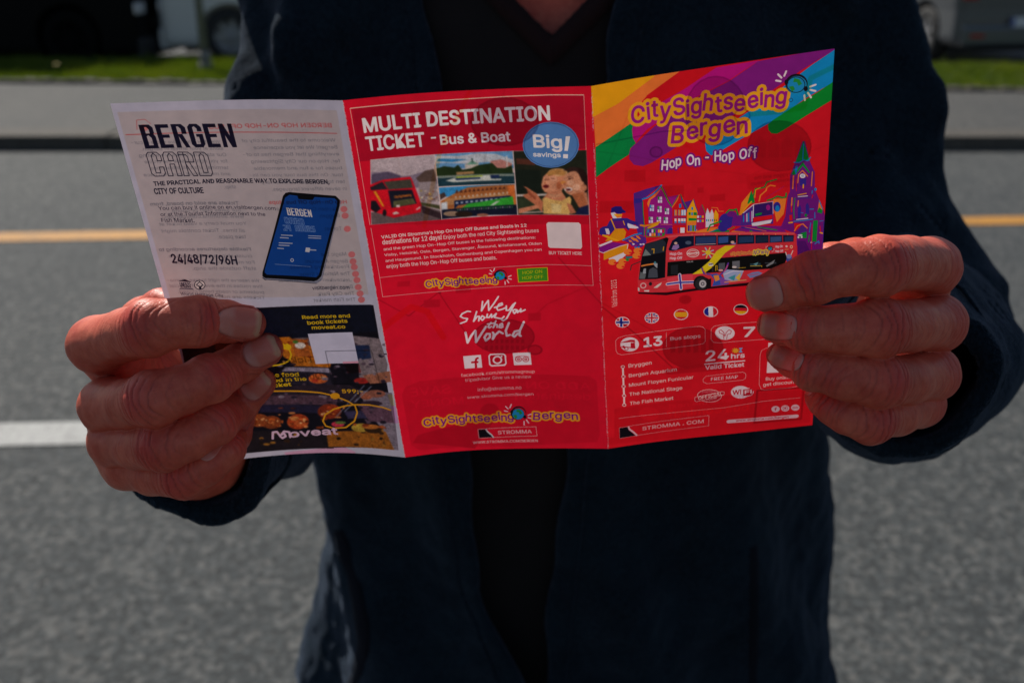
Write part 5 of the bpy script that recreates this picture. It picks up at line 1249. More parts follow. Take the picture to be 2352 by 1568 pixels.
["P","F",2,"3a5c96",[76,77.6,80.8,78,80.9,80.3,76.1,80.2]],
["P","F",2,"28406c",[82.2,78.4,85.8,78.6,85.9,80.9,82.3,80.8]],
["E","F",2,"e8c0b0",[34.2,74.3,0.74,0.12,-0,0.64]],
["P","F",2,"a080c0",[32.3,77,33.1,75.1,35.4,75,35.8,76.6,34.4,77.6]],
["L","F",2,"f0d0d0",0.27,[43,76.4,52,77.5]],
["E","F",2,"e8c0b0",[59.4,77.8,0.83,0.12,0.01,0.59]],
["P","F",2,"a898d0",[58.5,78.6,60.8,78.2,60.8,79.1]],
["E","F",2,"50607c",[39.8,75,1.39,0.23,-0,0.89]],
["T","F",2,"f8e8f4","Hop On",31.6,79.7,37,80.4,1.35,1.5,0],
["T","F",2,"f8e8f4","Hop Off",31.6,81.8,37.1,82.6,1.3,1.5,0],
["E","F",2,"f8e0dc",[41.9,80.4,2.88,0.46,0,2.09]],
["E","F",2,"e23844",[41.9,80.4,2.51,0.4,0,1.74]],
["E","F",2,"f8e0dc",[41.9,80.4,2.05,0.33,0,1.29]],
["E","F",2,"e23844",[41.9,80.4,1.77,0.28,0,1]],
["L","F",2,"f8e0dc",0.62,[39.5,80.3,44.2,80.6]],
["L","F",2,"e8e070",0.53,[50,81.8,51.3,82.4]],
["L","F",2,"b0d0e8",0.53,[49.3,82.5,50,83.7]],
["L","F",2,"e8e070",0.53,[48.3,82.5,47.9,83.6]],
["L","F",2,"b0d0e8",0.53,[47.5,81.7,46.3,82]],
["L","F",2,"e8e070",0.53,[47.3,80.6,46.1,80]],
["L","F",2,"b0d0e8",0.53,[48,79.9,47.4,78.7]],
["L","F",2,"e8e070",0.53,[49.1,79.9,49.5,78.9]],
["L","F",2,"b0d0e8",0.53,[49.9,80.7,51,80.4]],
["E","F",2,"f0d838",[48.7,81.2,1.21,0.19,0.01,1.19]],
["P","F",2,"101010",[30.6,82.9,54,84.6,82.9,85.9,83.9,87.7,81.8,93,51.7,91.4,42.3,90.7,30.3,90]],
["P","F",2,"f0dc20",[41.6,90.8,45.1,88.8,49.3,85.4,52.5,80.9,56.2,79,60.8,79.6,56.2,82.5,54,85.1,50.7,88.7,47,91.2]],
["E","F",2,"f8f4f0",[50,87.2,1.21,0.18,0.01,0.81]],
["T","F",2,"141018","WiFi",49,87.4,51.1,87.5,0.75,1.5,0],
["P","F",2,"303038",[50.5,88.4,51.2,88.2,51.2,91,50.5,90.9]],
["P","F",2,"586068",[53.5,87.1,56.3,87.2,56.3,90.5,53.5,90.1]],
["P","F",2,"70747c",[59.5,87,62.8,87.1,62.9,91,59.6,90.5]],
["P","F",2,"284850",[67.4,89.1,72.1,89.4,72.1,91.2,67.5,90.6]],
["P","F",2,"3c444c",[73.9,89.4,78.9,89.8,79,90.6,73.9,89.9]],
["P","F",2,"24282e",[32,84.7,35.3,84.9,35.3,89.8,32,89.2]],
["L","F",2,"e0b820",0.31,[52.2,90.7,52.1,88.1,52.8,88.2,52.9,90.5]],
["L","F",2,"e0b820",0.22,[62.4,90.6,65.6,90.8]],
["L","F",2,"e0b820",0.27,[67.5,90.3,72.6,90.8,72.6,91.5]],
["P","F",2,"68a8b0",[68.8,89.5,71.1,88.8,70.2,90.5]],
["P","F",2,"8a9498",[74.4,91,78.4,88.5,77.6,90.4,74.9,91.6]],
["E","F",2,"e0d8d4",[60.5,89.9,1.02,0.15,0.01,0.51]],
["E","F",2,"f0b0b0",[54.5,90.7,1.12,0.17,0.01,0.51]],
["T","F",2,"d8d8d8","SOLID",39.1,84.5,42,84.8,0.55,1.5,0],
["O","F",2,"f0a040","CitySightseeing",58.8,83.9,68.5,84.5,1.3,"c03060",0.06,0],
["O","F",2,"f0dc40","NOrway",68.9,84.9,75.5,85.2,2.05,"7a3aa0",0.07,0],
["E","F",2,"1a1420",[76.1,83,1.14,0.15,0.04,1.11]],
["E","F",2,"f2122f",[76.1,83.2,1.03,0.14,0.03,0.99]],
["E","F",2,"10141c",[76,83.1,0.95,0.12,0.03,0.89]],
["E","F",2,"1f9bd8",[76,83.1,0.87,0.11,0.03,0.81]],
["P","F",2,"2a9a3c",[75.8,82.4,76.3,82.6,76.6,83.1,76.3,83.3,76.1,82.9,75.7,82.8]],
["P","F",2,"2a9a3c",[75.3,83.2,75.7,83.2,75.9,83.6,75.6,83.8]],
["E","F",2,"1a1420",[75,82.7,0.2,0.03,0.01,0.3]],
["E","F",2,"1a1420",[77,83.7,0.22,0.03,0.01,0.28]],
["L","F",2,"fff0f4",0.18,[74.8,82,74.9,81.5]],
["L","F",2,"fff0f4",0.18,[74.5,82.2,74.1,81.7]],
["L","F",2,"fff0f4",0.18,[74.4,82.5,74,82.4]],
["L","F",2,"fff0f4",0.18,[77.5,83.5,78,83.4]],
["L","F",2,"fff0f4",0.18,[77.5,83.9,78,84.1]],
["L","F",2,"fff0f4",0.18,[77.2,84.2,77.6,84.7]],
["L","F",2,"fff0f4",0.18,[76.9,84.4,77,84.9]],
["T","F",2,"f8e8f4","Hop On",78.3,83,81.5,83.2,1.1,1.5,0],
["T","F",2,"f8e8f4","Hop Off",78.3,85.1,81.8,85.4,1.05,1.5,0],
["E","F",2,"f8e0dc",[83.2,82.9,0.5,0.06,0.02,0.49]],
["L","F",2,"f8d870",0.18,[82.4,84.3,84.1,84.4]],
["E","F",2,"f8e0b0",[85.3,83.4,0.64,0.08,0.03,0.79]],
["E","F",2,"e23844",[85.3,83.4,0.36,0.05,0.02,0.45]],
["P","F",2,"f0485a",[30.3,91,33.9,90.6,37.6,90.2,41.9,90.6,42.3,97.1,37.6,97.3,30.5,96.2]],
["L","F",2,"f4e8f4",1.51,[30.4,93.8,35.3,93.9,42.3,94.8]],
["L","F",2,"f4e8f4",1.51,[36,90.1,36.7,97.2]],
["L","F",2,"3a3ab0",0.75,[30.4,93.8,35.3,93.9,42.3,94.8]],
["L","F",2,"3a3ab0",0.75,[36,90.1,36.7,97.2]],
["L","F",2,"6a40a8",0.8,[46.1,88.5,47,91.2,49.8,92.1]],
["L","F",2,"e07840",0.44,[46.5,89.1,48,91.6]],
["L","F",2,"6a40a8",0.8,[57.7,87.7,56.8,90.6,54.5,92.8]],
["L","F",2,"e05890",0.44,[57.5,88.7,55.9,92]],
["P","F",2,"3c5cc0",[49.8,92.1,52.6,92,54.5,93.3,56.4,95.6,57.9,98.1,50.8,98.1,51.7,94.9]],
["P","F",2,"f09a40",[51.2,92.8,53.6,92.9,54.1,95.3,52.2,96]],
["P","F",2,"8a50b0",[54.1,94.3,57.8,94.8,58.3,97.9,54.6,97.9]],
["P","F",2,"a8b8e0",[55.4,92.4,57.3,90.7,64.7,92.2,63.4,95.6,61.1,97.3,56.4,95.6]],
["P","F",2,"f0d050",[61.1,95.3,63.4,93,63,97.1]],
["P","F",2,"40a0b0",[57.8,94.8,61.1,93.7,60.6,96.7]],
["L","F",2,"fbeef8",0.27,[55.9,93,60.1,91.8,64.7,92.5]],
["P","F",2,"8090c8",[66.2,94.4,68.5,93.5,71.2,93.4,73.1,94.4,70.4,96,67.6,96.2]],
["L","F",2,"e04060",0.27,[67.1,94.6,71.3,94.6]],
["L","F",2,"e8a070",0.53,[56.4,96.9,65.8,96.9]],
["P","F",2,"4858b0",[83.3,89.6,83.4,87.7,85.7,87.9,85.8,89.4,84,90.7]],
["L","F",2,"f0e8e0",0.4,[82.9,85.6,83.4,87.2,85.2,87.4,86,85.3]],
["E","F",2,"8a98d0",[84.4,87.8,1.1,0.14,0.04,1.1]],
["E","F",2,"181418",[46.3,96.2,3.96,0.61,0.01,3.39]],
["E","F",2,"181418",[45.6,95.8,3.3,0.51,0.01,3.7]],
["E","F",2,"2c2c30",[45.9,96.1,2.83,0.44,0.01,3.19]],
["E","F",2,"c8c8cc",[46.5,96.3,1.6,0.25,0.01,1.95]],
["E","F",2,"707078",[46.5,96.3,0.85,0.13,0,1.03]],
["E","F",2,"e8e8ec",[46.5,96.3,0.28,0.04,0,0.36]],
["P","F",2,"181418",[48.4,94.4,50.3,94.2,50.3,98.3,48,99]],
["P","F",2,"e8dcd4",[24,94.5,25.8,93.3,27.9,92.4,27.4,93.6,25.8,94.8]],
["E","F",2,"f0c0c0",[19.4,92.4,1.42,0.25,-0.03,1.44]],
["E","F",2,"d83040",[19.4,92.4,0.94,0.17,-0.02,0.92]],
["E","F",2,"282028",[22.7,92.2,0.75,0.13,-0.02,0.92]],
["P","F",2,"e8e8e8",[19.8,94.8,22.1,95.2,22,96,19.8,95.4]],
["P","F",2,"d8d0d0",[16.9,92.7,17.7,93.4,17.6,94.9,16.9,94.5]],
["L","F",2,"8a2030",0.22,[17.4,89.2,23.5,91.1,30.1,91.5]],
["R","F",2,"ffe4dc","Valid from 2023",7.2,100.3,7.3,86.9,2.5,0.5],
["E","F",2,"fbeff4",[9.3,108.8,3.34,0.62,-0.09,2.74]],
["P","F",2,"e8182c",[12.3,109.4,12.3,109.7,12.2,110,12,110.3,11.9,110.5,11.6,110.7,11.4,110.9,11.1,111.1,10.7,111.2,10.4,111.3,10,111.3,9.6,111.3,9.2,111.2,8.8,111.1,8.4,111,8.1,110.8,7.7,110.6,7.4,110.4,7.1,110.1,6.9,109.8,6.7,109.5,6.5,109.2,6.4,108.9,6.3,108.6,6.3,108.3,6.3,108,6.4,107.7,6.6,107.4,6.8,107.1,7,106.9,7.2,106.7,7.5,106.6,7.9,106.5,8.2,106.4,8.6,106.4,9,106.4,9.4,106.4,9.8,106.5,10.1,106.7,10.5,106.8,10.9,107,11.2,107.3,11.5,107.5,11.7,107.8,11.9,108.1,12.1,108.4,12.2,108.7,12.3,109.1]],
["P","F",2,"fbeff4",[9.7,108.9,9.6,109.2,9.6,109.5,9.6,109.8,9.6,110.1,9.6,110.4,9.6,110.6,9.6,110.8,9.6,111,9.6,111.1,9.6,111.2,9.6,111.3,9.2,111.2,8.8,111.1,8.4,111,8.1,110.8,7.7,110.6,7.7,110.4,7.7,110.2,7.7,110,7.7,109.7,7.7,109.5,7.7,109.2,7.8,108.9,7.8,108.5,7.8,108.2,7.8,107.9,7.8,107.6,7.8,107.3,7.8,107.1,7.8,106.8,7.8,106.6,7.9,106.5,8.2,106.4,8.6,106.4,9,106.4,9.4,106.4,9.7,106.5,9.7,106.6,9.7,106.7,9.7,106.8,9.7,107,9.7,107.2,9.7,107.4,9.7,107.7,9.7,108,9.7,108.3,9.7,108.6]],
["P","F",2,"fbeff4",[12.3,109.4,12.3,109.7,12.2,110,12,110.3,11.9,110.3,11.6,110.2,11.4,110.2,11.1,110.1,10.8,110.1,10.4,110,10,109.9,9.7,109.9,9.3,109.8,8.9,109.7,8.5,109.7,8.1,109.6,7.8,109.5,7.4,109.5,7.2,109.4,6.9,109.4,6.7,109.3,6.5,109.2,6.4,108.9,6.3,108.6,6.3,108.3,6.3,108,6.4,107.7,6.6,107.5,6.7,107.6,7,107.6,7.2,107.7,7.5,107.7,7.8,107.8,8.2,107.8,8.6,107.9,8.9,108,9.3,108,9.7,108.1,10.1,108.2,10.5,108.3,10.8,108.3,11.1,108.4,11.4,108.4,11.7,108.5,11.9,108.5,12.1,108.6,12.2,108.7,12.3,109.1]],
["P","F",2,"1c2f9c",[9.3,108.8,9.2,109.1,9.2,109.4,9.2,109.7,9.2,110,9.2,110.3,9.2,110.5,9.2,110.7,9.2,110.9,9.2,111,9.2,111.1,9.2,111.2,9.2,111.2,8.8,111.1,8.4,111,8.1,110.8,8.1,110.7,8.1,110.5,8.1,110.3,8.2,110.1,8.2,109.8,8.2,109.5,8.2,109.2,8.2,108.9,8.2,108.6,8.2,108.3,8.2,108,8.2,107.7,8.2,107.4,8.2,107.2,8.3,106.9,8.3,106.7,8.3,106.6,8.3,106.4,8.6,106.4,9,106.4,9.3,106.4,9.3,106.4,9.3,106.5,9.3,106.6,9.3,106.7,9.3,106.9,9.3,107.1,9.3,107.4,9.3,107.6,9.3,107.9,9.3,108.2,9.3,108.5]],
["P","F",2,"1c2f9c",[12.3,109.4,12.3,109.7,12.2,109.9,12,109.9,11.9,109.8,11.7,109.8,11.4,109.8,11.1,109.7,10.8,109.6,10.4,109.6,10.1,109.5,9.7,109.4,9.3,109.4,8.9,109.3,8.5,109.2,8.1,109.2,7.8,109.1,7.5,109,7.2,109,6.9,108.9,6.7,108.9,6.5,108.9,6.4,108.8,6.3,108.6,6.3,108.3,6.3,108,6.4,107.9,6.6,107.9,6.7,108,6.9,108,7.2,108,7.5,108.1,7.8,108.2,8.2,108.2,8.5,108.3,8.9,108.4,9.3,108.4,9.7,108.5,10.1,108.6,10.5,108.6,10.8,108.7,11.1,108.8,11.4,108.8,11.7,108.9,11.9,108.9,12.1,108.9,12.2,109,12.3,109.1]],
["E","F",2,"fbeff4",[23,109.4,3.35,0.59,-0.05,2.74]],
["P","F",2,"24349c",[26,109.9,25.9,110.2,25.8,110.5,25.7,110.8,25.5,111,25.3,111.3,25.1,111.5,24.8,111.6,24.4,111.7,24.1,111.8,23.7,111.8,23.3,111.8,22.9,111.8,22.5,111.7,22.1,111.6,21.8,111.4,21.4,111.2,21.1,111,20.8,110.7,20.6,110.4,20.3,110.1,20.2,109.8,20.1,109.5,20,109.2,20,108.9,20,108.5,20.1,108.3,20.2,108,20.4,107.7,20.6,107.5,20.9,107.3,21.2,107.2,21.5,107.1,21.9,107,22.2,106.9,22.6,106.9,23,107,23.4,107.1,23.8,107.2,24.1,107.4,24.5,107.6,24.8,107.8,25.1,108.1,25.4,108.3,25.6,108.6,25.7,109,25.9,109.3,25.9,109.6]],
["L","F",2,"fbeff4",0.81,[20.9,107.4,25,111.4]],
["L","F",2,"fbeff4",0.81,[20.8,110.7,25.1,108.1]],
["L","F",2,"d81c34",0.33,[20.9,107.4,25,111.4]],
["L","F",2,"d81c34",0.33,[20.8,110.7,25.1,108.1]],
["P","F",2,"fbeff4",[23.7,109.5,23.7,109.8,23.7,110.1,23.6,110.4,23.6,110.7,23.6,111,23.6,111.2,23.6,111.4,23.6,111.6,23.6,111.7,23.6,111.8,23.3,111.8,22.9,111.8,22.5,111.7,22.2,111.6,22.2,111.5,22.2,111.3,22.2,111.2,22.2,111,22.2,110.7,22.2,110.5,22.2,110.2,22.2,109.9,22.2,109.6,22.3,109.3,22.3,108.9,22.3,108.6,22.3,108.3,22.3,108.1,22.3,107.8,22.3,107.6,22.3,107.4,22.3,107.2,22.3,107.1,22.3,107,22.6,106.9,23,107,23.4,107.1,23.7,107.2,23.7,107.3,23.7,107.4,23.7,107.6,23.7,107.8,23.7,108.1,23.7,108.3,23.7,108.6,23.7,108.9,23.7,109.2]],
["P","F",2,"fbeff4",[26,109.9,25.9,110.2,25.8,110.5,25.7,110.5,25.5,110.5,25.3,110.4,25.1,110.4,24.8,110.3,24.4,110.3,24.1,110.2,23.7,110.2,23.3,110.1,22.9,110,22.6,110,22.2,109.9,21.8,109.8,21.4,109.8,21.1,109.7,20.8,109.6,20.6,109.6,20.4,109.6,20.2,109.5,20.1,109.5,20,109.2,20,108.9,20,108.5,20.1,108.3,20.2,108.3,20.4,108.3,20.6,108.3,20.9,108.4,21.1,108.4,21.5,108.5,21.8,108.5,22.2,108.6,22.6,108.7,23,108.8,23.4,108.8,23.7,108.9,24.1,109,24.5,109,24.8,109.1,25.1,109.1,25.3,109.2,25.6,109.2,25.7,109.2,25.9,109.3,25.9,109.6]],
["P","F",2,"d81c34",[23.4,109.5,23.4,109.8,23.3,110.1,23.3,110.4,23.3,110.7,23.3,110.9,23.3,111.2,23.3,111.4,23.3,111.5,23.3,111.7,23.3,111.8,23.3,111.8,22.9,111.8,22.5,111.7,22.5,111.6,22.5,111.5,22.5,111.4,22.5,111.2,22.5,111,22.5,110.8,22.5,110.5,22.5,110.2,22.6,109.9,22.6,109.6,22.6,109.3,22.6,109,22.6,108.7,22.6,108.4,22.6,108.1,22.6,107.9,22.6,107.6,22.6,107.4,22.6,107.2,22.6,107.1,22.6,107,22.6,106.9,23,107,23.4,107.1,23.4,107.1,23.4,107.2,23.4,107.4,23.4,107.6,23.4,107.8,23.4,108,23.4,108.3,23.4,108.5,23.4,108.8,23.4,109.1]],
["P","F",2,"d81c34",[26,109.9,25.9,110.2,25.9,110.2,25.7,110.2,25.6,110.2,25.3,110.1,25.1,110.1,24.8,110,24.5,110,24.1,109.9,23.7,109.9,23.3,109.8,23,109.7,22.6,109.7,22.2,109.6,21.8,109.5,21.5,109.5,21.1,109.4,20.8,109.4,20.6,109.3,20.4,109.3,20.2,109.2,20.1,109.2,20,109.2,20,108.9,20,108.5,20.1,108.5,20.2,108.6,20.4,108.6,20.6,108.6,20.8,108.7,21.1,108.7,21.5,108.8,21.8,108.8,22.2,108.9,22.6,109,23,109,23.4,109.1,23.7,109.2,24.1,109.2,24.5,109.3,24.8,109.4,25.1,109.4,25.3,109.5,25.6,109.5,25.7,109.5,25.9,109.6,25.9,109.6]],
["E","F",2,"fbeff4",[36.6,110.2,3.35,0.55,-0.01,2.73]],
["P","F",2,"e01c30",[39.6,110.6,39.6,111,39.5,111.2,39.4,111.5,39.2,111.8,39,112,38.8,112.2,38.5,112.4,38.1,112.5,37.8,112.6,37.4,112.6,37,112.6,36.6,112.6,36.2,112.5,35.9,112.3,35.5,112.2,35.1,112,34.8,111.8,34.5,111.5,34.3,111.2,34,110.9,33.9,110.6,33.7,110.3,33.7,110,33.6,109.7,33.7,109.4,33.8,109.1,33.9,108.8,34.1,108.5,34.3,108.3,34.5,108.1,34.8,108,35.2,107.8,35.5,107.8,35.9,107.7,36.3,107.7,36.7,107.8,37,107.9,37.4,108,37.8,108.1,38.1,108.3,38.5,108.6,38.8,108.8,39,109.1,39.2,109.4,39.4,109.7,39.5,110,39.6,110.3]],
["P","F",2,"f8b020",[39.6,110.6,39.6,111,39.5,111.2,39.4,111.5,39.2,111.8,39,111.8,38.8,111.8,38.5,111.7,38.1,111.7,37.8,111.6,37.4,111.6,37,111.5,36.6,111.4,36.2,111.4,35.9,111.3,35.5,111.2,35.1,111.2,34.8,111.1,34.5,111.1,34.3,111,34,110.9,33.9,110.6,33.7,110.3,33.7,110,33.6,109.7,33.7,109.4,33.8,109.1,33.9,108.8,34.1,108.6,34.3,108.6,34.5,108.6,34.8,108.7,35.1,108.7,35.5,108.8,35.9,108.9,36.3,108.9,36.6,109,37,109.1,37.4,109.1,37.8,109.2,38.1,109.2,38.5,109.3,38.8,109.3,39,109.4,39.2,109.4,39.4,109.7,39.5,110,39.6,110.3]],
["E","F",2,"fbeff4",[50.3,110.9,3.33,0.5,0.02,2.73]],
["P","F",2,"e01c30",[53.3,111.3,53.3,111.6,53.2,111.9,53.1,112.2,52.9,112.5,52.7,112.7,52.4,112.9,52.1,113.1,51.8,113.2,51.5,113.3,51.1,113.3,50.7,113.3,50.3,113.3,49.9,113.2,49.5,113.1,49.2,112.9,48.8,112.7,48.5,112.5,48.2,112.3,47.9,112,47.7,111.7,47.5,111.4,47.4,111.1,47.3,110.8,47.3,110.4,47.3,110.1,47.4,109.8,47.5,109.6,47.7,109.3,47.9,109.1,48.2,108.9,48.5,108.7,48.8,108.6,49.1,108.5,49.5,108.5,49.9,108.5,50.3,108.5,50.7,108.6,51,108.7,51.4,108.9,51.8,109,52.1,109.3,52.4,109.5,52.6,109.8,52.9,110.1,53,110.4,53.2,110.7,53.2,111]],
["P","F",2,"20289c",[49.2,110.7,49.2,111,49.3,111.3,49.3,111.6,49.3,111.9,49.3,112.2,49.3,112.4,49.3,112.6,49.3,112.8,49.3,112.9,49.3,113,49.3,113.1,49.3,113.1,49.3,113.1,49.3,113,49.2,112.9,48.8,112.7,48.5,112.5,48.2,112.3,47.9,112,47.7,111.7,47.5,111.4,47.4,111.1,47.3,110.8,47.3,110.4,47.3,110.1,47.4,109.8,47.5,109.6,47.7,109.3,47.9,109.1,48.2,108.9,48.5,108.7,48.8,108.6,49.1,108.5,49.2,108.4,49.2,108.4,49.2,108.4,49.2,108.4,49.2,108.4,49.2,108.5,49.2,108.7,49.2,108.8,49.2,109,49.2,109.3,49.2,109.5,49.2,109.8,49.2,110.1,49.2,110.4]],
["P","F",2,"f6eef6",[51.3,111,51.4,111.4,51.4,111.7,51.4,112,51.4,112.2,51.4,112.5,51.4,112.7,51.4,112.9,51.4,113.1,51.4,113.3,51.1,113.3,50.7,113.3,50.3,113.3,49.9,113.2,49.5,113.1,49.3,112.9,49.3,112.8,49.3,112.6,49.3,112.4,49.3,112.2,49.3,111.9,49.3,111.6,49.3,111.3,49.2,111,49.2,110.7,49.2,110.4,49.2,110.1,49.2,109.8,49.2,109.5,49.2,109.3,49.2,109,49.2,108.8,49.2,108.7,49.2,108.5,49.5,108.5,49.9,108.5,50.3,108.5,50.7,108.6,51,108.7,51.3,108.8,51.3,109,51.3,109.2,51.3,109.4,51.3,109.6,51.3,109.9,51.3,110.1,51.3,110.4,51.3,110.7]],
["E","F",2,"fbeff4",[63.9,111.5,3.31,0.45,0.06,2.72]],
["P","F",2,"18101c",[66.8,111.2,66.8,111.2,66.7,111.2,66.6,111.2,66.4,111.1,66.2,111.1,65.9,111.1,65.6,111,65.3,111,65,110.9,64.6,110.9,64.2,110.8,63.8,110.8,63.5,110.7,63.1,110.7,62.7,110.6,62.4,110.6,62,110.5,61.8,110.5,61.5,110.5,61.3,110.4,61.1,110.4,61,110.4,60.9,110.4,60.9,110.4,60.9,110.4,61,110.4,61.1,110.2,61.3,109.9,61.5,109.7,61.7,109.5,62,109.3,62.3,109.2,62.7,109.1,63,109.1,63.4,109.1,63.8,109.1,64.2,109.2,64.6,109.3,64.9,109.4,65.3,109.6,65.6,109.8,65.9,110.1,66.2,110.3,66.4,110.6,66.6,110.9,66.7,111.2,66.8,111.2]],
["P","F",2,"e01c30",[66.8,111.9,66.8,112.2,66.7,112.5,66.6,112.7,66.4,112.7,66.2,112.7,66,112.6,65.7,112.6,65.4,112.5,65,112.5,64.6,112.4,64.3,112.4,63.9,112.3,63.5,112.3,63.1,112.2,62.7,112.2,62.4,112.1,62.1,112.1,61.8,112.1,61.5,112,61.3,112,61.1,112,61,111.7,60.9,111.4,60.9,111.1,60.9,110.8,61,110.5,61.1,110.3,61.3,110.3,61.5,110.4,61.7,110.4,62,110.4,62.4,110.5,62.7,110.5,63.1,110.6,63.5,110.6,63.8,110.7,64.2,110.7,64.6,110.8,65,110.8,65.3,110.9,65.6,110.9,65.9,111,66.2,111,66.4,111,66.6,111.1,66.7,111.2,66.8,111.5]],
["P","F",2,"f0b818",[66.8,112.6,66.8,112.6,66.7,112.6,66.6,112.7,66.4,113,66.2,113.2,66,113.4,65.7,113.6,65.4,113.7,65,113.8,64.7,113.9,64.3,113.9,63.9,113.8,63.5,113.8,63.1,113.7,62.8,113.5,62.4,113.3,62.1,113.1,61.8,112.9,61.5,112.6,61.3,112.3,61.1,112,61,111.8,60.9,111.8,60.9,111.8,60.9,111.8,61,111.8,61.1,111.9,61.3,111.9,61.5,111.9,61.8,112,62.1,112,62.4,112,62.7,112.1,63.1,112.1,63.5,112.2,63.9,112.2,64.3,112.3,64.6,112.3,65,112.4,65.4,112.4,65.7,112.5,66,112.5,66.2,112.6,66.4,112.6,66.6,112.6,66.7,112.6,66.8,112.6]],
["L","F",2,"fbd6d4",0.16,[5.8,117.8,7,116.5,9.7,116,16.4,116.2,44.8,117.5,46.6,118.1,47.7,119.5,47.7,125.5,46.8,126.6,43,126.8,8.5,125.7,6.5,124.6,5.8,122.9,5.8,117.8]],
["L","F",2,"fbd6d4",0.16,[29.6,118,29.5,125.4]],
["L","F",2,"fbd6d4",0.16,[73.7,118.7,56.3,118.2,51.9,118.4,50.5,119.9,50.4,124.9,51.5,126.6,54.6,127.3,76.2,127.9]],
["E","F",2,"f8e8f0",[12.3,120.9,4.37,0.8,-0.11,3.72]],
["P","F",2,"c8142c",[7.8,119.1,12.7,118.5,14.7,119,14.9,120.5,13.6,119.9,8.3,119.3]],
["P","F",2,"c8142c",[8,121.3,13.1,120.2,14.7,120.5,14.9,123.5,13.5,123.3,11.7,122.5,9.5,122.6,9.1,122]],
["P","F",2,"f8e8f0",[9.1,120.2,12.7,120.2,12.7,122.4,10,121.6]],
["E","F",2,"c8142c",[10.7,122.9,0.98,0.18,-0.03,0.91]],
["E","F",2,"f8e8f0",[10.7,122.9,0.67,0.12,-0.02,0.61]],
["T","F",2,"f8e8f0","13",19,123.5,27.4,124.1,4.6,2.8,0],
["T","F",2,"fbe2e2","Bus stops",31.4,122.5,45.5,123.3,1.7,1.2,0],
["T","F",2,"f8e8f0","7",65.5,125.5,70.3,125.8,4.75,2.8,0],
["E","F",2,"f8e8f0",[56.8,122.6,4.5,0.64,0.05,3.48]],
["L","F",2,"c8142c",0.28,[56.4,125.8,56.1,123.2,54.3,122.2,54.1,121,55,120.7,56.3,122.3,56.8,124.3,57.4,122.4,58.7,121.1,59.8,122,59.4,123.2,57.9,123.5,57.6,125.9]],
["L","F",2,"fbe2e2",0.81,[8.7,132.2,8.7,137.5,8.7,142.9,8.8,148.1,8.7,153.3]],
["E","F",2,"fbe2e2",[8.7,132.2,0.95,0.17,-0.03,0.82]],
["E","F",2,"c8142c",[8.7,132.2,0.63,0.12,-0.02,0.51]],
["E","F",2,"fbe2e2",[8.8,137.5,0.95,0.17,-0.03,0.83]],
["E","F",2,"c8142c",[8.8,137.5,0.63,0.12,-0.02,0.52]],
["E","F",2,"fbe2e2",[8.7,142.9,0.96,0.18,-0.03,0.84]],
["E","F",2,"c8142c",[8.7,142.9,0.64,0.12,-0.02,0.53]],
["E","F",2,"fbe2e2",[8.8,148.1,0.96,0.18,-0.03,0.85]],
["E","F",2,"c8142c",[8.8,148.1,0.64,0.12,-0.02,0.53]],
["E","F",2,"fbe2e2",[8.7,153.3,0.97,0.18,-0.03,0.86]],
["E","F",2,"c8142c",[8.7,153.3,0.64,0.12,-0.02,0.54]],
["T","F",2,"fbdcd8","Bryggen",11.4,133.1,22.3,133.3,1.9,1,0],
["T","F",2,"fbdcd8","Bergen Aquarium",11.4,138.4,34.1,138.8,1.8,1,0],
["T","F",2,"fbdcd8","Mount Floyen Funicular",11.3,143.6,41.9,144,1.8,1,0],
["T","F",2,"fbdcd8","The National Stage",11.3,148.7,36.6,149,1.85,1,0],
["T","F",2,"fbdcd8","The Fish Market",11.4,153.9,32.3,154,1.85,1,0],
["T","F",2,"f8e8f0","24",47.9,135.8,58.5,136.1,5.15,1.6,0],
["T","F",2,"f8e8f0","hrs",59.7,136,65.9,136.2,2.4,2,0],
["L","F",2,"f8e8f0",0.57,[47.3,137.2,66,137.9]],
["T","F",2,"f8e8f0","Valid Ticket",47.6,140.1,65.7,140.8,2.05,1.8,0],
["L","F",2,"f0a020",0.37,[61.8,132.2,63.5,132.4]],
["L","F",2,"f0a020",0.37,[61.8,132.2,63.2,133.3]],
["L","F",2,"f0a020",0.37,[61.8,132.2,62.3,133.7]],
["L","F",2,"f0a020",0.37,[61.8,132.2,61.2,133.6]],
["L","F",2,"f0a020",0.37,[61.8,132.2,60.3,132.9]],
["L","F",2,"f0a020",0.37,[61.8,132.2,60,132]],
["L","F",2,"f0a020",0.37,[61.8,132.2,60.3,131.1]],
["L","F",2,"f0a020",0.37,[61.8,132.2,61.2,130.7]],
["L","F",2,"f0a020",0.37,[61.8,132.2,62.3,130.8]],
["L","F",2,"f0a020",0.37,[61.8,132.2,63.2,131.5]],
["E","F",2,"f8b030",[61.8,132.2,1.2,0.16,0.02,1.06]],
["P","F",2,"78b4f0",[63.3,131,65.1,131.1,64.3,132.1,65,133.6,63.1,133.3,63.9,132.3]],
["L","F",2,"fbd6d4",0.16,[46.5,144.8,48,143.5,65.1,143.7,66.5,144.7,66.5,147,65.2,147.9,48.1,147.5,46.5,146.3,46.5,144.8]],
["T","F",2,"f8e8f0","FREE MAP",50.2,146.3,62.8,146.6,1.65,0.8,0],
["L","F",2,"fbd6d4",0.16,[81.2,133.3,75.9,132.5,73.7,133.6,73.1,136,72.9,151.4,73.9,153.9,75.7,154.6,87.7,154.9,91.2,154.5,92.5,153.1]],
["T","F",2,"fbe2e2","Buy online,",76,149.6,88.4,150,1.7,1,0],
["T","F",2,"fbe2e2","get discount!",74.8,152.5,90.7,152.8,1.75,1,0],
["P","F",2,"f6eaf2",[76.6,135.9,76.7,129.9,89.3,130.9,90.5,146.7,76.3,145.6]],
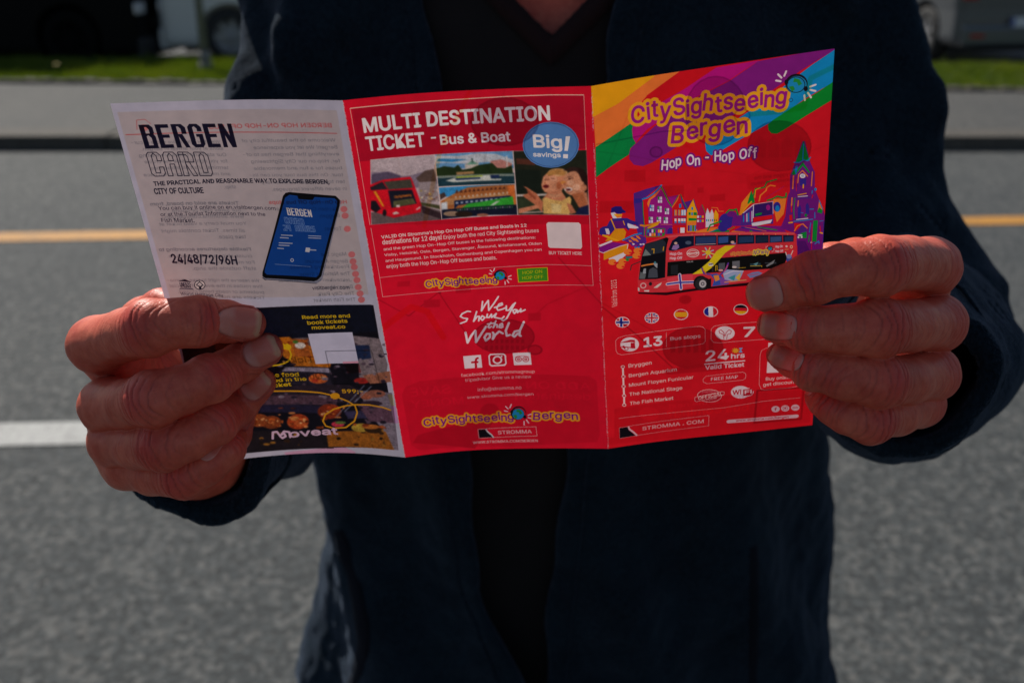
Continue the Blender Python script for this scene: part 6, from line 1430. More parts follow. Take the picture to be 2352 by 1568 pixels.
["E","F",2,"fbd6d4",[49.4,154.2,5.84,0.84,0.02,3.51]],
["E","F",2,"c8142c",[49.4,154.2,5.57,0.8,0.02,3.25]],
["T","F",2,"fbd6d4","CITYSIGHTSEEING",45.8,152.2,52.2,152.3,0.65,0.8,0],
["P","F",2,"c8142c",[42.4,154.2,55.4,152.6,56.4,153,56.3,154.6,43.1,156.5,42.4,155.8]],
["L","F",2,"fbd6d4",0.2,[42.5,154.1,55.3,152.7,56.4,153.1,56.3,154.5,43.2,156.6,42.4,155.8,42.5,154.1]],
["T","F",2,"fbdcd8","OFFICIAL",44.1,155.8,55.5,154.5,1.85,1.2,0],
["T","F",2,"fbdcd8","TOUR",47.7,156.8,52.8,156.2,1.2,0.8,0],
["E","F",2,"f0e0ea",[64.1,154.2,4.52,0.57,0.07,3.39]],
["E","F",2,"f0e0ea",[67.1,154.6,3.25,0.4,0.05,2.33]],
["T","F",2,"c8142c","Wi",60.4,155.1,64.4,155.2,2.35,2,0],
["P","F",2,"c8142c",[65.3,153,68.9,152.8,70.1,154,69.9,155.8,69,156.5,65.4,156.4]],
["T","F",2,"f0e0ea","Fi",66.2,155.4,69.4,155.5,1.85,2,0],
["L","F",2,"fbd6d4",0.16,[5.7,160.4,29.2,161.3,56.8,161.6,74.9,160.6,92.5,161]],
["L","F",2,"fbd6d4",0.16,[5.9,165.9,49.2,165.1,49.1,171,5.9,172,5.9,165.9]],
["P","F",2,"15101a",[6,166,10,166.1,10.4,167.9,12.2,169.9,13.8,171.8,5.9,171.9]],
["L","F",2,"f6dce4",0.81,[10.4,166.2,10.9,167.7,12.9,169.8,14.3,171.7]],
["T","F",2,"fbc8c8","STROMMA . COM",17.2,169.3,46.7,169,1.95,1.6,0],
["L","F",2,"f0dce6",1.87,[58.6,169.7,91.3,171]],
["T","F",2,"c8142c","www.stromma.com/bergen",62.2,170.2,87.4,171.4,1.2,1.2,0],
["E","F",2,"f0dce6",[81,165.7,1.99,0.22,0.06,1.72]],
["E","F",2,"f0dce6",[85.6,165.9,1.98,0.21,0.07,1.72]],
["E","F",2,"f0dce6",[90.4,166.1,1.98,0.2,0.07,1.71]],
["T","F",2,"c8142c","f",80.5,166.6,81.5,166.6,1.6,2.5,0],
["L","F",2,"c8142c",0.2,[84.5,164.9,86.5,164.9,86.7,166.7,84.7,166.7,84.5,164.9]],
["E","F",2,"c8142c",[85.6,165.8,0.45,0.05,0.02,0.43]],
["E","F",2,"c8142c",[89.7,166.1,0.63,0.07,0.02,0.54]],
["E","F",2,"f0dce6",[89.7,166.1,0.4,0.04,0.01,0.32]],
["E","F",2,"c8142c",[91.1,166.2,0.63,0.06,0.02,0.53]],
["E","F",2,"f0dce6",[91.1,166.2,0.4,0.04,0.01,0.32]],
["P","B",2,"f6e6e0",[-1.3,-2.5,101.2,-2.6,101.7,180.8,-2.1,180.6]],
["L","B",2,"907c98",0.38,[0.9,24.2,28.9,23.4,56.8,26.8]],
["L","B",2,"c8d48c",2.16,[63.6,21.8,79.6,22.6,87.8,21.9,89.9,10.5,99.1,7.2]],
["L","B",2,"f0c49c",1.41,[24.5,10.7,38.2,30.5,52.4,42.3]],
["L","B",2,"e2c4bc",0.47,[0.3,26.9,15.6,31.5,38.2,40.1,66.6,48.3,98.7,39.1]],
["L","B",2,"e2c4bc",0.47,[15.2,12.8,5.1,34.4]],
["E","B",2,"94707e",[51.2,18.6,12.91,1.94,0.15,14.68]],
["E","B",2,"c4a0aa",[51.2,18.6,12.36,1.86,0.14,14.13]],
["E","B",2,"94707e",[78.4,37.4,13.46,1.81,0.42,11.19]],
["E","B",2,"b48c92",[78.4,37.4,12.9,1.74,0.4,10.72]],
["E","B",2,"94707e",[62.3,22.1,3.5,0.5,0.07,3.05]],
["E","B",2,"d8bcc0",[62.3,22.1,2.86,0.41,0.05,2.49]],
["E","B",2,"94707e",[26,31.6,2.82,0.48,-0.04,2.46]],
["E","B",2,"d8bcc0",[26,31.6,2.25,0.38,-0.03,1.89]],
["P","B",2,"a47880",[68.3,40.8,68.1,34.1,70.3,31.6,72.7,34.7,73,41.4]],
["P","B",2,"a47880",[73.9,41.5,73.7,34.8,75.9,32.3,78.3,35.5,78.6,42.2]],
["P","B",2,"a47880",[79.5,42.3,79.2,35.6,81.4,33.1,83.9,36.2,84.1,42.9]],
["P","B",2,"a47880",[85.1,43,84.8,36.3,87,33.8,89.4,36.9,89.7,43.6]],
["P","B",2,"e2b4b4",[64.7,48.8,67.3,48.2,86.3,48.5,87.1,56.4,65.7,54.5]],
["T","B",2,"966a74","Bryggen and the",85,50.9,68.3,50.7,1.6,1,0],
["T","B",2,"966a74","Hanseatic Museum",85.1,53.2,67,53.1,1.55,1,0],
["P","B",2,"d4a8a8",[12.4,37.2,21.3,38.4,21.2,43.8,12.2,42.2]],
["P","B",2,"d4a8a8",[25.2,46.3,37.8,48,37.8,53.5,25.1,51.4]],
["P","B",2,"d4a8a8",[49.1,54.4,55.8,55,55.9,58.2,49.1,57.2]],
["P","B",2,"d4a8a8",[43.7,50.3,46.4,50.3,46.4,53,43.7,52.6]],
["P","B",2,"d4a8a8",[1.2,49,16,51.3,15.9,56.9,1,54.2]],
["L","B",2,"ecc8c0",0.35,[1.9,41.7,64.7,51.1]],
["L","B",2,"c09098",0.35,[-5.9,92.3,27.8,119.6]],
["E","B",2,"947078",[41.9,128.1,14.3,2.24,0,10.88]],
["E","B",2,"b0888e",[41.9,128.1,13.76,2.15,0,10.37]],
["P","B",2,"c8a0a4",[27.7,137.6,56.1,137.4,56.1,141.5,29.5,140]],
["T","B",2,"8a606c","The National Stage",54.7,138.7,29,138.3,1.6,1,0],
["L","B",2,"805868",0.41,[-0.3,98.5,16.3,117.3,32.2,136.8]],
["P","B",2,"8a6068",[31.4,121.9,33.7,122.1,33.6,128.8,31.4,129]],
["P","B",2,"8a6068",[35,122.5,37.2,122.7,37.2,129.4,35,129.6]],
["P","B",2,"8a6068",[38.6,123.1,40.8,123.2,40.8,130,38.6,130.2]],
["P","B",2,"8a6068",[42.1,123.7,44.4,123.8,44.4,130.6,42.1,130.7]],
["P","B",2,"8a6068",[45.7,124.2,47.9,124.3,48,131.1,45.7,131.3]],
["P","B",2,"8a6068",[49.3,124.7,51.5,124.9,51.5,131.6,49.3,131.8]],
["E","B",2,"b88890",[38.6,103,2.88,0.47,-0.01,2.21]],
["P","B",2,"dcb0b4",[3.8,154.6,71.2,155.4,97.5,156.8,98,175.4,57,174.7,3.2,172.2]],
["T","B",2,"f4dcdc","When is the next",68.6,158.8,29.9,158.7,2.45,1.2,0],
["T","B",2,"f8b8a0","bus coming?",68,164.6,29.2,163.4,3.5,1.5,0],
["L","B",2,"8a5c66",0.98,[72.1,154.5,93.9,155.6,93.4,172.8,71,172,72.1,154.5]],
["E","B",2,"f0c8c8",[20.6,160.3,4.86,0.85,-0.08,3.81]],
["P","B",2,"e2b4b8",[-3.8,170.6,100.8,176.3,100.9,179.5,-3.9,174.4]]]

def soften(a, n):
    for ax in (0, 1):
        p = np.concatenate([np.repeat(a.take([0], ax), n+1, ax), a, np.repeat(a.take([-1], ax), n, ax)], ax); c = np.cumsum(p, ax, dtype=np.float64)
        m = a.shape[ax]; a = ((c.take(range(2*n+1, 2*n+1+m), ax)-c.take(range(0, m), ax))/(2*n+1)).astype(np.float32)
    return a
def run_print():
    for it in PRINT:
        op, side, k = it[:3]; cv = page[(side, k)]; c = hexc(it[3]) if it[3] else None
        if op == 'P': fill(cv, poly_edges(np.array(it[4])*PX), c)
        elif op == 'E':
            e = np.array(it[4]).reshape(3, 2)*PX; t = np.arange(24)*math.pi/12; fill(cv, poly_edges(e[0]+np.cos(t)[:, None]*e[1]+np.sin(t)[:, None]*e[2]), c)
        elif op == 'L': fill(cv, line_edges(np.array(it[5])*PX, it[4]*PX), c)
        elif op in 'TR':
            if op == 'T': txt, u0, v0, u1, v1, cap, bold, _ = it[4:]
            else: txt, u0, v0, u1, v1, cap, bold = it[4:]
            TR, BD = glyphs(txt); x0_, w = TR[..., 0].min(), TR[..., 0].max()-TR[..., 0].min()
            def f(Q, op=op, u0=u0, v0=v0, u1=u1, v1=v1, cap=cap, x0_=x0_, w=w):
                X = (Q[..., 0]-x0_)/w; Y = Q[..., 1]/CAPH*cap
                return np.stack([u0+(u1-u0)*X, v0+(v1-v0)*X-Y], -1) if op == 'T' else np.stack([u0+(u1-u0)*X-Y, v0+(v1-v0)*X], -1)
            letter(cv, TR, BD, f, min(boldoff(bold)*cap/CAPH, abs(u1-u0)*.8/len(txt)*.075, cap*.055) if bold > .7 else 0, c)
        elif op == 'O':
            txt, u0, v0, u1, v1, cap, ci, o1, o2 = it[4:]; ci = hexc(ci); x = 0; parts = []
            for i, ch in enumerate(txt):
                if ch == ' ': x += .3; continue
                TR, BD = glyphs(ch); a, b = TR[..., 0].min(), TR[..., 0].max(); parts.append((TR, BD, x-a, .030*((i*7) % 5-2), R(7)*(((i*5) % 7)/3-1))); x += b-a+.085
            for o, cc in ((o1+.045, c), (o2+.004, ci)):
                for TR, BD, dx, dy, rt in parts:
                    m = np.array([TR[..., 0].mean(), .33])
                    def f(Q, m=m, dx=dx, dy=dy, rt=rt):
                        Q = Q-m; Q = np.stack([Q[..., 0]*math.cos(rt)-Q[..., 1]*math.sin(rt), Q[..., 0]*math.sin(rt)+Q[..., 1]*math.cos(rt)], -1)+m; X = (Q[..., 0]+dx)/(x-.085)
                        return np.stack([u0+(u1-u0)*X, v0+(v1-v0)*X-(Q[..., 1]+dy)/CAPH*cap], -1)
                    letter(cv, TR, BD, f, o*cap/CAPH, cc)
        elif op == 'B':
            txt, u0, v0, u1, v1, cap, outl = it[4:]; n = len(txt); cw = 1/(n+(n-1)*.16)
            for i, ch in enumerate(txt):
                if ch not in GB: continue
                for ci_, cont in enumerate(GB[ch]):
                    q = np.array(cont).reshape(-1, 2); X = (i*1.16+q[:, 0])*cw; Q = np.stack([u0+(u1-u0)*X+(cap*.02*(1-q[:, 1])*-1), v0+(v1-v0)*X-cap*(1-q[:, 1])], -1)*PX
                    if outl: fill(cv, line_edges(np.vstack([Q, Q[:1]]), .34*PX if cap > 5 else .22*PX), c)
                    else: fill(cv, poly_edges(Q), c)
        elif op == 'N':
            cvg, (x0, y0, x1, y1) = fill(cv, poly_edges(np.array(it[4])*PX), None, fn=1); amp = it[5]; g = np.zeros(cvg.shape)
            for q in (3, 7, 18):
                a = rng.standard_normal((cvg.shape[0]//q+2, cvg.shape[1]//q+2)); yy = np.arange(cvg.shape[0])/q; xx = np.arange(cvg.shape[1])/q; yi = yy.astype(int); xi = xx.astype(int); fy = (yy-yi)[:, None]; fx = (xx-xi)[None]
                g += ((a[yi][:, xi]*(1-fx)+a[yi][:, xi+1]*fx)*(1-fy)+(a[yi+1][:, xi]*(1-fx)+a[yi+1][:, xi+1]*fx)*fy)
            sub = cv[y0:y1, x0:x1]; w_ = cvg[..., None]; sub = sub*(1-w_)+soften(soften(sub, 3), 2)*w_; cv[y0:y1, x0:x1] = np.clip(sub*(1+(g*amp*cvg)[..., None]), 0, 1)
run_print()
for k_ in (1, 2):   # the map side is pale and reads softly through the sheet
    b_ = soften(page[('B', k_)], 2); base_ = np.array([.95, .90, .88], np.float32); page[('B', k_)] = base_*.28+b_*.72
for k_ in (0, 1, 2):   # worn, cracked ink along the folds
    a_ = page[('F', k_)]
    for e_ in ((0, 3), (CW-3, CW)):
        if (k_ == 0 and e_[0] == 0) or (k_ == 2 and e_[0] > 0): continue
        m_ = np.repeat(rng.random(CH//4+1) > .45, 4)[:CH, None, None]*np.repeat(rng.random(CH//26+1) > .2, 26)[:CH, None, None]; a_[:, e_[0]:e_[1]] = np.where(m_, a_[:, e_[0]:e_[1]]*.45+.5, a_[:, e_[0]:e_[1]])
def ink_image(side, k):
    im = bpy.data.images.new('ink_'+('front' if side == 'F' else 'back')+str(k), CW, CH, alpha=False); a = np.ones((CH, CW, 4), np.float32); a[..., :3] = np.clip(page[(side, k)][::-1], 0, 1)
    im.pixels.foreach_set(a.ravel()); im.update(); im.pack(); return im
def paper_material(k):
    t = NT('printed_paper_'+str(k)); nt_ = t.t; nt_.nodes.remove(t.b)
    fr = t.n('ShaderNodeTexImage', image=ink_image('F', k), extension='EXTEND'); bk = t.n('ShaderNodeTexImage', image=ink_image('B', k), extension='EXTEND')
    geo = t.n('ShaderNodeNewGeometry'); side = t.mix(geo.outputs['Backfacing'], fr.outputs[0], bk.outputs[0])
    refl = t.mix(1.0, side, (.58, .57, .60), 'MULTIPLY')
    thru = t.mix(1.0, fr.outputs[0], bk.outputs[0], 'MULTIPLY'); f = t.noise(160, 3, .6); fib = t.ramp(f, [(.3, (.84, .82, .85)), (.7, (1, .97, 1))]); thru = t.mix(1.0, thru, fib, 'MULTIPLY')
    pb = t.n('ShaderNodeBsdfPrincipled'); t.l(refl, pb.inputs['Base Color']); pb.inputs['Roughness'].default_value = .42; pb.inputs['Specular IOR Level'].default_value = .35
    b = t.bump(t.noise(45, 3, .5), .12, .0006); t.l(b, pb.inputs['Normal'])
    tr = t.n('ShaderNodeBsdfTranslucent'); t.l(thru, tr.inputs[0]); mx = t.n('ShaderNodeMixShader'); mx.inputs[0].default_value = PAPER_T; t.l(pb.outputs[0], mx.inputs[1]); t.l(tr.outputs[0], mx.inputs[2]); t.l(mx.outputs[0], t.out.inputs[0]); return t.m
PAPER_T = .42
c0 = leaf(1, .5, .5)
leaflet = empty('leaflet', c0, 'unfolded three-panel sightseeing leaflet, red and white, held open in both hands', 'leaflet')
plab = ['white page with a card advert, blue phone and dark food picture', 'red page with ticket offer, photo strip and white script slogan', 'cover page with rainbow stripes, red bus and painted town']
for k in range(3):
    nu, nv = 36, 60; U, V = np.meshgrid(np.linspace(0, 1, nu+1), np.linspace(0, 1, nv+1), indexing='ij'); P = leaf(k, U, V).reshape(-1, 3)
    me = mesh_np('panel', P, grid_faces(nu, nv)); uv = me.uv_layers.new(name='page'); vi = np.zeros(len(me.loops), np.int32); me.loops.foreach_get('vertex_index', vi)
    uu = np.stack([U.ravel(), 1-V.ravel()], 1)[vi].astype(np.float32); uv.data.foreach_set('uv', uu.ravel())
    if me.polygons[0].normal @ Vector(FWD) > 0: me.flip_normals()
    o = link('panel', me, paper_material(k), leaflet, True); o['label'] = plab[k]

# ------------------------------------------------------------------ distance fields -> meshes (surface nets)
def smin(a, b, k):
    h = np.maximum(k-np.abs(a-b), 0)/k; return np.minimum(a, b)-h*h*k*.25
def seg(P, a, b, ra, rb, n=None, k=1.0):
    a = np.asarray(a); ab = np.asarray(b)-a; t = np.clip((P-a)@ab/(ab@ab), 0, 1); q = P-a-t[:, None]*ab; q2 = np.einsum('ij,ij->i', q, q)
    if n is not None:
        m = n-ab*(n@ab)/(ab@ab); m /= np.linalg.norm(m); qn = q@m; q2 = q2+qn*qn*(1/k**2-1)
    return np.sqrt(np.maximum(q2, 0))-(ra+(rb-ra)*t)
def ell(P, c, r):
    q = (P-np.asarray(c))/np.asarray(r); return (np.sqrt(np.einsum('ij,ij->i', q, q))-1)*min(r)
def wav(P, f, s=0.0):
    """cheap smooth 3-D noise, -1..1"""
    x, y, z = P[:, 0]*f, P[:, 1]*f, P[:, 2]*f
    return (np.sin(x*1.7+1.3*np.sin(y*1.3+s)+s)*np.sin(y*1.9+1.1*np.sin(z*1.5+2*s)+1.7*s)+np.sin(z*2.1+1.2*np.sin(x*1.1-s)+.6*s)*np.sin(x*.9+y*1.2+3*s))*.5
def nets(f, lo, hi, h, B=10):
    lo = np.asarray(lo, float); n = np.ceil((np.asarray(hi)-lo)/h/B).astype(int); N = n*B
    bc = np.stack(np.meshgrid(*[(np.arange(m)+.5)*B*h for m in n], indexing='ij'), -1).reshape(-1, 3)+lo; d = f(bc); rad = B*h*.5*1.7321
    vol = np.repeat(np.repeat(np.repeat(np.sign(d).reshape(n), B, 0), B, 1), B, 2).astype(np.float32)
    act = np.where(np.abs(d) < rad*1.5+h)[0]; bi = np.stack(np.unravel_index(act, n), 1); loc = np.stack(np.meshgrid(*[np.arange(B)]*3, indexing='ij'), -1).reshape(-1, 3)
    for c in range(0, len(bi), 400):
        g = (bi[c:c+400, None]*B+loc[None]).reshape(-1, 3); vol[g[:, 0], g[:, 1], g[:, 2]] = f(lo+g*h)
    ins = vol < 0; s = sum(ins[i:N[0]-1+i, j:N[1]-1+j, k:N[2]-1+k].astype(np.int8) for i in (0, 1) for j in (0, 1) for k in (0, 1))
    C = np.argwhere((s > 0) & (s < 8)); idx = np.full(N-1, -1, np.int32); idx[C[:, 0], C[:, 1], C[:, 2]] = np.arange(len(C))
    acc = np.zeros((len(C), 3)); cnt = np.zeros(len(C)); K = [(i, j, k) for i in (0, 1) for j in (0, 1) for k in (0, 1)]
    vv = {q: vol[C[:, 0]+q[0], C[:, 1]+q[1], C[:, 2]+q[2]] for q in K}
    for a in K:
        for ax in range(3):
            if a[ax]: continue
            b = list(a); b[ax] = 1; b = tuple(b); va, vb = vv[a], vv[b]; m = (va < 0) != (vb < 0); t = np.where(m, va/np.where(m, va-vb, 1), 0); p = np.array(a)[None]+0.*t[:, None]; p[:, ax] = t
            acc += p*m[:, None]; cnt += m
    V = lo+(C+acc/cnt[:, None])*h; F = []
    for ax in range(3):
        sl0 = [slice(None)]*3; sl1 = [slice(None)]*3; sl0[ax] = slice(0, -1); sl1[ax] = slice(1, None); x = ins[tuple(sl0)] != ins[tuple(sl1)]; e = np.argwhere(x)
        o1, o2 = [i for i in range(3) if i != ax]; e = e[(e[:, o1] > 0) & (e[:, o2] > 0) & (e[:, o1] < N[o1]-1) & (e[:, o2] < N[o2]-1)]
        def cell(d1, d2): q = e.copy(); q[:, o1] -= d1; q[:, o2] -= d2; return idx[q[:, 0], q[:, 1], q[:, 2]]
        q = np.stack([cell(1, 1), cell(0, 1), cell(0, 0), cell(1, 0)], 1); fl = ins[e[:, 0], e[:, 1], e[:, 2]]
        if ax == 1: fl = ~fl
        F.append(np.where(fl[:, None], q, q[:, ::-1]))
    F = np.concatenate(F); F = F[(F >= 0).all(1)]; return V, F
def grad(f, V, e):
    g = np.stack([f(V+np.eye(3)[i]*e)-f(V-np.eye(3)[i]*e) for i in range(3)], 1); L = np.linalg.norm(g, axis=1, keepdims=True)+1e-12; return g/L, L[:, 0]/(2*e)
def snap(f, V, h, it=2):
    for _ in range(it):
        n, L = grad(f, V, h*.4); V = V-n*np.clip(f(V)/np.maximum(L, .3), -h*.7, h*.7)[:, None]
    return V

# ------------------------------------------------------------------ person: hands
mm = .001
LF = dict(  # control points: picture x, y, depth (None = lying on the leaflet), radius mm ; person's right hand, at the left of the picture
 index=[(226,792,.472,13.2),(292,768,.449,12.2),(347,753,.431,11.9),(405,743,.4325,11.0),(457,737,.437,10.9),(520,738,None,9.4),(570,742,None,7.6)],
 middle=[(250,930,.474,13.0),(300,926,.452,11.8),(352,917,.434,11.8),(415,897,.436,11.0),(481,869,.4415,10.6),(548,836,None,9.2),(615,802,None,7.4)],
 ring=[(266,1012,.480,12.2),(318,1024,.461,11.0),(376,1022,.443,11.2),(433,1005,.4445,10.3),(492,972,.449,9.9),(548,933,None,8.6),(600,877,None,6.9)],
 pinky=[(300,1070,.487,11.0),(352,1090,.472,9.8),(424,1092,.457,10.0),(474,1068,.4575,9.0),(518,1032,.4615,8.7),(538,1003,None,7.8),(555,965,None,6.6)],
 thumb=[(405,935,.545,16),(296,776,.507,14.0),(338,738,.494,12.4),(380,719,.484,12.3),(440,722,.478,11),(500,735,.4750,9.0)],
 wrist=(462,1010,.563), palm=[(340,900,.515,15),(400,960,.535,17)], fore=(540,985,.66), sx=1)
RF = dict(  # person's left hand, at the right of the picture
 index=[(2138,610,.468,13.0),(2082,604,.446,12.5),(2020,611,.429,12.4),(1950,617,.428,11.6),(1868,640,.431,11.2),(1805,660,None,9.7),(1752,674,None,7.8)],
 middle=[(2154,742,.471,12.8),(2090,748,.450,12.2),(2020,752,.433,12.3),(1935,756,.435,11.0),(1853,754,.438,10.2),(1800,750,None,8.2),(1772,746,None,6.8)],
 ring=[(2140,858,.476,12.3),(2084,872,.455,11.3),(2022,875,.439,11.4),(1940,866,.440,10.4),(1868,848,.443,9.4),(1820,829,None,7.2),(1790,815,None,5.8)],
 pinky=[(2112,925,.482,11.2),(2060,952,.464,10.0),(2000,966,.449,9.8),(1948,951,.449,9.2),(1915,931,.452,8.4),(1893,916,.457,7.4),(1880,906,.461,6.2)],
 thumb=[(2030,800,.545,16),(2078,650,.505,14.0),(2020,622,.489,12.3),(1962,606,.475,12.3),(1905,612,.466,11),(1850,632,.4575,9.0)],
 wrist=(2052,868,.563), palm=[(2050,760,.513,15),(2040,820,.535,17)], fore=(2060,835,.66), sx=-1)
FK = {'index': .90, 'middle': .90, 'ring': .90, 'pinky': .90, 'thumb': .88}
def prep_hand(H):
    D = {}
    for f in ('index', 'middle', 'ring', 'pinky', 'thumb'):
        pts = []
        for i, (x, y, d, r) in enumerate(H[f]):
            if d is None: d = leaf_depth(x, y)-r*mm*.90*.86-.0004
            pts.append((at(x, y, d), r*mm*({1: .96, 2: 1.045, 3: .955, 4: 1.015}.get(i, 1) if f != 'thumb' else 1)))
        D[f] = pts
    D['wrist'] = at(*H['wrist']); D['fore'] = at(*H['fore']); D['palm'] = [(at(x, y, d), r*mm) for x, y, d, r in H['palm']]
    return D
def dorsal(D, f):
    return -FWD if f != 'thumb' else FWD*.6+UP*.5
def finger_sdf(P, D, f, n):
    pts = D[f]; d = None
    for i in range(len(pts)-1):
        k = 1.0-(1-FK[f])*min(1, i/3) if f != 'thumb' else 1-.12*min(1, i/4)
        if i >= len(pts)-3 and f != 'thumb': k = .86
        e = seg(P, pts[i][0], pts[i+1][0], pts[i][1], pts[i+1][1], n, k); d = e if d is None else smin(d, e, .003)
    return d
def hand_sdf(D):
    W = D['wrist']; mcp = {f: D[f][0] for f in ('index', 'middle', 'ring', 'pinky')}
    row = mcp['pinky'][0]-mcp['index'][0]; row /= np.linalg.norm(row); back = W-mcp['middle'][0]; nd = np.cross(row, back); nd /= np.linalg.norm(nd)
    inward = (D['palm'][0][0]-(mcp['middle'][0]+back*.35)); nd = nd if nd@inward < 0 else -nd     # nd = outward normal of the back of the hand
    fore = D['fore']
    def f(P):
        fs = []
        for nme in ('index', 'middle', 'ring', 'pinky'):
            d = finger_sdf(P, D, nme, -FWD); m, r = mcp[nme]; wj = W+row*{'index': -.019, 'middle': -.006, 'ring': .007, 'pinky': .018}[nme]+nd*.004
            mt = seg(P, m, wj, r*.93, .0135); fs.append(smin(d, mt, .006))
        h = fs[0]
        for q in fs[1:]: h = np.minimum(h, q)
        # flesh of the palm: padding on the inner side of the metacarpals
        pal = None
        for nme in ('index', 'middle', 'ring', 'pinky'):
            m, r = mcp[nme]; e = seg(P, m+back*.10-nd*.008, W-nd*.008+row*{'index': -.015, 'middle': -.005, 'ring': .005, 'pinky': .015}[nme], .0100, .0160); pal = e if pal is None else smin(pal, e, .012)
        for c, r in D['palm']: pal = smin(pal, seg(P, c, W, r, r), .014)
        pal = smin(pal, seg(P, W, fore, .026, .034, nd, .78), .022)
        th = finger_sdf(P, D, 'thumb', dorsal(D, 'thumb')); th = smin(th, seg(P, D['thumb'][0][0], W, .016, .020), .012)
        web = seg(P, D['thumb'][1][0]*.6+D['thumb'][0][0]*.4, mcp['index'][0]*.55+W*.45, .009, .011); th = smin(th, web, .018)
        body = smin(pal, th, .014); out = smin(body, h, .003)
        return out+.00018*wav(P, 260, 1)+.0004*wav(P, 90, 3)
    return f, nd, row
def skin_detail(V, Nn, D, H, nd, row, nails):
    """furrows over the joints and knuckles, the nail beds; returns (displacement, crease mask)"""
    disp = np.zeros(len(V)); cr = np.zeros(len(V)); fl = np.zeros(len(V)); r_ = np.random.default_rng(11)
    for f in ('index', 'middle', 'ring', 'pinky'):
        pts = D[f]
        for j, (amp, span, nl, rad) in ((0, (.00035, .013, 9, .020)), (2, (.00105, .0120, 8, .0175)), (4, (.00075, .0075, 6, .0150))):
            c = pts[j][0]; ax = pts[j+1][0]-pts[max(j-1, 0)][0]; ax /= np.linalg.norm(ax); dn = -FWD if j else nd*.7-FWD*.5; dn = dn-ax*(dn@ax); dn /= np.linalg.norm(dn); lt = np.cross(ax, dn)
            q = V-c; s = q@ax; l = q@lt; m = (np.abs(s) < span*1.5) & (np.abs(l) < rad) & (Nn@dn > .05); ii = np.where(m)[0]
            if not len(ii): continue
            s_, l_ = s[ii], l[ii]; fl[ii] = np.maximum(fl[ii], np.exp(-(s_/(span*.75))**2-(l_/(rad*.62))**2)*np.clip((Nn[ii]@dn)*1.3, 0, 1)*(1 if j else .7)); w = np.clip((Nn[ii]@dn-.05)/.6, 0, 1)**.7*np.clip(1.5-np.abs(s_)/span, 0, 1); g = np.zeros(len(ii))
            cs = np.linspace(-span, span, nl)+r_.uniform(-.3, .3, nl)*span*2/nl
            for ci in cs:
                ph = r_.uniform(0, 6.28); A = r_.uniform(.45, 1.0); bend = ci*.22*(l_/rad)**2*2.2; y = s_-ci-bend-.0006*np.sin(l_*300+ph)-.00015*np.sin(l_*1100+2*ph)
                ext = np.clip(1.3-np.abs(l_-r_.uniform(-.2, .2)*rad)/(rad*r_.uniform(.75, 1.1)), 0, 1); g += A*ext*np.exp(-(y/.00036)**2)
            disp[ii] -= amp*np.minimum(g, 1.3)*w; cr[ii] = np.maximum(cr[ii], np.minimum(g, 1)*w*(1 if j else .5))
    for (c, ax, dn, lt, hl, hw) in nails:
        q = V-c; s = q@ax; l = q@lt; m = (np.abs(s) < hl+.006) & (np.abs(l) < hw+.005) & (Nn@dn > -.2) & (np.abs(q@dn) < .012); ii = np.where(m)[0]
        rr = (np.abs(s[ii]/hl)**3.2+np.abs(l[ii]/hw)**3.2)**(1/3.2); disp[ii] += -.00055*np.clip((1.0-rr)/.07, 0, 1)+.00042*np.exp(-((rr-1.10)/.07)**2)*np.where(s[ii] > hl*.4, 0, 1)
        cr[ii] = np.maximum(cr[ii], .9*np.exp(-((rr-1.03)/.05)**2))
    ng = np.zeros(len(V))
    for f in ('index', 'middle', 'ring', 'pinky'):   # faint ring lines all along each finger
        pts = D[f]
        for j in range(1, 5):
            a, b = pts[j][0], pts[j+1][0]; ax = b-a; L = np.linalg.norm(ax); ax = ax/L; q = V-a; s = q@ax; rr = np.linalg.norm(q-s[:, None]*ax, axis=1); m = (s > 0) & (s < L) & (rr < pts[j][1]*1.25); ii = np.where(m)[0]; l = q[ii]@np.cross(ax, -FWD)
            y = s[ii]*1000+.5*np.sin(l*260+j)+.35*np.sin(l*700+2*j); g = np.clip(np.sin(y*3.3+1.8*np.sin(y*.9+j)), 0, 1)**4*np.clip(np.sin(l*350+y*.7)+.6, 0, 1)*np.clip(-(Nn[ii]@FWD), 0, 1); ng[ii] = np.maximum(ng[ii], g)
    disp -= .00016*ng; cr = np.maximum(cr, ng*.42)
    # fine furrows running across the back of the hand
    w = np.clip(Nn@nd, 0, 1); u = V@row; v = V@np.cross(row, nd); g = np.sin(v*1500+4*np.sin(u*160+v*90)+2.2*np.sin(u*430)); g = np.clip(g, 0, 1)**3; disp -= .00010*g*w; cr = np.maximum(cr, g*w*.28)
    for f in ('index', 'middle', 'ring', 'pinky', 'thumb'):
        d_ = np.linalg.norm(V-D[f][-1][0], axis=1); fl = np.maximum(fl, .6*np.exp(-(d_/.011)**2))
    return disp, cr, fl
VS, FS, CS, KS = [], [], [], []
nail_meshes = []
NAILW = {'index': .0070, 'middle': .0066, 'ring': .0060, 'pinky': .0050, 'thumb': .0085}
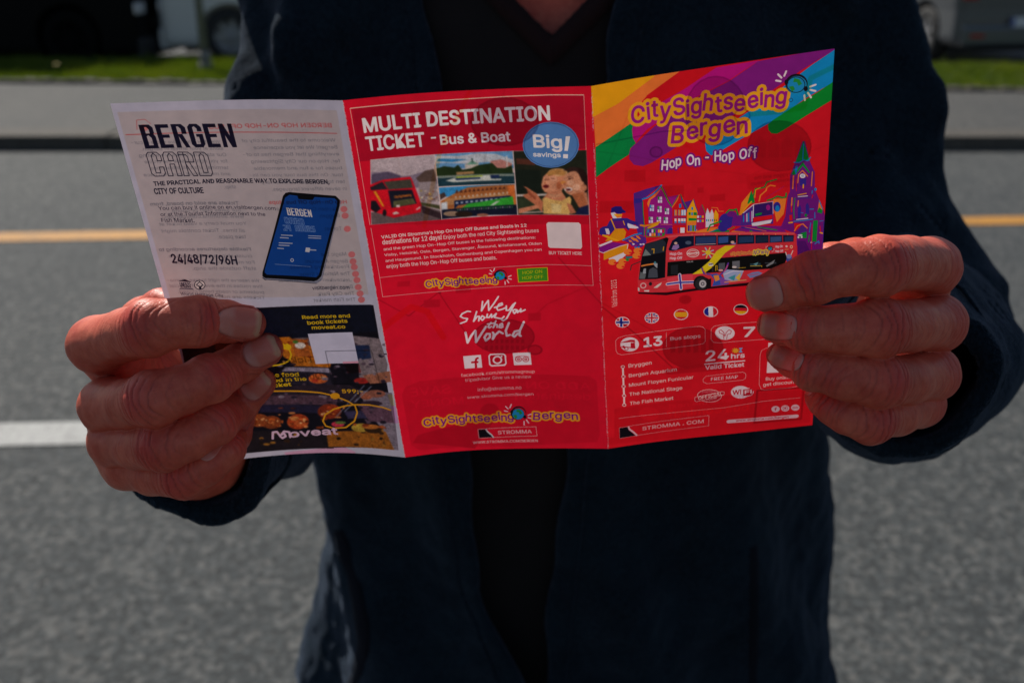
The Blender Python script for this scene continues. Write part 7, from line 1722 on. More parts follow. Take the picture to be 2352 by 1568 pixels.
def build_hand(H):
    D = prep_hand(H); f, nd, row = hand_sdf(D); nails = []
    for nme in ('index', 'middle', 'ring', 'pinky', 'thumb'):
        a, b = D[nme][-2][0], D[nme][-1][0]; ra, rb = D[nme][-2][1], D[nme][-1][1]; ax = (b-a)/np.linalg.norm(b-a)
        dn = -FWD+UP*(.10 if nme != 'index' else .0) if nme != 'thumb' else FWD*.8+UP*.3
        if H['sx'] < 0 and nme != 'thumb': dn = -FWD-UP*.06
        dn = dn-ax*(dn@ax); dn /= np.linalg.norm(dn); lt = np.cross(ax, dn); hw = NAILW[nme]*(.92 if H['sx'] < 0 and nme != 'index' else 1); hl = hw*(1.14 if H['sx'] > 0 or nme == 'index' else .98); c = b+ax*(rb*.66-hl*.80)+dn*rb*.7
        nails.append((c, ax, dn, lt, hl, hw))
    allp = np.array([p for k in ('index', 'middle', 'ring', 'pinky', 'thumb') for p, r in D[k]]+[D['wrist']]); lo = allp.min(0)-.022; hi = allp.max(0)+.022
    ex = D['wrist']+(D['fore']-D['wrist'])*.55; lo = np.minimum(lo, ex-.045); hi = np.maximum(hi, ex+.045)
    h = HAND_VOX; V, F = nets(f, lo, hi, h, 8)
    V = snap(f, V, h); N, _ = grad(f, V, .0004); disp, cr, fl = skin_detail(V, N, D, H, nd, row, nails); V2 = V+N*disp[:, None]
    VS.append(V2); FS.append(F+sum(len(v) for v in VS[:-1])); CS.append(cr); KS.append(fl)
    for (c, ax, dn, lt, hl, hw), nme in zip(nails, ('index', 'middle', 'ring', 'pinky', 'thumb')):
        nu, nv = 16, 16; U, W = np.meshgrid(np.linspace(-1, 1, nu+1), np.linspace(-1, 1, nv+1), indexing='ij'); rr = np.maximum((np.abs(U)**3.2+np.abs(W)**3.2)**(1/3.2), 1e-6); mx = np.maximum(np.abs(U), np.abs(W)); U2, W2 = U*mx/rr, W*mx/rr
        P = (c+ax*(U2[..., None]*hl)+lt*(W2[..., None]*hw)+dn*.012).reshape(-1, 3); t = np.zeros(len(P))
        ff = lambda Q: finger_sdf(Q, D, nme, -FWD if nme != 'thumb' else dorsal(D, 'thumb'))
        for _ in range(40): t += np.clip(ff(P-dn*t[:, None]), -.002, .002)*.7
        t = np.minimum(t, .0205); S = P-dn*t[:, None]+dn*(-.00008+.0002*(1-mx.reshape(-1)**2))[:, None]; top = S+dn*.00020; 
        nvv = len(S); Fn = grid_faces(nu, nv); ring = [i*(nv+1) for i in range(nu+1)]+[nu*(nv+1)+j for j in range(1, nv+1)]+[i*(nv+1)+nv for i in range(nu-1, -1, -1)]+[j for j in range(nv-1, 0, -1)]
        side = [(ring[i], ring[(i+1) % len(ring)], ring[(i+1) % len(ring)]+nvv, ring[i]+nvv) for i in range(len(ring))]
        me = mesh_np('nail', np.concatenate([S-dn*.0006, top]), np.concatenate([Fn[:, ::-1], Fn+nvv, np.array(side)])); bm = bmesh.new(); bm.from_mesh(me); bmesh.ops.recalc_face_normals(bm, faces=bm.faces[:]); bm.to_mesh(me); bm.free()
        at_ = me.attributes.new('along', 'FLOAT', 'POINT'); al = np.concatenate([U.ravel(), U.ravel()]).astype(np.float32); at_.data.foreach_set('value', al); nail_meshes.append(me)
HAND_VOX = .00075
build_hand(LF); build_hand(RF)

# ------------------------------------------------------------------ person: body, head, clothes
CX, CY = .047, .885          # body axis
SH = {-1: np.array([CX-.192, CY, 1.445]), 1: np.array([CX+.176, CY, 1.445])}
EL = {-1: np.array([-.172, .790, 1.125]), 1: np.array([.334, .780, 1.145])}
WR = {-1: at(462,1010,.563), 1: at(2052,868,.563)}
def torso(P, g=0.0):
    x, y, z = P[:, 0]-CX, P[:, 1]-CY, P[:, 2]; a = np.interp(z, [.55, .75, .95, 1.1, 1.3, 1.42, 1.5, 1.56], [.185, .19, .185, .185, .195, .17, .09, .05])+g; b = np.interp(z, [.55, .8, .95, 1.1, 1.3, 1.42, 1.5, 1.56], [.10, .11, .115, .115, .115, .095, .07, .05])+g
    d = (np.sqrt((x/a)**2+(y/b)**2)-1)*np.minimum(a, b)*.9; return np.maximum(np.maximum(d, z-1.55-g), .80-g-z)
HEADC = np.array([CX+.005, CY-.035, 1.665])
def head_sdf(P):
    tilt = R(24); q = P-HEADC; y = q[:, 1]*math.cos(tilt)+q[:, 2]*math.sin(tilt); z = -q[:, 1]*math.sin(tilt)+q[:, 2]*math.cos(tilt); Q = np.stack([q[:, 0], y, z], 1)   # nose towards -Y, looking down
    d = ell(Q, (0, .012, .03), (.076, .096, .092)); d = smin(d, ell(Q, (0, -.030, -.045), (.056, .062, .072)), .03); d = smin(d, seg(Q, (0, -.082, .020), (0, -.108, -.022), .009, .0145), .012)
    for s in (-1, 1):
        d = smin(d, seg(Q, (s*.012, -.083, .032), (s*.048, -.070, .034), .010, .008), .012); d = smin(d, ell(Q, (s*.040, -.066, -.022), (.024, .020, .022)), .02)
        d = smin(d, ell(Q, (s*.078, .010, -.004), (.008, .018, .031)), .006); d = smin(d, ell(Q, (s*.009, -.099, -.022), (.009, .010, .008)), .006)
        e = ell(Q, (s*.031, -.088, .014), (.015, .012, .010)); d = -smin(-d, e, .010)
    d = smin(d, ell(Q, (0, -.086, -.052), (.024, .012, .006)), .006); d = smin(d, ell(Q, (0, -.084, -.064), (.020, .012, .007)), .006); m = ell(Q, (0, -.100, -.0575), (.026, .010, .0012)); d = np.maximum(d, -m); d = smin(d, ell(Q, (0, -.078, -.098), (.022, .018, .018)), .02)
    return d
def body_sdf(P):
    d = torso(P, -.012); d = smin(d, seg(P, (CX, CY+.01, 1.45), (CX, CY-.015, 1.60), .060, .054), .04)
    for s in (-1, 1): d = smin(d, seg(P, SH[s], EL[s], .048, .038), .03); d = smin(d, seg(P, EL[s], WR[s]*.75+EL[s]*.25, .040, .031), .02)
    return smin(d, head_sdf(P), .025)
V, F = nets(body_sdf, (-.30, .50, .76), (.45, 1.08, 1.80), .0065); V = snap(body_sdf, V, .0065)
VS.append(V); FS.append(F+sum(len(v) for v in VS[:-1])); CS.append(np.zeros(len(V))); KS.append(np.zeros(len(V)))
def skin_material():
    t = NT('skin'); at_ = t.n('ShaderNodeAttribute', attribute_name='crease'); co = t.coord()
    n1 = t.noise(38, 5, .6); n2 = t.noise(160, 4, .65); c = t.ramp(n1, [(.28, SK_A), (.50, SK_B), (.72, SK_C)]); c = t.mix(.35, c, t.ramp(n2, [(.35, (.50, .07, .04)), (.65, (.82, .23, .13))]))
    fa = t.n('ShaderNodeAttribute', attribute_name='flush'); c = t.mix(t.math('MULTIPLY', fa.outputs['Fac'], .75), c, (.66, .055, .045))
    c = t.mix(t.math('MULTIPLY', at_.outputs['Fac'], .62), c, (.30, .05, .04)); t.l(c, t.b.inputs['Base Color'])  # furrow shade mixed into the colour, along with the skin's own redness there
    v = t.n('ShaderNodeTexVoronoi', feature='DISTANCE_TO_EDGE'); v.inputs['Scale'].default_value = 900; mp = t.n('ShaderNodeMapping'); mp.inputs['Scale'].default_value = (1, 1.3, .55); t.l(co, mp.inputs[0]); t.l(mp.outputs[0], v.inputs['Vector'])
    vb = t.math('MINIMUM', v.outputs['Distance'], .12); b = t.bump(vb, .35, .0010); b = t.bump(t.noise(420, 4, .6), .25, .0006, b); b = t.bump(at_.outputs['Fac'], .5, -.0004, b); t.l(b, t.b.inputs['Normal'])
    t.b.inputs['Roughness'].default_value = .42; t.b.inputs['Specular IOR Level'].default_value = .32; t.b.inputs['Subsurface Weight'].default_value = .16; t.b.inputs['Subsurface Radius'].default_value = (1, .30, .16); t.b.inputs['Subsurface Scale'].default_value = .0028
    return t.m
SK_A, SK_B, SK_C = (.50, .062, .036), (.70, .118, .068), (.84, .215, .130)
person = empty('person', (CX, CY, 0), 'person in open navy jacket over charcoal V-neck shirt, holding the open leaflet', 'person')
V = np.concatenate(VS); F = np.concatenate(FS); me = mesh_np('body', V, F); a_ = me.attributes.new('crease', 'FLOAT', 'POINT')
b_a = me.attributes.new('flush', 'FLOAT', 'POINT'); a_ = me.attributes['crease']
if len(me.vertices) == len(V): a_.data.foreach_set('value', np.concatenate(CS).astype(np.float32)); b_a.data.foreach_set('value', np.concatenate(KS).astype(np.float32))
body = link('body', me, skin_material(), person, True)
def nail_material():
    t = NT('nail_plate'); a = t.n('ShaderNodeAttribute', attribute_name='along'); c = t.ramp(t.math('MULTIPLY_ADD', a.outputs['Fac'], .5), [(.0, (.72, .30, .24)), (.20, (.72, .28, .22)), (.34, (.70, .19, .135)), (.84, (.70, .19, .135)), (.93, (.70, .34, .21))])
    a2 = c.node.inputs[0].links[0].from_node; a2.inputs[2].default_value = .5; t.l(c, t.b.inputs['Base Color']); t.b.inputs['Roughness'].default_value = .28; t.b.inputs['Specular IOR Level'].default_value = .3
    t.l(t.bump(t.noise(300, 2), .08, .0004), t.b.inputs['Normal']); return t.m
nm = nail_material()
for me in nail_meshes: link('nail', me, nm, body, True)
eye_m = plain('eye_white', (.8, .78, .75), .2); iris_m = plain('iris', (.08, .12, .16), .15)
def headpt(x, y, z): t_ = R(24); return HEADC+np.array([x, y*math.cos(t_)-z*math.sin(t_), y*math.sin(t_)+z*math.cos(t_)])
for s in (-1, 1):
    bm = bmesh.new(); bmesh.ops.create_uvsphere(bm, u_segments=20, v_segments=12, radius=.0118); me = bpy.data.meshes.new('eye'); bm.to_mesh(me); bm.free(); o = link('eye', me, eye_m, body, True); o.matrix_world = o.matrix_world; o.location = headpt(s*.031, -.070, .012)
    me2 = bpy.data.meshes.new('iris'); bm = bmesh.new(); bmesh.ops.create_uvsphere(bm, u_segments=16, v_segments=8, radius=.0058); bm.to_mesh(me2); bm.free(); o2 = link('iris', me2, iris_m, body, True); o2.location = headpt(s*.031, -.0768, .0105)
def hair_sdf(P):
    tilt = R(24); q = P-HEADC; y = q[:, 1]*math.cos(tilt)+q[:, 2]*math.sin(tilt); z = -q[:, 1]*math.sin(tilt)+q[:, 2]*math.cos(tilt); Q = np.stack([q[:, 0], y, z], 1)
    d = ell(Q, (0, .016, .034), (.081, .099, .098))+.0018*wav(Q*np.array([1, 1, .3]), 330, 2); return np.maximum(np.maximum(d, -(z-.01-(y+.01)*-.55)), -(y+.078))
V, F = nets(hair_sdf, HEADC-.13, HEADC+.15, .0045); hair = link('hair', mesh_np('hair', V, F), plain('grey_hair', (.22, .20, .18), .6, sc=200), person, True)

def fabric(name, ca, cb, sc, bump, sheen):
    t = NT(name); f1 = t.noise(sc, 3, .8); f2 = t.noise(18, 4); mp = t.n('ShaderNodeMapping'); mp.inputs['Scale'].default_value = (1, 1, .45); t.l(t.coord(), mp.inputs[0]); f3 = t.noise(sc*1.8, 2, .8, vec=mp.outputs[0])
    c = t.ramp(t.math('MULTIPLY', t.math('ADD', f1, f3), .5), [(.36, ca), (.62, cb)]); c = t.mix(.35, c, t.ramp(f2, [(.3, ca), (.7, cb)])); t.l(c, t.b.inputs['Base Color']); t.b.inputs['Roughness'].default_value = .95
    t.b.inputs['Sheen Weight'].default_value = sheen; t.b.inputs['Sheen Roughness'].default_value = .35; t.b.inputs['Sheen Tint'].default_value = (.55, .7, 1, 1); t.b.inputs['Specular IOR Level'].default_value = .1
    t.l(t.bump(f3, bump, .0015, t.bump(f1, bump, .002)), t.b.inputs['Normal']); return t.m
jm = fabric('navy_fleece', (.0008, .0028, .0056), (.0115, .025, .038), 300, .8, .20)
def sleeve(P, s, g=0.0):
    S0, E, Wp = SH[s], EL[s], WR[s]; d = seg(P, S0, S0*.5+E*.5, .080+g, .066+g); d = smin(d, seg(P, S0*.5+E*.5, E, .066+g, .064+g), .02); M = E*.45+Wp*.55
    if s > 0: d = smin(d, smin(seg(P, E, M, .068+g, .068+g), seg(P, M, Wp, .066+g, .047+g), .02), .03)
    else: d = smin(d, smin(seg(P, E, M, .060+g, .058+g), seg(P, M, Wp, .056+g, .047+g), .02), .03)
    return d
def cuffplane(P, s):
    ax = WR[s]-EL[s]; ax = ax/np.linalg.norm(ax); return (P-WR[s])@ax-(.012 if s > 0 else .006)
def jk_core(P):
    x, y, z = P[:, 0]-CX-np.interp(P[:, 2], [.65, .8, .95, 1.1], [.030, .020, .010, 0]), P[:, 1]-CY, P[:, 2]; a = np.interp(z, [.60, .75, .95, 1.1, 1.25, 1.38, 1.46, 1.53], [.315, .284, .250, .238, .240, .215, .15, .085]); b = np.interp(z, [.60, .8, .95, 1.1, 1.3, 1.42, 1.5, 1.56], [.165, .16, .158, .155, .150, .125, .095, .07])
    fold = .0065*np.sin(np.arctan2(x, -y)*9+3*z+1.5*np.sin(z*7))*np.clip((1.45-z)*1.6, .45, 1)+.004*wav(P*np.array([1, 1, .40]), 17, 2)+.0022*wav(P*np.array([1, 1, .5]), 42, 4)+.001*wav(P, 95, 5)
    d = (np.sqrt((x/a)**2+(y/b)**2)-1)*np.minimum(a, b)*.85+fold; d = smin(d, seg(P, (CX-.06, CY, 1.49), SH[-1]-np.array([0, 0, .012]), .070, .072), .04); d = smin(d, seg(P, (CX+.06, CY, 1.49), SH[1]-np.array([0, 0, .012]), .070, .072), .04)
    sl_ = None
    for s in (-1, 1):
        e = sleeve(P, s); ax = (WR[s]-EL[s]); ax = ax/np.linalg.norm(ax); t = (P-EL[s])@ax; e = e+.0075*np.sin(t*62+2.5*np.sin(P[:, 0]*30+P[:, 2]*18)+s)*np.clip(1-np.abs(t-.05)/.22, .15, 1)+.007*wav(P, 24, 5+s)
        up_ = np.clip((P[:, 2]-1.16)*6, 0, 1); e = e+up_*(.008*np.sin(P[:, 2]*22+P[:, 0]*40*s+2*np.sin(P[:, 2]*9))+.008*wav(P*np.array([1, 1, .38]), 34, 7)+.0035*wav(P*np.array([1, 1, .6]), 80, 8))+.0015*wav(P, 100, 2); sl_ = e if sl_ is None else np.minimum(sl_, e)
    return d, sl_
OPZ = [.62, .80, .91, 1.046, 1.20, 1.30, 1.38, 1.46, 1.54]; OPL = [.018, .016, -.026, -.040, -.046, -.050, -.056, -.078, -.095]; OPR = [.022, .028, .036, .042, .055, .064, .072, .092, .105]
def jacket_sdf(P):
    body_, sl_ = jk_core(P); core = smin(body_, sl_, .025); out = core
    for s in (-1, 1):   # cut the cuffs open only around the forearm
        near = np.linalg.norm(P-WR[s], axis=1)-.12; out = np.where(near < 0, np.maximum(out, cuffplane(P, s)), out)
    inn = core+.0105; sh = np.maximum(out, -inn); z = P[:, 2]; xl = np.interp(z, OPZ, OPL); xr = np.interp(z, OPZ, OPR)
    mid, hw = (xl+xr)/2, (xr-xl)/2; wob = .003*np.sin(z*26)+.002*np.sin(z*61+1); cut = np.maximum(np.abs(P[:, 0]-mid-wob)-hw, P[:, 1]-(CY-.02)); sh = -smin(-sh, cut, .006); sh = np.maximum(sh, .60+.01*np.sin(P[:, 0]*20)-z); return np.maximum(sh, z-1.56)
V, F = nets(jacket_sdf, (-.34, .42, .56), (.47, 1.10, 1.60), .0044); V = snap(jacket_sdf, V, .0048, 2)
jacket = link('jacket', mesh_np('jacket', V, F), jm, person, True); jacket['label'] = 'open navy fleece jacket'
# cuff bands, front facings, pocket openings: follow the jacket's own surface
def core_only(P): b, s_ = jk_core(P); return smin(b, s_, .025)
def cast(pts):
    P = np.array(pts, float); P[:, 1] = CY-.30
    for _ in range(80): P[:, 1] += np.clip(core_only(P), -.01, .01)*.8
    return P
def strip(name, pts, width, thick, mat, parent, lift=.001, nrm=None):
    pts = np.array(pts, float); n, _ = grad(core_only, pts, .002); p = pts-n*core_only(pts)[:, None]+n*lift; t = np.gradient(p, axis=0); t /= np.linalg.norm(t, axis=1, keepdims=True); l = np.cross(t, n); V_ = []
    for a, b in ((-1, 0), (-.6, .7), (0, 1), (.6, .7), (1, 0), (0, -.8)): V_.append(p+l*width*.5*a+n*thick*b)
    m = len(p); V_ = np.stack(V_, 1).reshape(-1, 3); F_ = [(i*6+j, i*6+(j+1) % 6, (i+1)*6+(j+1) % 6, (i+1)*6+j) for i in range(m-1) for j in range(6)]
    return link(name, mesh_np(name, V_, F_), mat, parent, True)
dark_tape = fabric('dark_zip_tape', (.004, .005, .008), (.009, .011, .018), 600, .3, .05)
zz = np.linspace(1.42, .63, 90)
for OP, s in ((OPL, -1), (OPR, 1)):
    strip('front_hem', cast([(np.interp(z, OPZ, OP)+s*.020, 0, z) for z in zz]), .002, .0012, jm, jacket, .0006)
strip('pocket_opening', cast([(CX-.212+.022*math.sin(t*math.pi), 0, .935-.19*t) for t in np.linspace(0, 1, 30)]), .020, .0022, dark_tape, jacket, -.001)
strip('pocket_opening', cast([(CX+.168+.02*t, 0, .95-.22*t) for t in np.linspace(0, 1, 30)]), .012, .0022, dark_tape, jacket, -.001)
# cuff seams
for s in (-1, 1):
    ax = WR[s]-EL[s]; ax /= np.linalg.norm(ax); u = np.cross(ax, [0, 0, 1]); u /= np.linalg.norm(u); v = np.cross(ax, u); c = WR[s]-ax*.022
    strip('cuff_seam', [c+(u*math.cos(a)+v*math.sin(a))*.05 for a in np.linspace(0, 2*math.pi, 61)], .003, .0014, jm, jacket, .0004)
# shirt
def shirt_sdf(P):
    d = torso(P, .016)+.002*wav(P*np.array([1, 1, .5]), 26, 6)+.0015*np.sin(P[:, 0]*60+P[:, 2]*9); d = smin(d, seg(P, (CX-.05, CY, 1.46), SH[-1], .060, .058), .03); d = smin(d, seg(P, (CX+.05, CY, 1.46), SH[1], .060, .058), .03)
    sh = np.maximum(d, -(d+.006)); z = P[:, 2]; vx = np.maximum((z-1.383)*1.05, 0); cut = np.maximum(np.abs(P[:, 0]-VX)-vx, P[:, 1]-CY); cut = np.maximum(cut, 1.383-z); sh = np.maximum(sh, -cut); neck = seg(P, (CX, CY+.01, 1.40), (CX, CY, 1.6), .066, .08); return np.maximum(np.maximum(sh, -np.maximum(neck, 1.47-z)), .78-z)
VX = .029
V, F = nets(shirt_sdf, (-.22, .68, .74), (.32, 1.08, 1.58), .0045); V = snap(shirt_sdf, V, .0045, 1)
shirt = link('shirt', mesh_np('shirt', V, F), fabric('charcoal_jersey', (.010, .0095, .0095), (.019, .0175, .0175), 900, .15, .05), person, True)
cm = fabric('collar_rib', (.015, .0085, .009), (.026, .015, .0155), 1200, .25, .03)
def on_shirt(x, z):
    p = np.array([[x, CY-.30, z]]); t = np.array([0.])
    f = lambda Q: torso(Q, .016)+.002*wav(Q*np.array([1, 1, .5]), 26, 6)+.0015*np.sin(Q[:, 0]*60+Q[:, 2]*9)
    for _ in range(60): t = t+np.clip(f(p+np.array([0, 1, 0])*t[:, None]), -.01, .01)*.8
    return p[0]+np.array([0, t[0], 0])
for s in (-1, 1):
    A, B_ = [], []
    for t in np.linspace(0, 1, 24): z0 = 1.383+.075*t; A.append(on_shirt(VX+s*(z0-1.383)*1.05, z0))
    B_ = [on_shirt(VX+s*max(0, (z-1.362)*1.05), z) for z in np.linspace(1.362, 1.444, 24)]; A = np.array(A); B_ = np.array(B_); n = np.array([0, -1, .1]); L_ = [A+n*.0005, A+n*.003, B_+n*.003, B_+n*.0004]; V_ = np.stack(L_, 1).reshape(-1, 3)
    F_ = [(i*4+j, i*4+j+1, (i+1)*4+j+1, (i+1)*4+j) for i in range(23) for j in range(3)]; link('collar_band', mesh_np('collar_band', V_, F_), cm, shirt, True)
# trousers and shoes
def leg_sdf(P):
    d = ell(P, (CX, CY, .90), (.18, .115, .12))
    for s in (-1, 1): d = smin(d, seg(P, (CX+s*.09, CY, .86), (CX+s*.105, CY-.01, .48), .098, .072), .03); d = smin(d, seg(P, (CX+s*.105, CY-.01, .48), (CX+s*.115, CY+.02, .08), .072, .062), .02)
    d = d+.004*wav(P, 24, 9); return np.maximum(np.maximum(d, .045-P[:, 2]), P[:, 2]-.99)
V, F = nets(leg_sdf, (-.2, .7, .02), (.3, 1.06, 1.04), .009); link('trousers', mesh_np('trousers', V, F), fabric('dark_denim', (.012, .014, .022), (.03, .034, .05), 500, .3, .05), person, True)
for s in (-1, 1):
    x0 = CX+s*.125
    def shoe(P): return np.maximum(smin(seg(P, (x0, CY+.05, .05), (x0+s*.02, CY-.15, .042), .046, .040), seg(P, (x0, CY+.02, .10), (x0, CY+.02, .05), .048, .048), .03), .012-P[:, 2])
    V, F = nets(shoe, (x0-.08, CY-.22, -.01), (x0+.10, CY+.14, .18), .006); sh = link('shoe', mesh_np('shoe', V, F), plain('shoe_leather', (.03, .022, .018), .45), person, True)
    bm = bmesh.new(); n = 28; ring = []
    for z in (0.001, .020):
        ring.append([bm.verts.new((x0+s*.01+math.cos(a)*.046+s*.01*-math.sin(a), CY-.05+math.sin(a)*.142, z)) for a in np.linspace(0, 2*math.pi, n, endpoint=False)])
    bm.faces.new(ring[0][::-1]); bm.faces.new(ring[1])
    for i in range(n): bm.faces.new((ring[0][i], ring[0][(i+1) % n], ring[1][(i+1) % n], ring[1][i]))
    me = bpy.data.meshes.new('sole'); bm.to_mesh(me); bm.free(); link('sole', me, plain('rubber_sole', (.04, .04, .04), .8), sh, True)
ASPH, PAVE = (.040, .0455, .0475), (.050, .050, .048)

# ------------------------------------------------------------------ street: road, markings, kerb, pavement, verge, car park
def ground_mat(name, base, specks, rough=.9, sc=1.0):
    t = NT(name); n0 = t.noise(.35*sc, 4, .6); n1 = t.noise(7*sc, 4, .7); n2 = t.noise(46*sc, 3, .85); v = t.n('ShaderNodeTexVoronoi'); v.inputs['Scale'].default_value = 62*sc; t.l(t.coord(), v.inputs['Vector'])
    c = t.ramp(n2, [(.40, tuple(q*.40 for q in base)), (.5, base), (.60, tuple(q*1.9 for q in base))]); c = t.mix(.45, c, t.ramp(v.outputs['Color'], [(.2, tuple(q*.35 for q in base)), (.55, base), (.85, specks)])); c = t.mix(.5, c, t.mix(1.0, c, t.ramp(n1, [(.3, (.72, .74, .76)), (.7, (1.25, 1.22, 1.18))]), 'MULTIPLY')); c = t.mix(.8, c, t.mix(1.0, c, t.ramp(n0, [(.3, (.72, .75, .79)), (.7, (1.22, 1.18, 1.12))]), 'MULTIPLY'))
    t.l(c, t.b.inputs['Base Color']); t.b.inputs['Roughness'].default_value = rough; t.l(t.bump(n2, .6, .004), t.b.inputs['Normal']); return t.m
def sheet(name, pts, z, mat, kind='structure', th=None, parent=None):
    bm = bmesh.new(); vs = [bm.verts.new((x, y, z)) for x, y in pts]; f = bm.faces.new(vs)
    if f.normal.z < 0: f.normal_flip()
    if th:
        r = bmesh.ops.extrude_face_region(bm, geom=[f]); bmesh.ops.translate(bm, vec=(0, 0, -th), verts=[e for e in r['geom'] if isinstance(e, bmesh.types.BMVert)]); bmesh.ops.recalc_face_normals(bm, faces=bm.faces[:])
    me = bpy.data.meshes.new(name); bm.to_mesh(me); bm.free(); o = link(name, me, mat, parent, smooth=False)
    if kind: o['kind'] = kind
    return o
asphalt = ground_mat('worn_asphalt', ASPH, (.17, .165, .155)); asphalt2 = ground_mat('pavement_asphalt', PAVE, (.17, .165, .155), sc=1.4); dark_lot = ground_mat('car_park_asphalt', (.05, .05, .052), (.12, .12, .12))
sheet('ground', [(-600, -400), (600, -400), (600, 900), (-600, 900)], -.02, ground_mat('distant_ground', (.09, .09, .085), (.16, .16, .15), sc=.3))
sheet('road', [(-60, -40), (60, -40), (60, 7.37), (-60, 7.37)], 0, asphalt)
def paint_mat(name, col):
    t = NT(name); n = t.noise(46, 4, .8); n2 = t.noise(5, 4, .7); m = t.math('ADD', t.math('MULTIPLY', n, .75), t.math('MULTIPLY', n2, .35)); c = t.ramp(m, [(.40, tuple(q*.35+.03 for q in col)), (.56, col), (.75, tuple(min(1, q*1.1) for q in col))]); t.l(c, t.b.inputs['Base Color']); t.b.inputs['Roughness'].default_value = .75; return t.m
def marking(x0, y0, x1, y1, w, mat, lab):
    d = math.hypot(x1-x0, y1-y0); nx, ny = -(y1-y0)/d*w/2, (x1-x0)/d*w/2; N = 60; bm = bmesh.new(); prev = None
    for i in range(N+1):
        t = i/N; j = random.uniform(-.004, .004); a = bm.verts.new((x0+(x1-x0)*t+nx*(1+j*8), y0+(y1-y0)*t+ny*(1+j*8), .004)); b = bm.verts.new((x0+(x1-x0)*t-nx, y0+(y1-y0)*t-ny*(1+j*8), .004))
        if prev: bm.faces.new((prev[0], prev[1], b, a))
        prev = (a, b)
    bmesh.ops.recalc_face_normals(bm, faces=bm.faces[:]); me = bpy.data.meshes.new('road_marking'); bm.to_mesh(me); bm.free(); o = link('road_marking', me, mat, smooth=False); o['kind'] = 'structure'; o['label'] = lab
marking(-30, 3.35, 30, 7.06, .165, paint_mat('yellow_road_paint', (.47, .21, .02)), 'solid yellow line along the road')
wp = paint_mat('white_road_paint', (.36, .36, .345)); marking(-6.6, 2.55, -.62, 2.85, .155, wp, 'white line on the near lane'); marking(3.2, 3.09, 9.2, 3.4, .155, wp, 'white line on the near lane')
KY = 7.37; stone = ground_mat('kerb_granite', (.085, .074, .060), (.17, .15, .13), sc=2.2)
kerb = sheet('kerb', [(-30, KY+.03), (30, KY+.03), (30, KY+.27), (-30, KY+.27)], .085, stone, th=.2)
kbm = boxes('kerb_stone', [(-.493, 0, -.1, .493, .30, .105)], stone, kerb, bevel=.014); kbm.location = (-20.5, KY, 0)
for i in range(1, 42):
    o = kbm.copy(); COL.objects.link(o); o.parent = kerb; o.location = (-20.5+i, KY+random.uniform(-.006, .006), random.uniform(-.004, .004)); o.rotation_euler = (0, 0, random.uniform(-.006, .006))
def VY(x, o=0.): return 9.98+o-.062*x
sheet('pavement', [(-60, KY+.302), (60, KY+.302), (60, VY(60)), (-60, VY(-60))], .098, asphalt2, th=.25)
edging = sheet('verge_edging', [(-30, VY(-30)+.002), (30, VY(30)+.002), (30, VY(30, .10)), (-30, VY(-30, .10))], .09, stone, th=.2)
em = boxes('edging_stone', [(-.072, -.055, -.06, .072, .055, .025)], stone, edging, bevel=.016); em.location = (-12, VY(-12, .05), .105)
for i in range(1, 160):
    o = em.copy(); COL.objects.link(o); o.parent = edging; x = -12+i*.155; o.location = (x, VY(x, .05)+random.uniform(-.012, .012), .105+random.uniform(-.010, .014)); o.rotation_euler = (random.uniform(-.08, .08), random.uniform(-.08, .08), -.06+random.uniform(-.12, .12))
soil = ground_mat('verge_soil', (.05, .065, .02), (.09, .10, .04), sc=1.5)
sheet('verge', [(-60, VY(-60, .102)), (60, VY(60, .102)), (60, VY(60, 1.95)), (-60, VY(-60, 1.95))], .10, soil, th=.2)
sheet('car_park', [(-60, VY(-60, 1.95)), (60, VY(60, 1.95)), (60, 60), (-60, 60)], -.004, dark_lot)
# grass
NB = 60000; gx = rng.uniform(-10, 10, NB); gx = np.where(rng.random(NB) < .75, np.where(rng.random(NB) < .55, rng.uniform(-6.6, -2, NB), rng.uniform(3.2, 7.0, NB)), gx); gy = VY(gx)+rng.uniform(.08, 1.98, NB)
tuft = np.sin(gx*2.1)*np.sin(gy*3.3+gx)*.5+.5; gh = rng.uniform(.035, .075, NB)*(.75+.7*tuft)+(.07*(rng.random(NB) < .02)); an = rng.uniform(0, 6.28, NB); w = rng.uniform(.003, .0065, NB); le = rng.uniform(.1, .6, NB); la = rng.uniform(0, 6.28, NB)
b = np.stack([gx, gy, np.full(NB, .098)], 1); wv = np.stack([np.cos(an)*w, np.sin(an)*w, 0*w], 1); m_ = b+np.stack([np.cos(la)*le*gh*.35, np.sin(la)*le*gh*.35, gh*.6], 1); tp = b+np.stack([np.cos(la)*le*gh, np.sin(la)*le*gh, gh], 1)
V = np.stack([b-wv, b+wv, m_+wv*.7, m_-wv*.7, tp], 1).reshape(-1, 3); i = np.arange(NB)[:, None]*5
bm_me = bpy.data.meshes.new('grass'); F4 = np.concatenate([i+0, i+1, i+2, i+3], 1); F3 = np.concatenate([i+3, i+2, i+4], 1)
bm_me.vertices.add(len(V)); bm_me.vertices.foreach_set('co', V.astype(np.float32).ravel()); lp = np.concatenate([F4.ravel(), F3.ravel()]).astype(np.int32); bm_me.loops.add(len(lp)); bm_me.loops.foreach_set('vertex_index', lp); bm_me.polygons.add(2*NB); bm_me.polygons.foreach_set('loop_start', np.concatenate([np.arange(NB)*4, NB*4+np.arange(NB)*3]).astype(np.int32)); bm_me.update(calc_edges=True)
gt = NT('grass_blades'); gc = gt.ramp(gt.noise(2.2, 5, .7), [(.3, (.05, .10, .003)), (.55, (.12, .17, .005)), (.75, (.21, .23, .008))]); gt.l(gc, gt.b.inputs['Base Color']); gt.b.inputs['Roughness'].default_value = .6
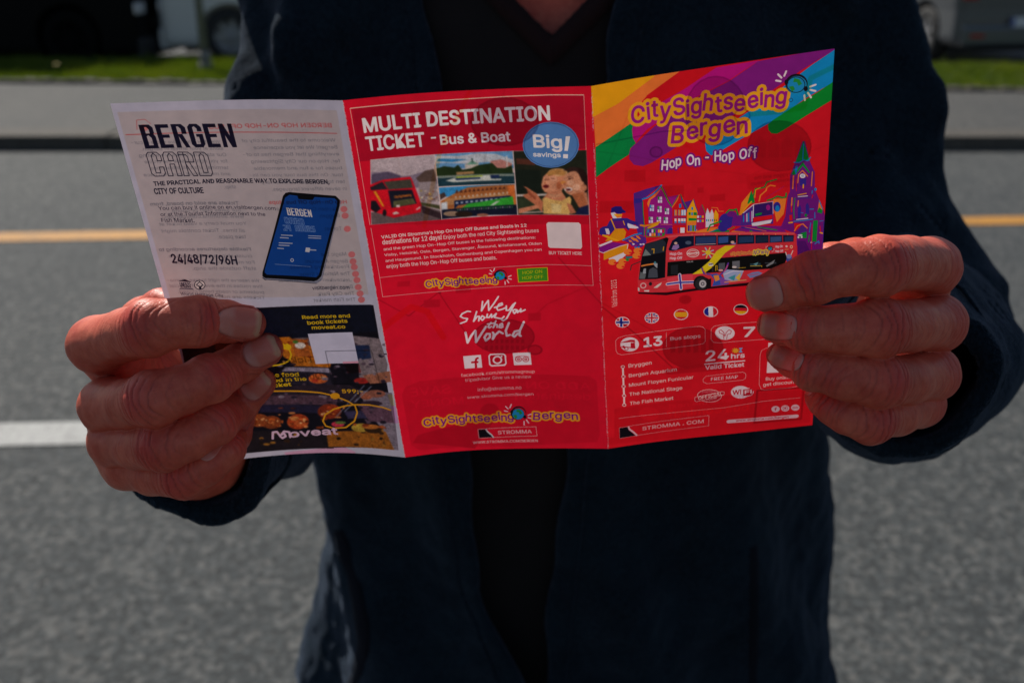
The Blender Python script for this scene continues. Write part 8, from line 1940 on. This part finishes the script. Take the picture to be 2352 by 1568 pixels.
gtr = gt.n('ShaderNodeBsdfTranslucent'); gt.l(gc, gtr.inputs[0]); gmx = gt.n('ShaderNodeMixShader'); gmx.inputs[0].default_value = .45; gt.l(gt.b.outputs[0], gmx.inputs[1]); gt.l(gtr.outputs[0], gmx.inputs[2]); gt.l(gmx.outputs[0], gt.out.inputs[0])
g = link('grass', bm_me, gt.m, smooth=False); g['kind'] = 'stuff'; g['label'] = 'short green grass on the verge before the parked cars'
# dandelion
dx = (132-1176)/FOC*10.5; dl = empty('dandelion', (dx, 10.8, .1), 'single yellow dandelion in the grass verge, left side', 'flower')
bm = bmesh.new(); r_ = bmesh.ops.create_cone(bm, cap_ends=True, segments=8, radius1=.003, radius2=.002, depth=.12); bmesh.ops.translate(bm, vec=(0, 0, .06), verts=r_['verts']); me = bpy.data.meshes.new('stem'); bm.to_mesh(me); bm.free(); link('stem', me, plain('stem_green', (.1, .2, .03)), dl)
bm = bmesh.new()
for q in range(60):
    a = q*2.4; rr = .004+.020*math.sqrt(q/60); z = .122+.010*(1-q/60); p = [bm.verts.new((math.cos(a+s)*(rr+t), math.sin(a+s)*(rr+t), z+zz_)) for s, t, zz_ in ((-.15, -.004, 0), (.15, -.004, 0), (.1, .008, .004), (-.1, .008, .004))]; bm.faces.new(p)
me = bpy.data.meshes.new('flower_head'); bm.to_mesh(me); bm.free(); link('flower_head', me, plain('dandelion_yellow', (.55, .42, .02), .6, sc=80), dl)
# sign post in the verge
px_ = (475-1176)/FOC*11.05; py_ = 11.35; post = empty('metal_post', (px_, py_, .1), 'slim grey metal post standing in the grass verge', 'post')
bm = bmesh.new(); r_ = bmesh.ops.create_cone(bm, cap_ends=True, segments=24, radius1=.045, radius2=.045, depth=2.9); bmesh.ops.translate(bm, vec=(0, 0, 1.45), verts=r_['verts']); me = bpy.data.meshes.new('tube'); bm.to_mesh(me); bm.free(); galv = plain('galvanised_steel', (.30, .31, .33), .45, .6); link('tube', me, galv, post)
bm = bmesh.new(); r_ = bmesh.ops.create_cone(bm, cap_ends=True, segments=24, radius1=.085, radius2=.07, depth=.10); bmesh.ops.translate(bm, vec=(0, 0, .04), verts=r_['verts']); r_ = bmesh.ops.create_cone(bm, cap_ends=True, segments=24, radius1=.06, radius2=.06, depth=.12); bmesh.ops.translate(bm, vec=(0, 0, .14), verts=r_['verts']); me = bpy.data.meshes.new('base_collar'); bm.to_mesh(me); bm.free(); link('base_collar', me, plain('weathered_concrete', (.22, .21, .19), .9), post)

# ------------------------------------------------------------------ parked cars
def wheel(parent, x, y, r, side, w=.2, RIMM=None):
    RIMM = RIMM or RIM
    prof = [(r*.62, -w*.5), (r*.80, -w*.52), (r*.95, -w*.46), (r, -w*.3), (r, w*.3), (r*.95, w*.46), (r*.80, w*.52), (r*.62, w*.5)]
    def lathe(name, prof, mat, par, n=40):
        V = [(math.cos(a)*q, h, math.sin(a)*q) for a in np.linspace(0, 2*math.pi, n, endpoint=False) for q, h in prof]; m = len(prof); F_ = [(i*m+j, i*m+j+1, ((i+1) % n)*m+j+1, ((i+1) % n)*m+j) for i in range(n) for j in range(m-1)]
        return link(name, mesh_np(name, V, F_), mat, par)
    wh = empty('wheel', (x, y, r)); wh.parent = parent
    lathe('tyre', prof, VTY if RIMM is VTY else TYRE, wh); rim = lathe('rim', [(r*.64, side*w*.46), (r*.60, side*w*.40), (r*.58, side*w*.1), (r*.20, side*w*.18), (r*.10, side*w*.40), (.001, side*w*.42)], RIMM, wh)
    L = []
    bm = bmesh.new()
    for q in range(7):
        rr = bmesh.ops.create_cube(bm, size=1); a = q*2*math.pi/7; bmesh.ops.scale(bm, vec=(r*.50, .022, r*.12), verts=rr['verts']); bmesh.ops.translate(bm, vec=(r*.36, side*w*.36, 0), verts=rr['verts']); bmesh.ops.rotate(bm, cent=(0, 0, 0), matrix=Matrix.Rotation(a, 3, 'Y'), verts=rr['verts'])
    me = bpy.data.meshes.new('spokes'); bm.to_mesh(me); bm.free(); link('spokes', me, RIMM, wh, smooth=False); return wh
VTY = plain('dark_steel_wheel', (.003, .003, .003), .8, Specular_IOR_Level=.1); TYRE = plain('tyre_rubber', (.02, .02, .02), .8); RIM = plain('alloy_rim', (.30, .30, .31), .45, .4); GLASS = plain('car_glass', (.012, .015, .018), .05, Specular_IOR_Level=.8); BLK = plain('black_plastic', (.015, .015, .016), .6); REDL = plain('red_lens', (.35, .01, .01), .2); CLR = plain('lamp_glass', (.7, .7, .72), .08, .3); PLT = plain('number_plate_white', (.7, .7, .72), .4); BLU = plain('plate_blue', (.02, .07, .35), .4)
def car(name, lab, loc, rz, L, W, H, paint, clear, hood=.95, r=.33, van=False, cat='car'):
    root = empty(name, loc, lab, cat, None, rz); hl, hw = L/2, W/2; zb = .98 if not van else 1.10; wx = (hl-.82, -hl+.78)
    def rbox(P, c, s, q): d = np.abs(P-np.array(c))-(np.array(s)-q); return np.linalg.norm(np.maximum(d, 0), axis=1)+np.minimum(d.max(1), 0)-q
    def body(P):
        Q = P.copy(); Q[:, 1] = Q[:, 1]*(1+.05*(np.abs(P[:, 0])/hl)**4)+0; low = rbox(Q, (0, 0, (clear+zb)/2), (hl, hw, (zb-clear)/2), .13)
        Q2 = P.copy(); Q2[:, 1] = P[:, 1]*(1+.20*np.clip((P[:, 2]-zb)/(H-zb), 0, 1)); front = hl-hood; Q2[:, 0] = P[:, 0]+np.clip((P[:, 2]-zb), 0, 1)*(.75 if not van else .35)*np.where(P[:, 0] > 0, 1, 0)*1.0-np.clip((P[:, 2]-zb), 0, 1)*.28*np.where(P[:, 0] < -hl*.5, 1, 0)
        cab = rbox(Q2, ((front-hl)/2+.02, 0, (H+zb-.3)/2), ((front+hl)/2-.03, hw-.05, (H-zb+.3)/2), .12); d = smin(low, cab, .09)
        for x in wx: d = np.maximum(d, -(np.maximum(np.sqrt((P[:, 0]-x)**2+(P[:, 2]-r)**2)-(r+.05), np.maximum(hw-.26-np.abs(P[:, 1]), -9))))
        return d
    h = .032; V, F = nets(body, (-hl-.15, -hw-.15, .05), (hl+.15, hw+.15, H+.15), h); V = snap(body, V, h, 2); b = link('body', mesh_np('body', V, F), paint, root)
    def glass(P):
        d = body(P); z0, z1 = zb+.04, H-.10; band = np.maximum(z0-P[:, 2], P[:, 2]-z1); pil = np.minimum(np.abs(np.abs(P[:, 0]+.15)-.62), 9)-.035; crn = .05-np.minimum(np.abs(P[:, 1])*0+9, np.sqrt((np.abs(P[:, 1])-hw*.86)**2+0*P[:, 0]))
        sidew = np.where(np.abs(P[:, 1]) > hw*.70, -pil, crn); return np.maximum(np.maximum(np.abs(d-.004)-.012, band), sidew)
    V, F = nets(glass, (-hl-.15, -hw-.15, zb-.05), (hl+.15, hw+.15, H+.05), .022)
    if len(F): link('windows', mesh_np('windows', V, F), GLASS, root)
    for x in wx:
        for s in (-1, 1): wheel(root, x, s*(hw-.125), r, s, .2, VTY if van else RIM)
    link('underbody', boxes('underbody_', [(-hl+.25, -hw+.3, clear-.06, hl-.25, hw-.3, clear+.25)], BLK).data, BLK, root, smooth=False); bpy.data.objects.remove(bpy.data.objects['underbody_'])
    boxes('rear_bumper', [(-hl-.035, -hw+.10, clear+.02, -hl+.16, hw-.10, clear+.26)], BLK if van else paint, root, bevel=.04); boxes('front_bumper', [(hl-.16, -hw+.10, clear+.0, hl+.03, hw-.10, clear+.24)], BLK if van else paint, root, bevel=.04)
    boxes('grille', [(hl-.05, -.42, clear+.32, hl+.012, .42, clear+.46)], BLK, root, bevel=.01)
    for s in (-1, 1):
        boxes('tail_light', [(-hl-.012, s*(hw-.16)-.09, .78, -hl+.10, s*(hw-.16)+.09, .98 if not van else 1.25)], REDL, root, bevel=.02); boxes('headlight', [(hl-.12, s*(hw-.24)-.14, .62, hl+.008, s*(hw-.24)+.14, .76)], CLR, root, bevel=.03); boxes('rear_reflector', [(-hl-.045, s*(hw-.28)-.09, clear+.12, -hl-.02, s*(hw-.28)+.09, clear+.16)], REDL, root, bevel=.004)
        boxes('mirror', [(hl-hood-.62, s*(hw+.02)-.0, zb+.02, hl-hood-.50, s*(hw+.02)+s*.17, zb+.16)] if s > 0 else [(hl-hood-.62, -hw-.19, zb+.02, hl-hood-.50, -hw-.02, zb+.16)], BLK, root, bevel=.03)
        for x in (-.15, .55): boxes('door_handle', [(x-.1, s*(hw-.0)-.012, .86, x+.06, s*(hw-.0)+.018, .885)], paint, root, bevel=.006)
    for x, s in ((-hl-.047, -1), (hl+.032, 1)):
        p = boxes('number_plate', [(x-.006, -.26, clear+.24 if s < 0 else clear+.06, x+.006, .26, clear+.35 if s < 0 else clear+.17)], PLT, root, bevel=.002); boxes('plate_band', [(x-.009, .215, (clear+.245 if s < 0 else clear+.065), x+.009, .255, (clear+.345 if s < 0 else clear+.165))], BLU, p)
    return root
black = plain('black_car_paint', (.002, .002, .002), .6, 0, .1, Specular_IOR_Level=.12); silver = plain('silver_car_paint', (.10, .112, .125), .30, .4, .04, Coat_Weight=.5); white = plain('white_car_paint', (.62, .62, .60), .35, 0, .04, Coat_Weight=.5)
car('parked_van', 'black van parked side-on behind the verge, left of the picture', (-6.95, 13.30, 0), R(-3.5), 5.2, 1.95, 1.95, black, .12, .9, .34, True, 'van')
car('parked_car', 'white hatchback parked just right of the black van', (-2.45, 13.95, 0), R(195), 4.2, 1.78, 1.5, white, .20)
car('parked_car', 'silver car seen from behind with its left wheel, at the right edge', (5.92, 14.64, 0), R(96), 4.5, 1.85, 1.5, silver, .24, 1.0, .34)
